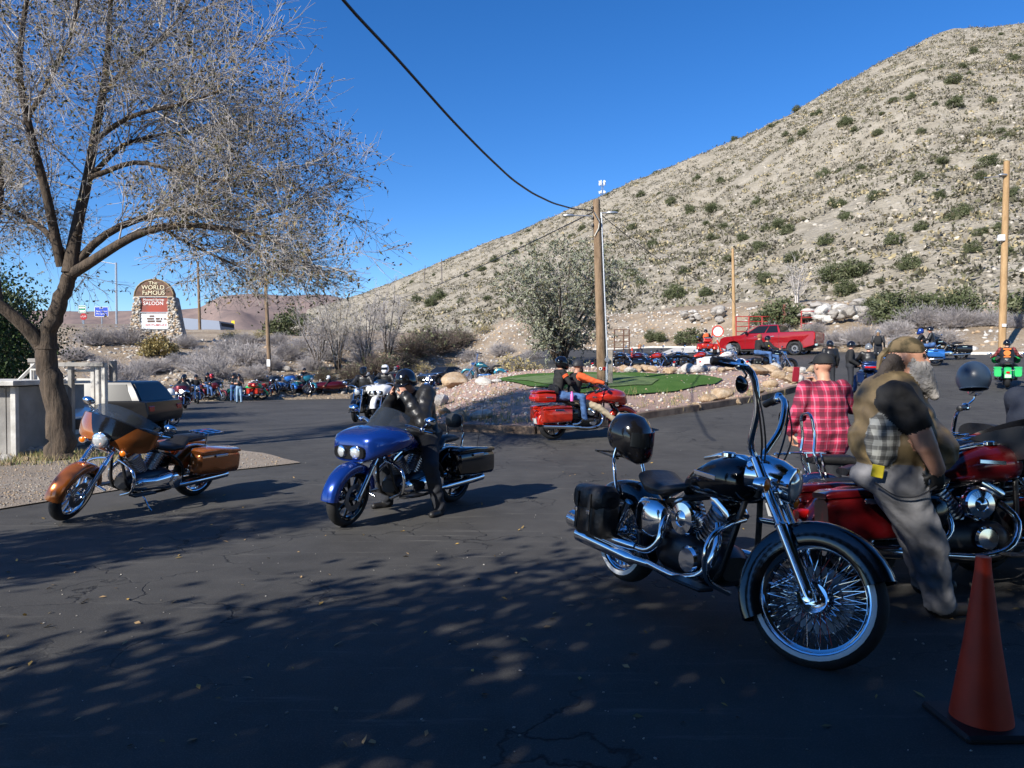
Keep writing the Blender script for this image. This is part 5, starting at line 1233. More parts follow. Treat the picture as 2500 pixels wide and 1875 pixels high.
    if o.get('crash', style != 'cruiser'):
        mb = MB()
        for s in (-1, 1): mb.tube([tuple(q) for q in smooth_path([(.36,s*.05,.66),(.40,s*.22,.64),(.42,s*.36,.58),(.42,s*.385,.46),(.40,s*.34,.33),(.35,s*.12,.24)], 18)], .016, n)
        mb.build("crash_bar", CHROME if not o.get('crashcol') else o['crashcol'], root, 60)
    if o.get('stand', lean != 0):
        mb = MB(); mb.tube([(.10,.14,.24),(.12,.30,.08),(.11,.40,.0-.03*0)], .012, 6); mb.box((.11,.405,.01), (.07,.05,.016)); mb.build("kickstand", CHROME if det > 1 else BLACKSATIN, root, 40)
    # bags
    bg = o.get('bags')
    if bg == 'hard':
        for s in (-1, 1):
            bm_ = o.get('bagcol', col); mb = MB(); mb.sloft([(-.50,s*.285,.545,.07,.10,4),(-.53,s*.285,.54,.105,.145,4),(-.80,s*.29,.535,.115,.155,4.5),(-1.12,s*.29,.52,.115,.15,4.5),(-1.16,s*.29,.515,.10,.13,4.5)], 24); b = mb.build("saddlebag", bm_, root, 40)
            mb = MB(); mb.sloft([(-.515,s*.285,.685,.085,.02,4),(-.56,s*.287,.70,.115,.03,4),(-.8,s*.29,.70,.121,.034,4),(-1.13,s*.29,.68,.121,.03,4),(-1.17,s*.29,.67,.10,.02,4)], 20); mb.build("lid", o.get('lidcol', bm_), b, 40)
            mb = MB(); mb.box((-.82,s*.408,.64), (.20,.016,.035), None, .006); mb.build("latch", CHROME, b, 30)
    elif bg == 'leather':
        for s in (-1, 1):
            mb = MB(); mb.sloft([(-.66,s*.27,.50,.06,.12,3.5),(-.69,s*.27,.49,.085,.165,3.5),(-.98,s*.27,.475,.09,.165,3.5),(-1.02,s*.27,.475,.06,.13,3.5)], 20); b = mb.build("leather_bag", LEATHER, root, 45)
            mb = MB(); mb.sloft([(-.66,s*.278,.60,.075,.06,3),(-.70,s*.283,.60,.095,.09,3),(-.98,s*.283,.585,.098,.09,3),(-1.02,s*.278,.585,.07,.06,3)], 18); mb.build("bag_flap", LEATHER, b, 45)
            mb = MB()
            for x in (-.76, -.92): mb.box((x,s*.385,.50), (.03,.012,.26), None, .003)
            mb.build("bag_strap", BLACKSATIN, b, 30)
            mb = MB()
            for x in (-.76, -.92): mb.box((x,s*.394,.50), (.04,.008,.03), None, .003)
            mb.build("buckle", CHROME, b, 30)
    if o.get('tour'):
        mb = MB(); mb.sloft([(-.80,0,.88,.20,.05,4),(-.84,0,.89,.26,.10,4),(-1.05,0,.895,.28,.115,4),(-1.22,0,.89,.25,.10,4),(-1.26,0,.885,.2,.06,4)], 24); tb_ = mb.build("tour_trunk", col, root, 40)
        mb = MB(); mb.sloft([(-.83,0,1.0,.22,.01,4),(-.87,0,1.02,.265,.025,4),(-1.05,0,1.03,.28,.03,4),(-1.21,0,1.02,.25,.025,4),(-1.25,0,1.0,.2,.01,4)], 20); mb.build("lid", o.get('lidcol', col), tb_, 40)
        mb = MB(); mb.sloft([(-.74,0,1.02,.19,.10,3),(-.77,0,1.04,.22,.12,3),(-.83,0,1.05,.2,.11,3)], 20); mb.build("backrest", LEATHER, root, 50)
        mb = MB(); mb.box((-1.265,0,.88), (.02,.36,.05), None, .006); mb.build("tail_strip", REDLENS, tb_, 30)
        mb = MB(); mb.box((-1.0,-.285,.90), (.14,.014,.03), None, .005); mb.build("latch", CHROME, tb_, 30)
        if o.get('rack', True):
            mb = MB()
            for y in (-.16,-.05,.05,.16): mb.tube([(-.88,y,1.055),(-.92,y,1.075),(-1.22,y,1.075),(-1.27,y,1.045)], .007, 5)
            for x in (-.92,-1.22): mb.tube([(x,-.18,1.072),(x,.18,1.072)], .007, 5)
            mb.build("luggage_rack", CHROME if not o.get('rackcol') else o['rackcol'], root, 50)
    if o.get('sissy'):
        hh = o['sissy']; mb = MB()
        for s in (-1, 1): mb.tube([tuple(q) for q in smooth_path([(-.78,s*.13,.55),(-.86,s*.13,.78),(-.90,s*.12,.88),(-.86,s*.11,.98),(-.88,s*.10,hh-.05)], 14)] , .013, 6)
        mb.tube([tuple(q) for q in smooth_path([(-.88,-.10,hh-.06),(-.885,-.08,hh),(-.885,.08,hh),(-.88,.10,hh-.06)], 10)], .013, 6); sb_ = mb.build("sissy_bar", CHROME, root, 60)
        if o.get('pad', True): mb = MB(); mb.sloft([(-.835,0,hh-.07,.08,.05,2.8),(-.85,0,hh-.06,.125,.09,2.8),(-.89,0,hh-.06,.12,.085,2.8),(-.90,0,hh-.06,.06,.04,2.8)], 18); mb.build("backrest_pad", LEATHER, sb_, 50)
        if o.get('srack'):
            mb = MB()
            for y in (-.10, 0, .10): mb.box((-1.02,y,.885), (.30,.018,.012), (0,R(6),0))
            mb.box((-.90,0,.885), (.02,.26,.014)); mb.box((-1.12,0,.90), (.02,.26,.014)); mb.build("luggage_rack", BLACKSATIN, sb_, 30)
    if o.get('flatrack'):
        mb = MB()
        for y in (-.12,-.04,.04,.12): mb.tube([(-.78,y,.88),(-.84,y,.885),(-1.10,y,.885),(-1.14,y*.8,.87)], .007, 5)
        for x in (-.84,-.97,-1.10): mb.tube([(x,-.13,.885),(x,.13,.885)], .007, 5)
        for s in (-1, 1): mb.tube([(-.84,s*.13,.885),(-.80,s*.14,.70)], .009, 5)
        mb.build("luggage_rack", CHROME, root, 60)
    if o.get('trike'):
        for s in (-1, 1):
            make_wheel(root, -.86, .32, .32, .21, 'chrome', None, "rear_wheel", False, None, min(det, 1), None, s*.50)
            mb = MB(); arc_sheet(mb, -.86, .32, .37, .30, R(5), R(178), 14, .08, .04, yc=s*.50); mb.build("rear_fender", col, root, 50)
        mb = MB(); mb.sloft([(-.48,0,.55,.30,.14,4),(-.55,0,.56,.36,.20,4),(-1.0,0,.56,.38,.21,4),(-1.24,0,.54,.36,.17,4),(-1.28,0,.53,.3,.1,4)], 24); mb.build("trunk_body", col, root, 40)
        for s in (-1, 1): mb = MB(); mb.box((-1.285,s*.26,.58), (.02,.12,.07), None, .01); mb.build("tail_light", REDLENS, root, 30)
    return root
def place_bike(rear, front): 
    """position and heading from the two wheel contact points"""
    d = Vector(front)-Vector(rear); h = math.atan2(d.y, d.x); m = (Vector(front)+Vector(rear))/2; dirv = Vector((math.cos(h), math.sin(h), 0)); return m - dirv*.015, h
P_ORANGE = mat("paint_copper", (.46,.13,.025), .2, .55, coat=1.); P_BLUE = paint("blue", (.006,.035,.22)); P_RED = paint("red", (.55,.03,.012)); P_MAROON = paint("maroon", (.11,.004,.006), .28, .5); P_DKRED = paint("dark_red", (.25,.008,.01))
P_WHITE = mat("paint_white", (.75,.75,.74), .2, 0, coat=1.); P_TEAL = paint("teal", (.02,.16,.22)); P_DBLUE = paint("dark_blue", (.012,.03,.10)); P_LBLUE = paint("light_blue", (.03,.16,.48)); P_GREEN = paint("green", (.02,.30,.06)); P_LGREEN = mat("paint_bright_green", (.03,.45,.12), .3, 0, coat=1.)
# ---- the bikes nearest the camera
l, h = place_bike(G(476, 1208), G(162, 1274))
ob = bike("touring_motorcycle", l, h, "copper-orange and black fork-faired touring motorcycle parked on its stand by the gravel", 'batwing', P_ORANGE, det=2, steer=R(24), lean=R(-8), bags='hard', flatrack=True, two=True, wheel='chrome', crash=True, lidcol=P_ORANGE, mirmat=CHROME, fork2=CHROME); ob.scale = (1, 1, .93)
l, h = place_bike(G(1090, 1228), G(868, 1281))
BLUEBIKE = bike("touring_motorcycle", l, h, "bright blue shark-nosed touring motorcycle carrying the rider in black leather", 'sharknose', P_BLUE, det=2, steer=R(14), bags='hard', bagcol=BLACKGLOSS, sissy=1.10, wheel='machined', bar='mid', rcol=BLACKGLOSS, tcol=P_BLUE, crash=True, screenh=.27); BLUEBIKE.scale = (1, 1, .95)
mb = MB(); mb.tube([(-1.0,.25,.72),(-1.12,.27,1.3)], .003, 5); mb.build("aerial", BLACKSATIN, BLUEBIKE)
l, h = place_bike(G(1535, 1430), G(1962, 1606))
BLACKBIKE = bike("cruiser_motorcycle", l, h, "black cruiser with ape-hanger bars, whitewall tyres and big spoked chrome wheels", 'cruiser', BLACKGLOSS, det=2, steer=R(27), lean=R(-5), bar='ape', white=True, wheel='spoke', Rf=.345, wf=.105, rimf=.268, Rr=.325, wr=.15, ffa=(R(28), R(214)), ffside=.10, two=False, bags='leather', sissy=1.04, pad=False, srack=True, exhaust='right2', crash=True, oil=CHROME, nacelle=True, mirmat=BLACKGLOSS, barcol=CHROME, signals=True, rfa=175)
l, h = place_bike(G(1345, 1076), G(1523, 1064))
REDBIKE = bike("touring_motorcycle", l, h, "bright red shark-nosed touring motorcycle with trunk, ridden two-up past the island", 'sharknose', P_RED, det=1, steer=R(-8), bags='hard', tour=True, wheel='machined', bar='mid', fork=BLACKGLOSS, fork2=BLACKGLOSS, lidcol=P_RED, rackcol=BLACKGLOSS, screenh=.26, crash=False, exm=CHROME)
# ================================================================== PEOPLE
CLOTHL = (1, 2, 3, 8, 9)
def sdf_mesh(prims, res, pad=.06, wr=0.):
    """prims: ('c', a, b, ra, rb, label, k) round cone | ('e', centre, radii, rot3x3 or None, label, k) ellipsoid -> V, F, label per face"""
    lo = np.full(3, 1e9); hi = np.full(3, -1e9)
    for p in prims:
        if p[0] == 'c': r = max(p[3], p[4]); mn = np.minimum(p[1], p[2])-r; mx = np.maximum(p[1], p[2])+r
        else: r = max(p[2]); mn = np.array(p[1])-r; mx = np.array(p[1])+r
        lo = np.minimum(lo, mn); hi = np.maximum(hi, mx)
    lo -= pad; hi += pad; n = np.ceil((hi-lo)/res).astype(int)+1
    D = np.full(n, 1., np.float32); B = np.full(n, 1e3, np.float32); L = np.zeros(n, np.int16)
    ax = [lo[i]+np.arange(n[i])*res for i in range(3)]
    for p in prims:
        if p[0] == 'c': a, b = np.array(p[1], float), np.array(p[2], float); r = max(p[3], p[4]); mn = np.minimum(a, b)-r; mx = np.maximum(a, b)+r; lab, k = p[5], p[6]
        else: c = np.array(p[1], float); r = max(p[2]); mn = c-r; mx = c+r; lab, k = p[4], p[5]
        m = max(k*1.2, res*2.5); i0 = np.clip(((mn-m-lo)/res).astype(int), 0, n-1); i1 = np.clip(((mx+m-lo)/res).astype(int)+2, 1, n)
        sl = tuple(slice(i0[i], i1[i]) for i in range(3)); Xg, Yg, Zg = np.meshgrid(ax[0][sl[0]], ax[1][sl[1]], ax[2][sl[2]], indexing='ij', sparse=True)
        if p[0] == 'c':
            ba = b-a; h = ((Xg-a[0])*ba[0]+(Yg-a[1])*ba[1]+(Zg-a[2])*ba[2])/max(ba@ba, 1e-9); h = np.clip(h, 0, 1)
            d = np.sqrt((Xg-a[0]-h*ba[0])**2+(Yg-a[1]-h*ba[1])**2+(Zg-a[2]-h*ba[2])**2) - (p[3]+(p[4]-p[3])*h)
        else:
            q = np.stack(np.broadcast_arrays(Xg-c[0], Yg-c[1], Zg-c[2]), -1)
            if p[3] is not None: q = q @ p[3]
            rr = np.array(p[2], float); k0 = np.linalg.norm(q/rr, axis=-1); k1 = np.linalg.norm(q/rr**2, axis=-1)+1e-6; d = k0*(k0-1)/k1
        Ds = D[sl]; 
        if k > 0: hh = np.clip(.5+.5*(Ds-d)/k, 0, 1); D[sl] = Ds*(1-hh)+d*hh - k*hh*(1-hh)
        else: D[sl] = np.minimum(Ds, d)
        bs = B[sl]; w_ = d < bs; L[sl][w_] = lab; bs[w_] = d[w_].astype(np.float32)
    if wr > 0:
        Xg, Yg, Zg = np.meshgrid(*ax, indexing='ij', sparse=True); cl = np.isin(L, CLOTHL)
        fold = np.sin(21*Xg+17*Yg+3*np.sin(13*Zg+5*Xg))*np.sin(34*Zg+4*np.sin(12*Xg+3*Zg)+9*Yg) + .6*np.sin(47*Zg+31*Xg-23*Yg+2*np.sin(19*Yg))
        D = D + (wr*fold*cl).astype(np.float32)
    S = D < 0; cn = n-1; cnt = np.zeros(cn, np.int16); acc = np.zeros((*cn, 3), np.float32)
    cor = [(i, j, k) for i in (0,1) for j in (0,1) for k in (0,1)]
    def sub(A, o): return A[o[0]:o[0]+cn[0], o[1]:o[1]+cn[1], o[2]:o[2]+cn[2]]
    for a in cor:
        for d in range(3):
            if a[d] == 1: continue
            b = list(a); b[d] = 1; b = tuple(b); da, db = sub(D, a), sub(D, b); m = sub(S, a) != sub(S, b)
            if not m.any(): continue
            t = np.where(m, da/(da-db+1e-12), 0); cnt += m
            for q in range(3): acc[..., q] += np.where(m, a[q] + (t if q == d else 0), 0)
    act = cnt > 0; idx = -np.ones(cn, np.int64); idx[act] = np.arange(act.sum()); ijk = np.argwhere(act)
    V = lo + (ijk + acc[act]/cnt[act][:, None])*res; Fs = []; Ls = []
    for d in range(3):
        o1, o2 = [(1,2),(2,0),(0,1)][d]
        sa = [slice(0, n[i]-1) if i == d else slice(1, n[i]-1) for i in range(3)]; sb = list(sa); sb[d] = slice(1, n[d])
        A, Bq = S[tuple(sa)], S[tuple(sb)]; e = np.argwhere(A != Bq)
        if not len(e): continue
        flip = A[tuple(e.T)]; g = e + np.array([0 if i == d else 1 for i in range(3)])
        def ci(u, v): q = g.copy(); q[:, o1] -= u; q[:, o2] -= v; return idx[tuple(q.T)]
        f = np.stack([ci(1,1), ci(0,1), ci(0,0), ci(1,0)], 1); f[~flip] = f[~flip][:, ::-1]; Fs.append(f); Ls.append(L[tuple(g.T)])
    return V, np.concatenate(Fs), np.concatenate(Ls)
def rot_from(z, x=None):
    z = Vector(z).normalized(); x = Vector(x or (1,0,0)); x = (x - z*x.dot(z)).normalized(); y = z.cross(x); return np.array([x, y, z]).T
LAB = ['skin', 'top', 'sleeve', 'legs', 'shoe', 'hair', 'beard', 'glove', 'vest', 'side', 'dark']
def lerp(a, b, t): return tuple(np.array(a)+(np.array(b)-np.array(a))*t)
def hand(pr, wrist, direction, side, palmn, lab, curl=.6, s=1.):
    """five-fingered hand leaving the wrist along direction; palmn = palm normal"""
    w_ = np.array(wrist); d = np.array(Vector(direction).normalized()); pn = np.array(Vector(palmn).normalized()); pn = pn - d*(pn@d); pn /= np.linalg.norm(pn); u = np.cross(d, pn)*side
    Rm = np.array([u, pn, d]).T; pr.append(('e', w_+d*.05*s, (.043*s,.017*s,.056*s), Rm, lab, .012))
    for i, (off, L) in enumerate(((.030,.072),(.010,.080),(-.010,.075),(-.029,.060))):
        b = w_+d*.092*s+u*off*s; m = b+(d*math.cos(curl*.6)+pn*math.sin(curl*.6))*L*.5*s; e = m+(d*math.cos(curl*1.7)+pn*math.sin(curl*1.7))*L*.5*s
        pr.append(('c', b-d*.012*s, m, .0095*s, .009*s, lab, .003)); pr.append(('c', m, e, .009*s, .0075*s, lab, .003))
    b = w_+d*.03*s+u*.036*s; m = b+(d*.55+u*.6+pn*.35)*.04*s; e = m+(d*.8+u*.1+pn*.5)*.035*s
    pr.append(('c', b, m, .013*s, .0105*s, lab, .006)); pr.append(('c', m, e, .0105*s, .008*s, lab, .003))
def body(J, look, res, fine=False):
    """J: joints pel, che, neck, head, sh/el/wr/hip/kn/an/toe as (left,right) pairs; look: sizes"""
    li = {n_: i for i, n_ in enumerate(LAB)}; pr = []; b = look.get('bulk', 1.); top = li[look.get('toplab', 'top')]
    spine = Vector(J['che'])-Vector(J['pel']); fw = J.get('fwd', (1,0,0)); Rt = rot_from(spine, fw); bel = look.get('belly', 0)
    pr.append(('e', J['pel'], (.125*b,.165*b,.13), Rt, li['legs'], .05))
    mid = lerp(J['pel'], J['che'], .45); pr.append(('e', tuple(np.array(mid)+Rt[:, 0]*bel*.5), (.115*b+bel*.55,.15*b+bel*.35,.19), Rt, top, .06))
    pr.append(('e', J['che'], (.125*b,.175*b,.19), Rt, top, .06)); up = lerp(J['che'], J['neck'], .62); pr.append(('e', up, (.095*b,.165*b,.09), Rt, top, .05))
    pr.append(('c', lerp(J['che'], J['neck'], .7), J['head'], .062, .055, li[look.get('necklab', 'skin')], .02))
    for q in (0, 1):
        s = 1 if q == 0 else -1; sl = look.get('sleeve', .060)*b**.5; sll = li[look.get('slab', 'sleeve')]; fl = li[look.get('flab', look.get('slab', 'sleeve'))]
        pr.append(('c', J['sh'][q], J['el'][q], sl*1.12, sl*.86, sll, .035)); pr.append(('c', J['el'][q], J['wr'][q], sl*.86 if fl == sll else .048*b**.5, sl*.62 if fl == sll else .034, fl, .01))
        d = Vector(J['wr'][q])-Vector(J['el'][q]); hl = li[look.get('hlab', 'skin')]; hd = J.get('hd', (None, None))[q] or d
        if fine: hand(pr, J['wr'][q], hd, s, J.get('pn', ((0,0,-1),(0,0,-1)))[q], hl, J.get('curl', (.6,.6))[q])
        else:
            e = Vector(J['wr'][q])+Vector(hd).normalized()*.075; pr.append(('c', J['wr'][q], tuple(e), .036, .04, hl, .01)); t_ = Vector(J['wr'][q])+Vector(hd).normalized()*.05; pr.append(('c', tuple(t_), tuple(t_+Vector((.03,-s*.035,.02))), .016, .012, hl, .006))
        lg = look.get('leg', 1.); pr.append(('c', J['hip'][q], J['kn'][q], .098*lg, .072*lg, li['legs'], .04)); pr.append(('c', J['kn'][q], J['an'][q], .072*lg, .058*lg, li['legs'], .02))
        an, to = np.array(J['an'][q], float), np.array(J['toe'][q], float); sole = (an-np.array([0,0,.045]))
        pr.append(('c', tuple(sole+(to-an)*-.18), tuple(sole+(to-an)*.25), .045, .047, li['shoe'], .015)); pr.append(('c', tuple(sole+(to-an)*.2), tuple(to), .044, .038, li['shoe'], .02))
    h = np.array(J['head'], float); f = np.array(Vector(J.get('face', (1,0,0))).normalized()); upv = np.array([0,0,1.]); upv = upv - f*(upv@f); upv /= np.linalg.norm(upv); lf = np.cross(upv, f); Rh = np.array([f, lf, upv]).T; sk = li['skin']
    P = lambda x, y, z: tuple(h + f*x + lf*y + upv*z)
    pr.append(('e', P(-.008,0,.03), (.098,.077,.098), Rh, sk if not look.get('hairy') else li['hair'], .02)); pr.append(('e', P(.025,0,-.045), (.066,.060,.075), Rh, sk, .03)); pr.append(('e', P(.035,0,.005), (.062,.064,.09), Rh, sk, .02))
    pr.append(('c', P(.092,0,.015), P(.112,0,-.018), .010, .015, sk, .012)); pr.append(('c', P(.088,-.03,.032), P(.088,.03,.032), .010, .010, sk, .012))
    for s in (-1, 1): pr.append(('e', P(-.005,s*.078,-.002), (.022,.010,.033), Rh, sk, .008)); pr.append(('e', P(.090,s*.031,.014), (.010,.014,.009), Rh, li['dark'], 0))
    pr.append(('c', P(.084,-.02,-.052), P(.084,.02,-.052), .007, .007, li['dark'] if not look.get('beard') else li['beard'], .004))
    if look.get('beard'): 
        L = look['beard']; pr.append(('e', P(.05,0,-.075), (.062,.062,.06), Rh, li['beard'], .02)); pr.append(('c', P(.06,0,-.09), P(.06+L*.25,0,-.09-L), .055, .02, li['beard'], .03))
        for s in (-1, 1): pr.append(('c', P(.02,s*.066,-.02), P(.05,s*.045,-.085), .018, .03, li['beard'], .015))
    if look.get('hair'): pr.append(('e', P(-.022,0,.035), (.098,.084,.10), Rh, li['hair'], .01))
    pr += look.get('extra', [])
    return pr, (h, f, lf, upv)
def helmet_mesh(parent, hf, kind, m, vis=None):
    h, f, lf, upv = (Vector(q) for q in hf); Tm = Matrix((( f.x, lf.x, upv.x, h.x), (f.y, lf.y, upv.y, h.y), (f.z, lf.z, upv.z, h.z), (0,0,0,1))); mb = MB(Tm)
    if kind in ('half', 'skull', 'cap', 'beanie', 'bandana', 'open'):
        rx, ry, rz, z0 = (.135,.118,.128,.02) if kind != 'cap' else (.112,.094,.10,.035); low = -.25 if kind == 'half' else -.05
        if kind == 'beanie': rx, ry, rz, low = .115,.098,.125,-.3
        if kind == 'bandana': rx, ry, rz, low, z0 = .107,.087,.094,-.08,.042
        if kind == 'open': rx, ry, rz, low = .14,.12,.135,-.62
        n, mm = 24, 9
        def pt(i, j):
            a = 2*math.pi*i; t = math.asin(max(-1, low)) + (math.pi/2-math.asin(low))*j; lw = 1 + (.0 if kind != 'half' else 0); z = math.sin(t); dip = (-.03*(1-j)*(math.cos(a) < .3)) if kind == 'half' else 0
            return (-.008+rx*math.cos(t)*math.cos(a), ry*math.cos(t)*math.sin(a), z0+rz*z+dip)
        mb.grid(pt, n, mm)
        if kind != 'bandana': mb.tube([pt(i/n, 0) for i in range(n+1)], .006, 5)
        else: mb.tube([(-.11,-.02,.05),(-.15,-.03,.0),(-.16,-.05,-.08)], [.022,.018,.01], 6)
        if kind in ('half', 'cap'): 
            br = .06 if kind == 'half' else .075; mb.shell(lambda i, j: (rx*.72*math.cos((i-.5)*1.9)+(.03+br*j)*math.cos((i-.5)*1.2), ry*.95*math.sin((i-.5)*1.9)*(1-.1*j), z0+(-.012 if kind == 'half' else .012)-.018*j), 10, 3, .005, (0,0,-1))
        o = mb.build("helmet" if kind in ('half', 'skull') else ("cap" if kind == 'cap' else ("helmet" if kind == 'open' else kind)), m, parent, 50)
    else:
        mb.sloft([(-.145,0,.01,.03,.04,2),(-.135,0,.01,.07,.08,2.2),(-.09,0,.015,.108,.118,2.2),(-.02,0,.012,.122,.136,2.3),(.05,0,.0,.115,.14,2.4),(.105,0,-.03,.09,.115,2.5),(.138,0,-.065,.06,.06,2.5),(.146,0,-.075,.03,.025,2.2)], 24); o = mb.build("helmet", m, parent, 60)
        mb = MB(Tm); mb.shell(lambda i, j: (.068+.078*math.cos((i-.5)*2.5)*(1-.22*j), .112*math.sin((i-.5)*2.5), -.025+.085*j), 14, 4, .006, (-1,0,0)); mb.build("visor", vis or DARKGLASS, o, 60)
    return o
def cloth(name, col, rough=.85, bs=14, b=.6, **k): return mat("cloth_"+name, col, rough, bump=b, bscale=bs, **k)
SKIN = mat("skin", (.52,.27,.18), .5, var=.08, vscale=20); DARKEYE = mat("dark_feature", (.03,.02,.02), .4); HAIRM = mat("brown_hair", (.06,.04,.025), .7, bump=.6, bscale=60); BEARDG = mat("grey_beard", (.40,.375,.35), .85, var=.15, vscale=18, bump=1., bscale=55)
BLKLEATHER = mat("jacket_leather", (.016,.016,.017), .38, bump=.7, bscale=11); DENIM = cloth("denim", (.05,.11,.25), .9, 20, .4, var=.35, vscale=8); BLKJEAN = cloth("black_denim", (.018,.020,.026), .85); KHAKI = cloth("khaki", (.42,.35,.24), .9, 12); BLKCLOTH = cloth("black", (.014,.014,.015)); GREYPANT = cloth("grey_twill", (.17,.17,.18), .9, 9, .8, var=.15); SHOE = mat("boot_black", (.015,.014,.014), .5); GLOVE = mat("black_glove", (.012,.012,.012), .6); ORNG = cloth("orange", (.62,.10,.025)); SHOEG = mat("grey_shoe", (.20,.19,.18), .7)
def plaid(name, base, dark, light, s=.085, axis=1):
    m, n, l, b, v = newmat(name); sx = n.new("ShaderNodeSeparateXYZ"); l.new(v, sx.inputs[0]); 
    hz = math_n(n, l, 'ADD', sx.outputs[0], sx.outputs[1])
    def band(x, w_, off): return math_n(n, l, 'LESS_THAN', math_n(n, l, 'FRACT', math_n(n, l, 'ADD', math_n(n, l, 'DIVIDE', x, s), off)), w_)
    d = mixc(n, l, math_n(n, l, 'MULTIPLY', band(sx.outputs[2], .42, 0.), .6), base, dark); d = mixc(n, l, math_n(n, l, 'MULTIPLY', band(sx.outputs[axis], .42, 0.2), .6), d, dark)
    d = mixc(n, l, math_n(n, l, 'MULTIPLY', band(sx.outputs[2], .10, .3), .35), d, light); d = mixc(n, l, math_n(n, l, 'MULTIPLY', band(sx.outputs[axis], .10, .5), .35), d, light)
    l.new(d, b.inputs["Base Color"]); b.inputs["Roughness"].default_value = .9; bumpn(n, l, b, noise(n, l, v, 9, 4), .5, .02); return m
def person(label, loc, heading, J, look, mats, res=.028, fine=False, hat=None, group=None, name="person"):
    pr, hf = body(J, look, res, fine); V, F, L = sdf_mesh(pr, res, wr=.0055 if fine else 0.)
    me = np_mesh(name, V, F, [mats.get(k, mats.get('top')) for k in LAB], L, smooth=True); o = link(name, me); o.location = loc; o.rotation_euler = (0,0,heading); tag(o, label, "person", group)
    if hat: helmet_mesh(o, hf, *hat)
    return o, hf
MD = dict(skin=SKIN, top=BLKLEATHER, sleeve=BLKLEATHER, legs=BLKJEAN, shoe=SHOE, hair=HAIRM, beard=HAIRM, glove=GLOVE, vest=BLKLEATHER, side=BLKLEATHER, dark=DARKEYE)
def stand(h=1.76, **k):
    f = h/1.76; J = dict(pel=(0,0,.95), che=(-.01,0,1.25), neck=(0,0,1.47), head=(.02,0,1.61), sh=((0,.19,1.40),(0,-.19,1.40)), el=((-.03,.26,1.13),(-.03,-.26,1.13)), wr=((.05,.27,.90),(.05,-.27,.90)), hip=((0,.09,.90),(0,-.09,.90)), kn=((.02,.11,.49),(.02,-.11,.49)), an=((-.03,.12,.085),(-.03,-.12,.085)), toe=((.14,.15,.035),(.14,-.15,.035)), pn=((0,-1,0),(0,1,0)))
    J = {q: (tuple(tuple(np.array(c)*f) for c in v) if isinstance(v[0], tuple) and q not in ('pn',) else (v if q == 'pn' else tuple(np.array(v)*f))) for q, v in J.items()}; J.update(k); return J
def seated(bar=1.08, lean=0., feet='board', **k):
    J = dict(pel=(-.34,0,.86), che=(-.30+lean,0,1.17), neck=(-.26+lean*1.4,0,1.40), head=(-.22+lean*1.5,0,1.54), sh=((-.26+lean*1.3,.19,1.34),(-.26+lean*1.3,-.19,1.34)), el=((-.10+lean,.33,1.13),(-.10+lean,-.33,1.13)), wr=((.07,.41,bar),(.07,-.41,bar)), hip=((-.30,.10,.83),(-.30,-.10,.83)), kn=((.10,.27,.75),(.10,-.27,.75)), an=((.16,.29,.37),(.16,-.29,.37)), toe=((.33,.31,.33),(.33,-.31,.33)), hd=((.6,.3,-.1),(.6,-.3,-.1)))
    if feet == 'ground': J.update(kn=((-.02,.36,.55),(-.02,-.36,.55)), an=((-.12,.40,.085),(-.12,-.40,.085)), toe=((.05,.44,.035),(.05,-.44,.035)))
    if feet == 'far': J.update(kn=((.16,.24,.66),(.16,-.24,.66)), an=((.50,.30,.40),(.50,-.30,.40)), toe=((.60,.32,.53),(.60,-.32,.53)))
    J.update(k); return J
def pillion(**k):
    J = dict(pel=(-.70,0,.95), che=(-.66,0,1.26), neck=(-.63,0,1.47), head=(-.60,0,1.61), sh=((-.64,.17,1.42),(-.64,-.17,1.42)), el=((-.54,.27,1.20),(-.54,-.27,1.20)), wr=((-.32,.18,1.13),(-.32,-.18,1.13)), hip=((-.66,.10,.92),(-.66,-.10,.92)), kn=((-.24,.25,.90),(-.24,-.25,.90)), an=((-.20,.28,.46),(-.20,-.28,.46)), toe=((-.03,.30,.42),(-.03,-.30,.42)))
    J.update(k); return J
def shift(J, d): 
    d = np.array(d); out = {}
    for q, v in J.items():
        if q in ('pn', 'hd', 'curl', 'face', 'fwd'): out[q] = v
        elif isinstance(v[0], (tuple, list)): out[q] = tuple(tuple(np.array(c)+d) for c in v)
        else: out[q] = tuple(np.array(v)+d)
    return out
# ---- bearded man leaning by the red bike
kb_ = 4.45/FPX; BX = (2203-CX)*kb_
def bm_(px, py, y=0.): return ((px-2203)*kb_, y, 1.5-(py-900)*kb_)
J = dict(pel=bm_(2175,1150), che=bm_(2170,1020), neck=bm_(2178,935), head=bm_(2214,874), face=(1,-.5,-.04), sh=(bm_(2185,970,.22), bm_(2142,968,-.22)), el=(bm_(2235,1085,.30), bm_(2192,1075,-.30)), wr=(bm_(2270,1140,.22), bm_(2230,1132,-.26)), hip=(bm_(2195,1165,.11), bm_(2165,1165,-.11)), kn=(bm_(2265,1310,.14), bm_(2240,1312,-.12)), an=(bm_(2300,1438,.15), bm_(2272,1457,-.12)), toe=(bm_(2365,1450,.16), bm_(2335,1472,-.14)), hd=((.3,0,-1),(.15,.1,-1)), pn=((0,-1,0),(0,1,0)), curl=(.9,.9))
li = {n_: i for i, n_ in enumerate(LAB)}
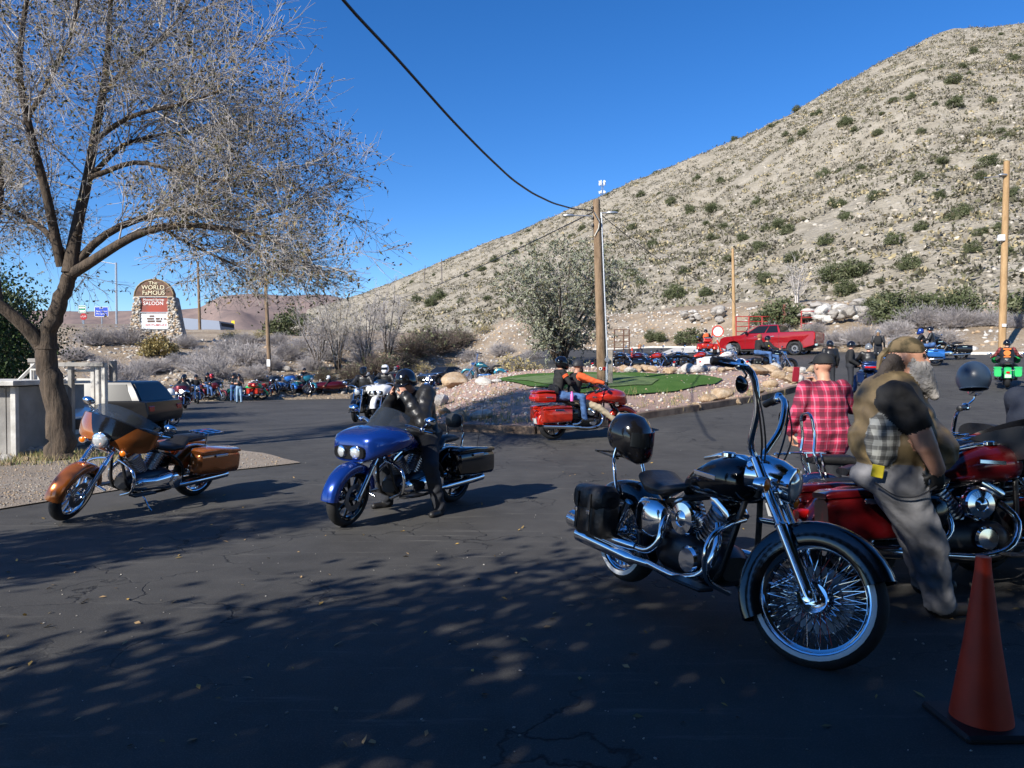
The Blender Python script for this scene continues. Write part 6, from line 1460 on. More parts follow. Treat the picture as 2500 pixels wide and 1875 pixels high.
ext = [('e', bm_(2166,985), (.175,.25,.20), rot_from((.15,0,1)), li['vest'], .05), ('e', bm_(2172,1075), (.225,.255,.20), rot_from((.1,0,1)), li['vest'], .05), ('e', bm_(2236,1088), (.235,.245,.175), rot_from((.25,0,1)), li['vest'], .06), ('e', bm_(2200,1025), (.18,.24,.17), rot_from((.3,0,1)), li['vest'], .05), ('e', bm_(2122,1068,-.172), (.095,.095,.16), rot_from((.05,0,1)), li['side'], .012), ('c', bm_(2143,970,-.22), bm_(2170,1018,-.28), .110, .090, li['top'], .03), ('c', bm_(2172,1018,-.28), bm_(2195,1075,-.30), .070, .060, li['skin'], .005), ('c', bm_(2195,1075,-.30), bm_(2228,1130,-.27), .058, .044, li['skin'], .005),
       ('e', bm_(2172,1165), (.215,.24,.11), None, li['legs'], .05), ('c', bm_(2168,1175,-.12), bm_(2240,1312,-.12), .145, .105, li['legs'], .04), ('c', bm_(2240,1312,-.12), bm_(2270,1452,-.12), .105, .085, li['legs'], .03), ('c', bm_(2200,1170,.12), bm_(2268,1305,.14), .145, .105, li['legs'], .04), ('c', bm_(2268,1305,.14), bm_(2300,1435,.15), .105, .085, li['legs'], .03),
       ('e', bm_(2182,892), (.06,.07,.075), None, li['hair'], .015), ('c', bm_(2160,895,-.03), bm_(2128,935,-.05), .04, .02, li['hair'], .02), ('c', bm_(2240,908,-.06), bm_(2260,966,-.10), .058, .026, li['beard'], .03), ('c', bm_(2224,902,-.08), bm_(2240,938,-.09), .036, .044, li['beard'], .03)]
VEST = mat("tan_leather_vest", (.20,.145,.07), .6, col2=(.11,.08,.045), vscale=5, bump=.5, bscale=12); CHECK = plaid("black_white_check", (.36,.36,.33), (.015,.015,.016), (.4,.4,.36), .06, 0); CAMO = mat("camo_cloth", (.05,.04,.02), .9, col2=(.15,.11,.06), vscale=14, lo=.45, hi=.55)
o, hf = person("bearded heavy man in tan leather vest and grey trousers leaning beside the maroon motorcycle", (BX, 4.45, 0), 0, J, dict(bulk=1.1, beard=.16, sleeve=.03, toplab='vest', slab='skin', flab='skin', hlab='glove', extra=ext), dict(MD, top=BLKCLOTH, sleeve=BLKCLOTH, vest=VEST, side=CHECK, legs=GREYPANT, beard=BEARDG, hair=mat("dark_grey_hair", (.05,.04,.035), .8, bump=.6, bscale=50)), .0085, True)
helmet_mesh(o, hf, 'bandana', CAMO)
pxb = empty("x") if False else None
mb = MB(); mb.box(bm_(2098,1138,-.235), (.065,.012,.075), (0,.15,-.5), .003); mb.build("yellow_patch", mat("yellow_patch", (.62,.50,.02), .7), o, 30)
mb = MB(); mb.tube([tuple(q) for q in smooth_path([bm_(2095,1165,-.22), bm_(2130,1195,-.28), bm_(2180,1195,-.29), bm_(2225,1170,-.28)], 14)], .005, 5); mb.build("wallet_chain", STEEL, o)
# ---- man in the plaid shirt, back to us
k7 = 7.1/FPX; PX = (2012-CX)*k7; gz7 = Hs(PX, 7.1)
J = stand(1.80, wr=((.10,.29,.98),(.30,-.10,1.42)), el=((-.05,.31,1.19),(.05,-.33,1.22)), hd=((.15,-.1,-1),(.2,.2,.7)), pn=((0,-1,0),(0,1,0)), curl=(.7,.9), face=(1,.15,.0))
li_top = li['top']
ext = [('c', (-.02,.10,.88), (-.02,.10,1.0), .14, .16, li_top, .06), ('c', (-.02,-.10,.88), (-.02,-.10,1.0), .14, .16, li_top, .06), ('e', (-.01,0,1.2), (.155,.225,.25), None, li_top, .06)]
PLAID = plaid("red_plaid", (.48,.03,.085), (.035,.008,.02), (.55,.28,.38), .105)
o, hf = person("man in red plaid shirt and black cap standing with his back turned, holding a phone", (PX, 7.1, gz7), R(97), J, dict(bulk=1.12, sleeve=.068, extra=ext), dict(MD, top=PLAID, sleeve=PLAID, legs=BLKJEAN), .011, True)
helmet_mesh(o, hf, 'cap', mat("cap_black", (.014,.014,.015), .8))
mb = MB(); q = Vector((.36,.10,1.56)); mb.box((0,0,0), (.009,.075,.155), None, .004); ph = mb.build("phone", mat("phone_red", (.30,.02,.04), .4)); ph.location = o.matrix_basis @ q; ph.rotation_euler = (0,R(-8),R(97)); tag(ph, "red-cased phone held up by the man in the plaid shirt", "phone")
# ---- rider of the blue bike, hands at his face
J = seated(lean=.09, feet='ground', head=(-.02,0,1.475), face=(1,.1,-.25), neck=(-.11,0,1.36), el=((.04,.30,1.04),(.04,-.30,1.04)), wr=((.10,.10,1.32),(.10,-.10,1.32)), hd=((.1,-.35,1),(.1,.35,1)), pn=((-.3,-1,0),(-.3,1,0)), curl=(.8,.8))
person("rider in black leather and half helmet astride the blue motorcycle, hands raised to his face", BLUEBIKE.location, BLUEBIKE.rotation_euler.z, J, dict(bulk=1.3, sleeve=.082, leg=1.2, extra=[('e', (-.32,0,.90), (.17,.21,.12), None, 1, .04)]), MD, .012, True, ('half', BLACKGLOSS))
# ---- two-up on the red bike
J = seated(1.10, .0, 'far', el=((-.02,.30,1.24),(-.02,-.30,1.24)), wr=((.16,.40,1.20),(.16,-.40,1.20)), hd=((1,0,0),(1,0,0)), pn=((0,0,-1),(0,0,-1)), curl=(1.1,1.1))
person("rider in orange sleeves, black vest and khaki trousers driving the red touring motorcycle", REDBIKE.location, REDBIKE.rotation_euler.z, J, dict(bulk=1.1, beard=.07, hlab='glove', sleeve=.066), dict(MD, top=BLKCLOTH, sleeve=ORNG, legs=KHAKI, shoe=SHOEG), .016, True, ('skull', mat("matte_helmet", (.03,.03,.032), .5)))
J = pillion(wr=((-.30,.10,1.20),(-.30,-.10,1.20)), hd=((1,-.3,0),(1,.3,0)), pn=((0,0,-1),(0,0,-1)), curl=(.8,.8))
o, hf = person("passenger in black hoodie and blue jeans riding behind on the red touring motorcycle", REDBIKE.location, REDBIKE.rotation_euler.z, J, dict(bulk=.95), dict(MD, top=BLKCLOTH, sleeve=BLKCLOTH, legs=DENIM), .016, True, ('full', BLACKGLOSS))
for q in (0, 1):
    mb = MB(); a, b = Vector(J['sh'][q]), Vector(J['el'][q])
    for t in (.30, .42): mb.lathe([(-.014,.066),(-.012,.0685),(.012,.0685),(.014,.066)], a.lerp(b, t), (b-a), 14, cap=False)
    mb.build("orange_sleeve_band", ORNG, o)
mb = MB(); mb.lathe([(0,0),(0,.033),(.14,.033),(.16,.02),(.2,.02),(.2,0)], (-.52,-.34,.82), (0,0,1), 14); bt = mb.build("water_bottle", mat("pink_bottle", (.62,.12,.38), .4)); bt.location = REDBIKE.location; bt.rotation_euler = REDBIKE.rotation_euler; tag(bt, "pink water bottle carried at the side of the red touring motorcycle", "bottle")
# ================================================================== CARS AND THREE-WHEELERS
def car_body(root, poly, hw, m, bev=.06, name="body", y0=0.):
    bm = bmesh.new(); a = [bm.verts.new((x, -hw+y0, z)) for x, z in poly]; b = [bm.verts.new((x, hw+y0, z)) for x, z in poly]; k = len(poly)
    bm.faces.new(a); bm.faces.new(b[::-1])
    for i in range(k): bm.faces.new((a[i], b[i], b[(i+1)%k], a[(i+1)%k]))
    bmesh.ops.recalc_face_normals(bm, faces=bm.faces)
    side = [e for e in bm.edges if abs(e.verts[0].co.y-e.verts[1].co.y) < 1e-6 and min(e.verts[0].co.z, e.verts[1].co.z) > .62]
    bmesh.ops.bevel(bm, geom=side, offset=bev, segments=3, affect='EDGES', profile=.6, clamp_overlap=True)
    me = bpy.data.meshes.new(name); bm.to_mesh(me); bm.free(); me.materials.append(m); me.polygons.foreach_set("use_smooth", [True]*len(me.polygons)); me.set_sharp_from_angle(angle=R(35)); return link(name, me, root)
def arch(cx, r, z, n=9): return [(cx+r*math.cos(math.pi*i/n), z+r*math.sin(math.pi*i/n)) for i in range(n+1)]
def greenhouse(root, m, b, t, zb, zt, hwb, hwt, glass, split=(.48,), roofm=None):
    """b/t = (x rear, x front) at bottom and top"""
    mb = MB(); ring = lambda x0, x1, hw, z: [(x0,-hw,z),(x1,-hw*.97,z),(x1,hw*.97,z),(x0,hw,z)]
    mb.loft([ring(b[0], b[1], hwb, zb), ring(b[0]*.5+t[0]*.5, b[1]*.45+t[1]*.55, (hwb+hwt)/2+.01, (zb+zt)/2+.02), ring(t[0], t[1], hwt, zt-.03), ring(t[0]+.06, t[1]-.06, hwt-.06, zt)]); cab = mb.build("cabin", m, root, 30)
    L = lambda f, x0, x1: x0+(x1-x0)*f
    for s in (-1, 1):
        xs_ = [0.04] + list(split) + [.95]
        for i in range(len(xs_)-1):
            f0, f1 = xs_[i]+.015, xs_[i+1]-.015; off = .012; z0, z1 = zb+.03, zt-.10; g0, g1 = .03, .86
            P = []
            for f, g in ((f0, g0), (f1, g0), (f1, g1), (f0, g1)):
                hw = hwb+(hwt-hwb)*g+off; x = L(f, b[0]+(t[0]-b[0])*g, b[1]+(t[1]-b[1])*g); P.append((x, s*hw+s*.012*math.sin(g*3.14), zb+(zt-zb)*g))
            mb = MB(); Q = [(x, y-s*.03, z) for x, y, z in P]; mb.add(P+Q, [(0,1,2,3),(7,6,5,4),(0,4,5,1),(1,5,6,2),(2,6,7,3),(3,7,4,0)]); mb.build("side_window", glass, cab, 0)
    for e in (0, 1):
        P = []; 
        for sy, g in ((-1,.05),(1,.05),(1,.88),(-1,.88)): 
            hw = (hwb+(hwt-hwb)*g)*.90; x = b[e]+(t[e]-b[e])*g + (.018 if e else -.018); x += (.014 if e else -.014)*math.sin(g*3.1); P.append((x, sy*hw, zb+(zt-zb)*g))
        mb = MB(); d = -.04 if e else .04; Q = [(x+d, y, z) for x, y, z in P]; mb.add(P+Q, [(0,1,2,3),(7,6,5,4),(0,4,5,1),(1,5,6,2),(2,6,7,3),(3,7,4,0)]); mb.build("windscreen" if e else "rear_window", glass, cab, 0)
    return cab
def car(name, loc, heading, label, kind, m, cat="car", glass=DARKGLASS):
    root = empty(name, loc, heading, label, cat)
    if kind == 'pickup':
        rw, wb, fa_, ra_, hw, az = .42, 3.75, 1.98, -1.77, .98, .44
        poly = [(-2.86,.60),(-2.90,.72),(-2.90,1.36),(-2.86,1.41),(-.9,1.41),(1.25,1.37),(1.5,1.30),(2.55,1.22),(2.82,1.10),(2.90,.85),(2.86,.55)] + arch(fa_, .50, az) + arch(ra_, .50, az)
    elif kind == 'suv':
        rw, fa_, ra_, hw, az = .37, 1.42, -1.40, .93, .40
        poly = [(-2.30,.50),(-2.36,.75),(-2.30,1.05),(-2.1,1.10),(1.0,1.06),(1.15,1.03),(2.05,.92),(2.28,.80),(2.34,.60),(2.28,.36)] + arch(fa_, .44, az) + arch(ra_, .44, az)
    else:
        rw, fa_, ra_, hw, az = .33, 1.38, -1.35, .89, .36
        poly = [(-2.25,.42),(-2.32,.65),(-2.26,.95),(-1.6,1.0),(.95,.96),(1.1,.93),(2.0,.80),(2.24,.66),(2.26,.45),(2.2,.30)] + arch(fa_, .39, az) + arch(ra_, .39, az)
    bd = car_body(root, poly, hw, m)
    mb = MB(); mb.box(((fa_+ra_)/2, 0, az+.12), (abs(fa_-ra_)+1.1, hw*1.8, .5)); mb.build("underbody", BLACKSATIN, root, 0)
    for x in (fa_, ra_):
        for s in (-1, 1): make_wheel(root, x, rw, rw, .24, 'chrome', None, "wheel", False, rw*.66, 1, mat("alloy", (.55,.56,.58), .25, 1.), s*(hw-.12))
    if kind == 'pickup':
        greenhouse(root, m, (-.92,1.28), (-.72,.42), 1.38, 1.90, .95, .76, glass, (.42,))
        mb = MB(); mb.box((-1.88,0,1.422), (1.92,1.82,.03), None, .01); mb.build("bed_cover", BLACKSATIN, root, 30)
        mb = MB(); mb.box((-2.91,0,1.02), (.03,1.60,.62), None, .012); mb.build("tailgate", m, root, 30)
        mb = MB(); mb.box((-2.98,0,.62), (.18,1.90,.18), None, .04); mb.build("rear_bumper", CHROME, root, 30)
        for s in (-1, 1):
            mb = MB(); mb.box((-2.90,s*.90,1.12), (.06,.16,.40), None, .02); mb.build("tail_light", REDLENS, root, 30)
            mb = MB(); mb.sloft([(1.02,s*1.10,1.40,.04,.05,3),(1.08,s*1.10,1.41,.11,.11,3),(1.16,s*1.10,1.41,.09,.09,3)], 14); mb.build("mirror", BLACKGLOSS, root, 50)
            for x in (.55, -.45): mb = MB(); mb.box((x,s*(hw+.012),1.18), (.2,.02,.035), None, .006); mb.build("door_handle", CHROME, root, 30)
            for x in (1.22, .18, -.84): mb = MB(); mb.box((x,s*(hw+.001),.95), (.012,.008,.78)); mb.build("door_seam", BLACKSATIN, root, 0)
    elif kind == 'suv': greenhouse(root, m, (-2.15,1.05), (-1.85,.25), 1.04, 1.62, .90, .72, glass, (.36,.68))
    elif kind == 'softtop':
        greenhouse(root, mat("soft_top", (.012,.012,.014), .85), (-1.6,.75), (-1.1,.05), .95, 1.42, .84, .66, glass, (.4,))
    else: greenhouse(root, m, (-1.75,.98), (-1.05,.15), .95, 1.42, .84, .66, glass, (.5,))
    if kind != 'pickup':
        for s in (-1, 1):
            zz = .78 if kind == 'suv' else .66
            mb = MB(); mb.sloft([(2.10,s*.66,zz,.10,.06,2.4),(2.22,s*.66,zz,.14,.075,2.4),(2.29,s*.64,zz-.01,.10,.05,2.4)], 14); mb.build("headlight", LENS, root, 50)
            mb = MB(); mb.box((-2.33,s*.72,.86), (.05,.26,.16), None, .02); mb.build("tail_light", REDLENS, root, 30)
            mb = MB(); mb.sloft([(.72,s*1.0,1.06,.04,.04,3),(.78,s*1.0,1.07,.09,.075,3),(.86,s*1.0,1.07,.07,.06,3)], 12); mb.build("mirror", m, root, 50)
        mb = MB(); mb.box((2.31,0,.52), (.04,1.1,.22), None, .02); mb.build("grille", BLACKSATIN, root, 30)
    return root
pr_ = G(1922, 879); pf_ = G(1818, 868)
car("pickup_truck", (pr_+pf_)/2+Vector((1.2,2.4,.14)), R(141), "red crew-cab pickup truck with black bed cover stopped at the lot's exit", 'pickup', P_DKRED if 0 else paint("pickup_red", (.36,.006,.012)), "truck")
cc = G(1078, 938); car("convertible_car", cc+Vector((0,1.2,0)), R(-128), "dark blue-grey open-top car with black folded roof beside the island boulders", 'softtop', paint("slate", (.05,.065,.09)), "car")
bc = car("dark_car", onpx(170, 17.6), R(181), "black car parked behind the tree and timber frame", 'suv', mat("car_black", (.008,.008,.009), .3), "car", mat("tinted_glass", (.006,.007,.008), .18, spec=.25)); bc.scale = (1, 1, .86)
car("white_car", onpx(-40, 15.1), R(-2), "white car half hidden behind the tree trunk and shed", 'sedan', P_WHITE, "car")
car("dark_car", onpx(90, 21), R(4), "dark blue car beyond the timber frame behind the black car", 'sedan', P_DBLUE, "car")
def roadster(loc, heading, label, m, kind):
    root = empty("three_wheeler", loc, heading, label, "car")
    if kind == 'smooth':
        mb = MB(); mb.sloft([(-1.75,0,.62,.10,.10,2.5),(-1.6,0,.62,.34,.22,2.8),(-1.0,0,.60,.60,.30,3),(-.3,0,.56,.68,.30,3),(.4,0,.53,.60,.28,3),(1.2,0,.48,.46,.22,2.8),(1.75,0,.42,.34,.15,2.8),(1.9,0,.36,.28,.10,2.8)], 24); mb.build("body", m, root, 45)
        mb = MB(); mb.sloft([(-.95,0,.80,.38,.07,3),(-.85,0,.83,.46,.09,3),(-.1,0,.81,.46,.08,3),(.1,0,.78,.38,.05,3)], 18); mb.build("cockpit", BLACKSATIN, root, 45)
        mb = MB(); mb.sloft([(1.84,0,.40,.24,.10,3),(1.93,0,.39,.26,.11,3)], 16); mb.build("grille", BLACKSATIN, root, 30)
    else:
        car_body(root, [(-1.7,.35),(-1.75,.7),(-1.2,.95),(-.7,1.05),(-.3,.86),(.3,.82),(.6,.80),(1.5,.62),(1.85,.45),(1.8,.25),(-.2,.22)], .62, m, .08)
        for s in (-1, 1):
            mb = MB(); arc_sheet(mb, 1.05, .33, .40, .34, R(15), R(165), 12, .06, .03, yc=s*.80); mb.build("front_fender", m, root, 50)
            mb = MB(); mb.tube([tuple(q) for q in smooth_path([(-.75,s*.14,.9),(-.78,s*.16,1.25),(-.78,s*.36,1.28),(-.75,s*.42,.9)], 12)], .04, 8); mb.build("roll_hoop", BLACKGLOSS, root, 50)
    for s in (-1, 1): make_wheel(root, 1.05, .33, .33, .22, 'chrome', None, "front_wheel", False, .24, 1, mat("alloy", (.55,.56,.58), .25, 1.), s*.82)
    make_wheel(root, -1.45, .34, .34, .28, 'chrome', None, "rear_wheel", False, .25, 1, mat("alloy", (.55,.56,.58), .25, 1.), 0 if kind != 'smooth' else -.45)
    for s in (-1, 1):
        mb = MB(); mb.shell(lambda i, j: (.28-.10*j-.05*abs(i*2-1)**2, s*.30+(i*2-1)*.22, .80+.20*j), 8, 3, .006, (-1,0,0)); mb.build("wind_deflector", mat("clear_screen", (.5,.55,.6), .05, alpha=.3), root, 50)
    return root
cp = G(782, 962); RO = roadster(cp+Vector((0,.6,0)), R(197), "low dark-red open three-wheeled roadster leading the left-hand row", P_MAROON, 'smooth')
cp = G(880, 952); SL = roadster(cp+Vector((0,.9,0)), R(188), "angular black open three-wheeler behind the red roadster", BLACKGLOSS, 'angular')
def sit_in(root, dx, y, label, hat, top=BLKCLOTH, group=None):
    J = shift(seated(.95, 0, 'board'), (-.15+dx, y, -.42)); J = {q: v for q, v in J.items()}; person(label, root.location, root.rotation_euler.z, J, dict(bulk=1.05), dict(MD, top=top, sleeve=top), .032, False, hat, group)
WHITEHELM = mat("white_helmet", (.72,.73,.74), .15, coat=1.)
GREYHELM = mat("grey_helmet", (.16,.17,.18), .2, coat=1.); BLUEHELM = paint("helmet_blue", (.02,.06,.30)); REDHELM = paint("helmet_red", (.45,.01,.02))
sit_in(RO, 0, .30, "driver in white helmet seated in the dark-red roadster", ('full', WHITEHELM)); sit_in(RO, 0, -.30, "passenger in black seated in the dark-red roadster", ('half', BLACKGLOSS))
sit_in(SL, 0, .28, "driver in a dark helmet seated in the black three-wheeler", ('full', GREYHELM))
# ================================================================== MOTORCYCLES AND RIDERS FURTHER OFF
def rider_on(b, label, hat, look=None, mats=None, feet='board', kind='driver', bar=1.08, res=.03, **k):
    J = seated(bar, 0, feet, **k) if kind == 'driver' else pillion(**k)
    return person(label, b.location, b.rotation_euler.z, J, look or dict(bulk=1.15, sleeve=.07), dict(MD, **(mats or {})), res, False, hat)
def bk(px, py, hd, label, style='cruiser', col=None, **k):
    p = G(px, py); return bike(k.pop('name', "touring_motorcycle" if style != 'cruiser' else "cruiser_motorcycle"), p, R(hd), label, style, col, det=k.pop('det', 0), group=k.pop('group', None), **k)
HALF = ('half', BLACKGLOSS); FULL = ('full', BLACKGLOSS)
LR = "motorcycles lined up along the left bank"
b = bk(447, 1000, -72, "burgundy touring motorcycle with lit lamps heading the left-hand row", 'batwing', P_MAROON, det=1, lit=True, spots=True, bags='hard', tour=True, centre=P_MAROON, group=LR)
rider_on(b, "rider in black with dark helmet on the burgundy touring motorcycle with lit lamps", HALF); rider_on(b, "passenger in dark blue behind the rider of the burgundy touring motorcycle", FULL, None, dict(top=BLKCLOTH, sleeve=BLKCLOTH), kind='p')
b = bk(480, 985, -62, "black cruiser with chrome headlight between the burgundy tourer and the red-helmet trike", 'cruiser', BLACKGLOSS, shield=False, crash=True, group=LR)
rider_on(b, "bare-armed rider in black shirt and helmet on the black cruiser of the left-hand row", HALF, dict(bulk=1.25, flab='skin'), dict(top=BLKCLOTH, sleeve=BLKCLOTH))
b = bk(523, 978, -28, "dark red trike motorcycle with wide rear wheels in the left-hand row", 'batwing', P_MAROON, trike=True, tour=True, group=LR, name="trike_motorcycle", det=1)
rider_on(b, "rider in red helmet and jeans on the dark red trike", ('full', REDHELM), None, dict(legs=DENIM)); rider_on(b, "passenger in black helmet behind the red-helmeted trike rider", HALF, None, dict(legs=DENIM), kind='p')
b = bk(607, 976, 12, "bright green and black three-wheeled motorcycle in the left-hand row", 'sharknose', P_LGREEN, trike=True, group=LR, name="trike_motorcycle", bags=None)
person("person in dark helmet and blue jeans standing left of the green three-wheeler", G(570, 980), R(-60), stand(1.75, wr=((.15,.12,1.15),(.15,-.12,1.15)), el=((-.02,.27,1.14),(-.02,-.27,1.14))), dict(bulk=1.1), dict(MD, legs=DENIM), .03, False, HALF)
person("person with bare forearms and pale jeans standing at the green three-wheeler", G(584, 984), R(-75), stand(1.72, wr=((.18,.05,1.32),(.15,-.12,1.15)), el=((.05,.25,1.14),(-.02,-.27,1.14))), dict(bulk=1.05, flab='skin'), dict(MD, legs=cloth("pale_denim", (.22,.34,.46))), .03, False, HALF)
b = bk(640, 974, 78, "bright red touring motorcycle with trunk seen from behind in the left-hand row", 'batwing', P_RED, bags='hard', tour=True, group=LR)
b = bk(668, 962, -52, "black touring motorcycle with a helmet on it beside the left-hand pole", 'batwing', BLACKGLOSS, bags='hard', tour=True, group=LR)
b = bk(704, 960, -48, "blue faired touring motorcycle between black and teal ones in the left-hand row", 'batwing', P_LBLUE, bags='hard', tour=False, group=LR, centre=P_LBLUE)
b = bk(748, 958, -40, "dark teal touring motorcycle behind the red roadster's nose", 'batwing', P_TEAL, bags='hard', tour=True, group=LR, centre=P_TEAL)
rider_on(b, "rider in black half helmet on the dark teal touring motorcycle", HALF)
b = bk(936, 1018, -96, "white shark-nosed touring motorcycle riding in behind the blue one", 'sharknose', P_WHITE, bags='hard', spots=True, lit=True, bar='mid', det=1)
rider_on(b, "rider in white full-face helmet on the white touring motorcycle", ('full', WHITEHELM))
b = bk(884, 1026, -92, "dark motorcycle approaching behind the blue motorcycle's windshield", 'cruiser', BLACKGLOSS, bags='leather')
rider_on(b, "rider all in black on the dark motorcycle behind the blue windshield", ('full', BLACKGLOSS))
b = bk(962, 950, -110, "dark red motorcycle with two riders far behind the white one", 'batwing', P_MAROON, bags='hard', tour=True)
rider_on(b, "rider with silver-fronted helmet on the far dark red motorcycle", ('full', GREYHELM)); rider_on(b, "passenger in red helmet on the far dark red motorcycle", ('full', REDHELM), kind='p')
b = bk(1182, 934, 172, "teal and blue long chopper parked beyond the island boulders", 'cruiser', P_TEAL, bar='ape', det=1, bags=None, wheel='spoke', crash=True)
b = bk(1050, 962, -98, "small light-blue motorcycle in front of the dark open-top car", 'cruiser', P_LBLUE, spots=True, lit=True)
PR = "cruisers parked in a row behind the putting green"
for (px, py, col, kw, lab) in [(1506,915,BLACKGLOSS,dict(bags='hard'),"black cruiser with hard bags nearest the power pole behind the putting green"),(1548,914,P_MAROON,dict(bags='leather', crash=True),"maroon cruiser second in the row behind the putting green"),(1596,913,BLACKGLOSS,dict(tcol=P_RED, bags='hard', bar='mid'),"black cruiser with red tank behind the putting green"),(1648,912,BLACKGLOSS,dict(crash=True, sissy=1.1),"all-black cruiser with backrest behind the putting green"),(1704,911,P_RED,dict(bags='leather', rcol=BLACKGLOSS),"bright red-tanked cruiser behind the putting green")]:
    bk(px, py, 12, lab, 'cruiser', col, group=PR, lean=R(-6), steer=R(15), det=1, **kw)
bk(1768, 911, 12, "white touring cruiser with black seat and windshield at the end of the putting-green row", 'cruiser', P_WHITE, det=1, bags='hard', shield=True, nacelle=True, crash=True, lean=R(-6), group=PR)
b = bk(1885, 912, 8, "black cruiser carrying two people in front of the red pickup", 'cruiser', BLACKGLOSS, det=1, bags='leather', crash=True, bar='mid')
o_, hf = rider_on(b, "rider in black vest with yellow back patch in front of the red pickup", HALF, None, dict(top=BLKCLOTH, sleeve=BLKCLOTH, legs=DENIM), face=(1,0,0))
mb = MB(); mb.box((-.20,-.235,1.22), (.22,.014,.05), (0,0,0), .004); mb.build("yellow_patch", mat("yellow_patch", (.62,.50,.02), .7), o_, 30)
BROWNB = mat("brown_knit", (.22,.10,.04), .9, bump=.5, bscale=80)
rider_on(b, "passenger in brown knit beanie and jeans in front of the red pickup", ('beanie', BROWNB), None, dict(top=BLKCLOTH, sleeve=BLKCLOTH, legs=DENIM), kind='p')
b = bk(1722, 866, 82, "bright red touring motorcycle with wide rear leaving by the exit road", 'batwing', P_RED, det=1, bags='hard', tour=True, trike=True)
rider_on(b, "rider in orange vest and black helmet leaving on the red touring motorcycle", HALF, None, dict(top=ORNG, sleeve=BLKCLOTH))
# person crouching behind the row
person("person in black jacket bent over behind the maroon parked cruiser", G(1562, 900), R(200), shift(stand(1.7), (0,0,-.35)) if 0 else stand(1.25), dict(bulk=1.1), MD, .03, False, ('cap', mat("cap_brown", (.3,.14,.06), .8)))
# ---- the group at the right
RG = "motorcycles of the group at the right"
b = bk(2118, 960, 68, "dark blue-black touring motorcycle with trunk seen from behind, right of the plaid shirt", 'batwing', P_DBLUE, det=1, bags='hard', tour=True, group=RG)
rider_on(b, "rider in grey helmet and jeans astride the motorcycle right of the plaid shirt", ('half', GREYHELM), None, dict(legs=DENIM), 'ground', res=.024)
b = bk(2172, 948, 72, "dark motorcycle right beside the grey-helmeted rider's touring motorcycle", 'batwing', BLACKGLOSS, bags='hard', group=RG)
rider_on(b, "rider in silver-grey helmet half hidden behind the bearded man's bandana", ('half', GREYHELM))
person("man in black leather jacket and half helmet with his back turned behind the plaid shirt", onpx(2026, 25), R(92), stand(1.78), dict(bulk=1.25, sleeve=.075), MD, .026, False, HALF)
person("man in dark jacket and half helmet standing sideways beside the group of motorcycles", onpx(2076, 24), R(-20), stand(1.80, wr=((.22,.2,1.0),(.22,-.2,1.0))), dict(bulk=1.2, sleeve=.075), dict(MD, top=BLKCLOTH, sleeve=BLKCLOTH), .026, False, HALF)
b = bk(2232, 893, 152, "blue touring motorcycle with two riders by the right-hand kerb", 'batwing', P_LBLUE, det=1, bags='hard', tour=False, group=RG)
rider_on(b, "rider in blue helmet on the blue touring motorcycle by the right-hand kerb", ('full', BLUEHELM)); rider_on(b, "passenger in long black coat and jeans on the blue touring motorcycle", HALF, dict(bulk=1.1, sleeve=.07), dict(legs=DENIM), kind='p')
b = bk(2300, 880, 168, "black touring motorcycle with big saddlebags by the right-hand kerb", 'batwing', BLACKGLOSS, det=1, bags='hard', tour=False, group=RG)
BROWNH = mat("long_brown_hair", (.16,.09,.04), .7)
o_, hf = person("woman with long hair, helmet and black backpack standing by the blue touring motorcycle", onpx(2143, 33), R(60), stand(1.68), dict(bulk=1.05, hairy=True, extra=[('c', (-.07,0,1.52), (-.12,0,1.28), .07, .05, li['hair'], .02)]), dict(MD, hair=BROWNH, legs=BLKJEAN), .026, False, ('half', GREYHELM))
mb = MB(); mb.sloft([(-.30,0,1.16,.10,.14,3),(-.27,0,1.17,.14,.19,3),(-.17,0,1.18,.15,.20,3),(-.13,0,1.18,.12,.17,3)], 16); bp2 = mb.build("backpack", BLKCLOTH); bp2.location = o_.location; bp2.rotation_euler = o_.rotation_euler; tag(bp2, "black backpack on the long-haired woman's back", "backpack")
b = bk(2456, 945, 58, "bright green touring motorcycle seen from behind at the right", 'batwing', P_LGREEN, det=1, bags='hard', bagcol=P_LGREEN, tour=False, group=RG)
VESTO = plaid("red_check_shirt", (.30,.03,.03), (.03,.01,.01), (.35,.2,.2), .09)
o_, hf = rider_on(b, "rider in red checked shirt and black vest with orange back patch on the green motorcycle", HALF, dict(bulk=1.25, toplab='vest'), dict(vest=BLKLEATHER, sleeve=VESTO), res=.024)
mb = MB(); mb.lathe([(0,.105),(.012,.10)], (-.485,0,1.20), (-1,0,.1), 20); mb.box((-.487,0,1.34), (.014,.24,.05), None, .004); mb.box((-.48,0,1.07), (.014,.20,.045), None, .004); pt = mb.build("back_patch", mat("orange_patch", (.60,.16,.03), .8), o_, 30)
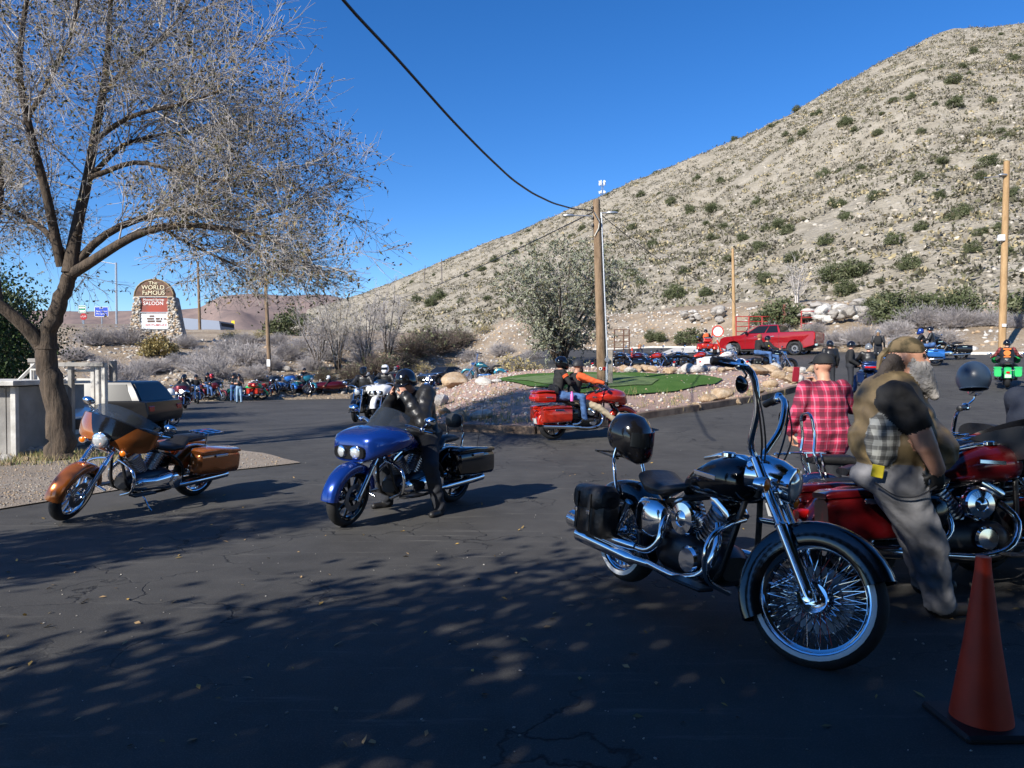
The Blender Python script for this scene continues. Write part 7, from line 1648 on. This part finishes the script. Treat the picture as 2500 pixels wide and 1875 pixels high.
# ---- beside and behind the bearded man
MAR = bike("touring_motorcycle", (3.22, 5.05, Hs(3.22, 5.05)), R(2), "maroon touring motorcycle with black seat standing behind the bearded man", 'batwing', P_MAROON, det=2, bags='hard', tour=False, lean=R(-6), centre=BLACKGLOSS, crash=True, two=True, bar='mid', steer=R(20), screen=False)
mb = MB(); mb.lathe([(0,.0),(0,.042),(.004,.042),(.006,0)], (.33,-.41,1.0), (.35,-1,0), 24); st = mb.build("yellow_sticker", mat("yellow_sticker", (.72,.52,.0), .5), MAR, 30)
mb = MB(); nrm = Vector((.35,-1,0)).normalized(); tt_ = Vector((1,.35,0)).normalized(); cpt = Vector((.33,-.41,1.0))+nrm*.009
mb.prism([(-.006,.004),(-.024,.013),(-.024,-.013),(-.006,-.004),(-.006*.7,-.006),(-.013,-.024),(.013,-.024),(.004,-.006),(.024,-.013),(.024,.013),(.006,.004),(.013,.024),(-.013,.024)], cpt, tt_, (0,0,1), nrm, .003); mb.build("cross_emblem", BLACKGLOSS, st, 0)
DB = bike("touring_motorcycle", (3.42, 6.1, Hs(3.42, 6.1)), R(4), "dark blue-black motorcycle with luggage rack and hoop backrest beyond the maroon one", 'cruiser', P_DBLUE, det=2, bags='leather', flatrack=True, sissy=1.22, pad=False, lean=R(-6), crash=True, bar='high', steer=R(15))
BB = bike("touring_motorcycle", (4.45, 5.75, Hs(4.45, 5.75)), R(12), "black touring motorcycle with a rider in dark clothes right of the maroon one", 'batwing', BLACKGLOSS, det=1, bags='hard', tour=True, lean=0, bar='mid')
rider_on(BB, "rider in dark blue clothes and black helmet right of the maroon motorcycle", HALF, dict(bulk=1.25, sleeve=.08), dict(top=cloth("navy", (.015,.02,.035)), sleeve=cloth("navy", (.015,.02,.035))), res=.018)
# helmets left on bikes
def loose_helmet(loc, rz, kind, m, label, tilt=0.):
    root = empty("helmet", loc, rz, label, "helmet"); root.rotation_euler = (0, tilt, rz); h = helmet_mesh(root, ((0,0,0),(1,0,0),(0,1,0),(0,0,1)), kind, m); h.name = "shell"; return root
HB = BLACKBIKE; hp_ = HB.matrix_basis @ Vector((-.87,0,1.03))
hl_ = loose_helmet(hp_, HB.rotation_euler.z + R(15), 'full', BLACKGLOSS, "glossy black full-face helmet hung on the black cruiser's backrest", R(12)); hl_.scale = (1.18,)*3
hp2 = at(2376, 930, 5.62); h2 = loose_helmet(hp2, R(70), 'open', mat("helmet_slate", (.03,.05,.085), .35), "dark blue open-face helmet perched on the handlebar behind the maroon motorcycle", R(10)); h2.scale = (1.0,)*3
bb = G(395, 1060); b = bike("cruiser_motorcycle", bb, R(-65), "black motorcycle parked behind the orange one in front of the black car", 'cruiser', BLACKGLOSS, det=1, bags='leather', lean=R(-6), crash=True, bar='mid', sissy=1.05)
h3 = loose_helmet(b.matrix_basis @ Vector((.05,.1,1.08)), R(-30), 'half', WHITEHELM, "pale helmet resting on the black motorcycle behind the orange one", R(8))
# ================================================================== UNSEEN SHADE CASTERS, SOME ADDED ONLY TO BLOCK SKY LIGHT (out of frame)
SX, SY = -SUNDIR.x/math.hypot(SUNDIR.x, SUNDIR.y), -SUNDIR.y/math.hypot(SUNDIR.x, SUNDIR.y)    # the way shadows fall on the ground
def ac(a, c): return Vector((a*SX + c*SY, a*SY - c*SX, 0))
def shade_tree(a, c, z0, z1, rad, label, seed, ncl=150, per=80, leaf=.16, shape='round', mats=None):
    p = ac(a, c); root = empty("shade_tree", (p.x, p.y, 0), 0, label, "tree"); rng = np.random.default_rng(seed)
    me = foliage_clumps(rng, ncl, per, rad, z1-z0, leaf, mats or [BARK, LEAF, CYP], shape); o = link("crown", me, root); o.location = (0, 0, z0)
    mb = MB(); mb.tube([(0,0,-.1),(.05,.03,z0*.5),(0,0,z0+.3*(z1-z0)),(0,0,z0+.7*(z1-z0))], [.26,.2,.15,.05], 10); mb.build("trunk", BARK, root, 60)
    for k in range(6):
        an = k*1.05; mb = MB(); mb.tube([(0,0,z0*.8),(math.cos(an)*rad*.4,math.sin(an)*rad*.4,z0+.3*(z1-z0)),(math.cos(an)*rad*.8,math.sin(an)*rad*.8,z0+.5*(z1-z0))], [.1,.06,.02], 6); mb.build("limb", BARK, root, 60)
    return root
shade_tree(-4.5, -1.5, 2.6, 5.6, 2.5, "broad leafy tree behind the camera shading the lot", 301, 190, 95)
shade_tree(-5.0, 2.4, 3.6, 9.0, 3.4, "tall leafy tree by the saloon shading the parked cruiser", 302, 230, 80)
shade_tree(0.0, 4.2, 5.2, 10.5, 4.6, "unseen spreading tree added right of the lot to block sky light", 304, 330, 90, .2)  # unseen crown added to dim the sky over the shaded asphalt
shade_tree(2.0, 1.6, 6.6, 10.2, 3.4, "unseen leafy crown added over the photographer to block sky light", 305, 200, 80, .2)  # extra overhead crown, out of view, added to cut sky light
o = shade_tree(0, 0, 1.5, 9.0, 3.0, "unseen dense tree added right of the photographer to block sky light", 306, 230, 80, .2); o.location = (7.2, .2, 0)  # added out of view to block sky light from the right
shade_tree(-5.2, -7.2, .6, 6.4, .95, "narrow evergreen at the edge of the lot", 303, 120, 90, .12, 'round', [BARK, CYP, JUNI])
sb2 = ac(-5.0, 8.0); sal = empty("added_saloon_block", (sb2.x, sb2.y, 0), math.atan2(-SX, SY), "unseen saloon block added behind the photographer to block sun and sky", "building")  # unseen block, placed and shaped to keep sun and sky off the foreground
mb = MB(); mb.box((0,-2.5,2.3), (18,5,4.6)); mb.build("wall", mat("added_block_wall", (.10,.07,.05), .9), sal, 0)
mb = MB(); mb.prism([(-9.3,4.5),(9.3,4.5),(8.3,5.9),(-8.3,5.9)], (0,-2.5,0), (1,0,0), (0,0,1), (0,-1,0), 6); mb.build("roof", mat("added_block_roof", (.06,.05,.045), .9), sal, 0)
# fallen leaves and grit on the asphalt: too many to count
N = 260; P_ = np.array([G(random.uniform(0, 2500), 1130+700*random.random()**1.6)+Vector((0,0,.012)) for _ in range(N)])
d = rk.normal(size=(N,3))*np.array([1,1,.25]); d /= np.linalg.norm(d, axis=1, keepdims=True); e = np.cross(d, np.array([0,0,1.])+rk.normal(size=(N,3))*.2); e /= np.linalg.norm(e, axis=1, keepdims=True); s = rk.uniform(.012, .034, N)[:, None]
V = np.stack([P_-d*s, P_+e*s*.4+np.array([0,0,.006]), P_+d*s, P_-e*s*.4], 1).reshape(-1, 3)
tag(link("fallen_leaves", np_mesh("fallen_leaves", V, np.arange(N*4).reshape(N, 4), [mat("yellow_leaf", (.42,.26,.06), .7), mat("tan_leaf", (.34,.22,.10), .7), LEAFBROWN], rk.integers(0, 3, N))), "small dry leaves scattered over the asphalt", "leaves", kind="stuff")
pebbles("asphalt_grit", 350, lambda n: np.array([G(random.uniform(-50, 2500), 1100+760*random.random()**1.5)+Vector((0,0,.008)) for _ in range(n)]), .002, .007, [PALEROCK, GREYROCK], "loose grit on the asphalt")
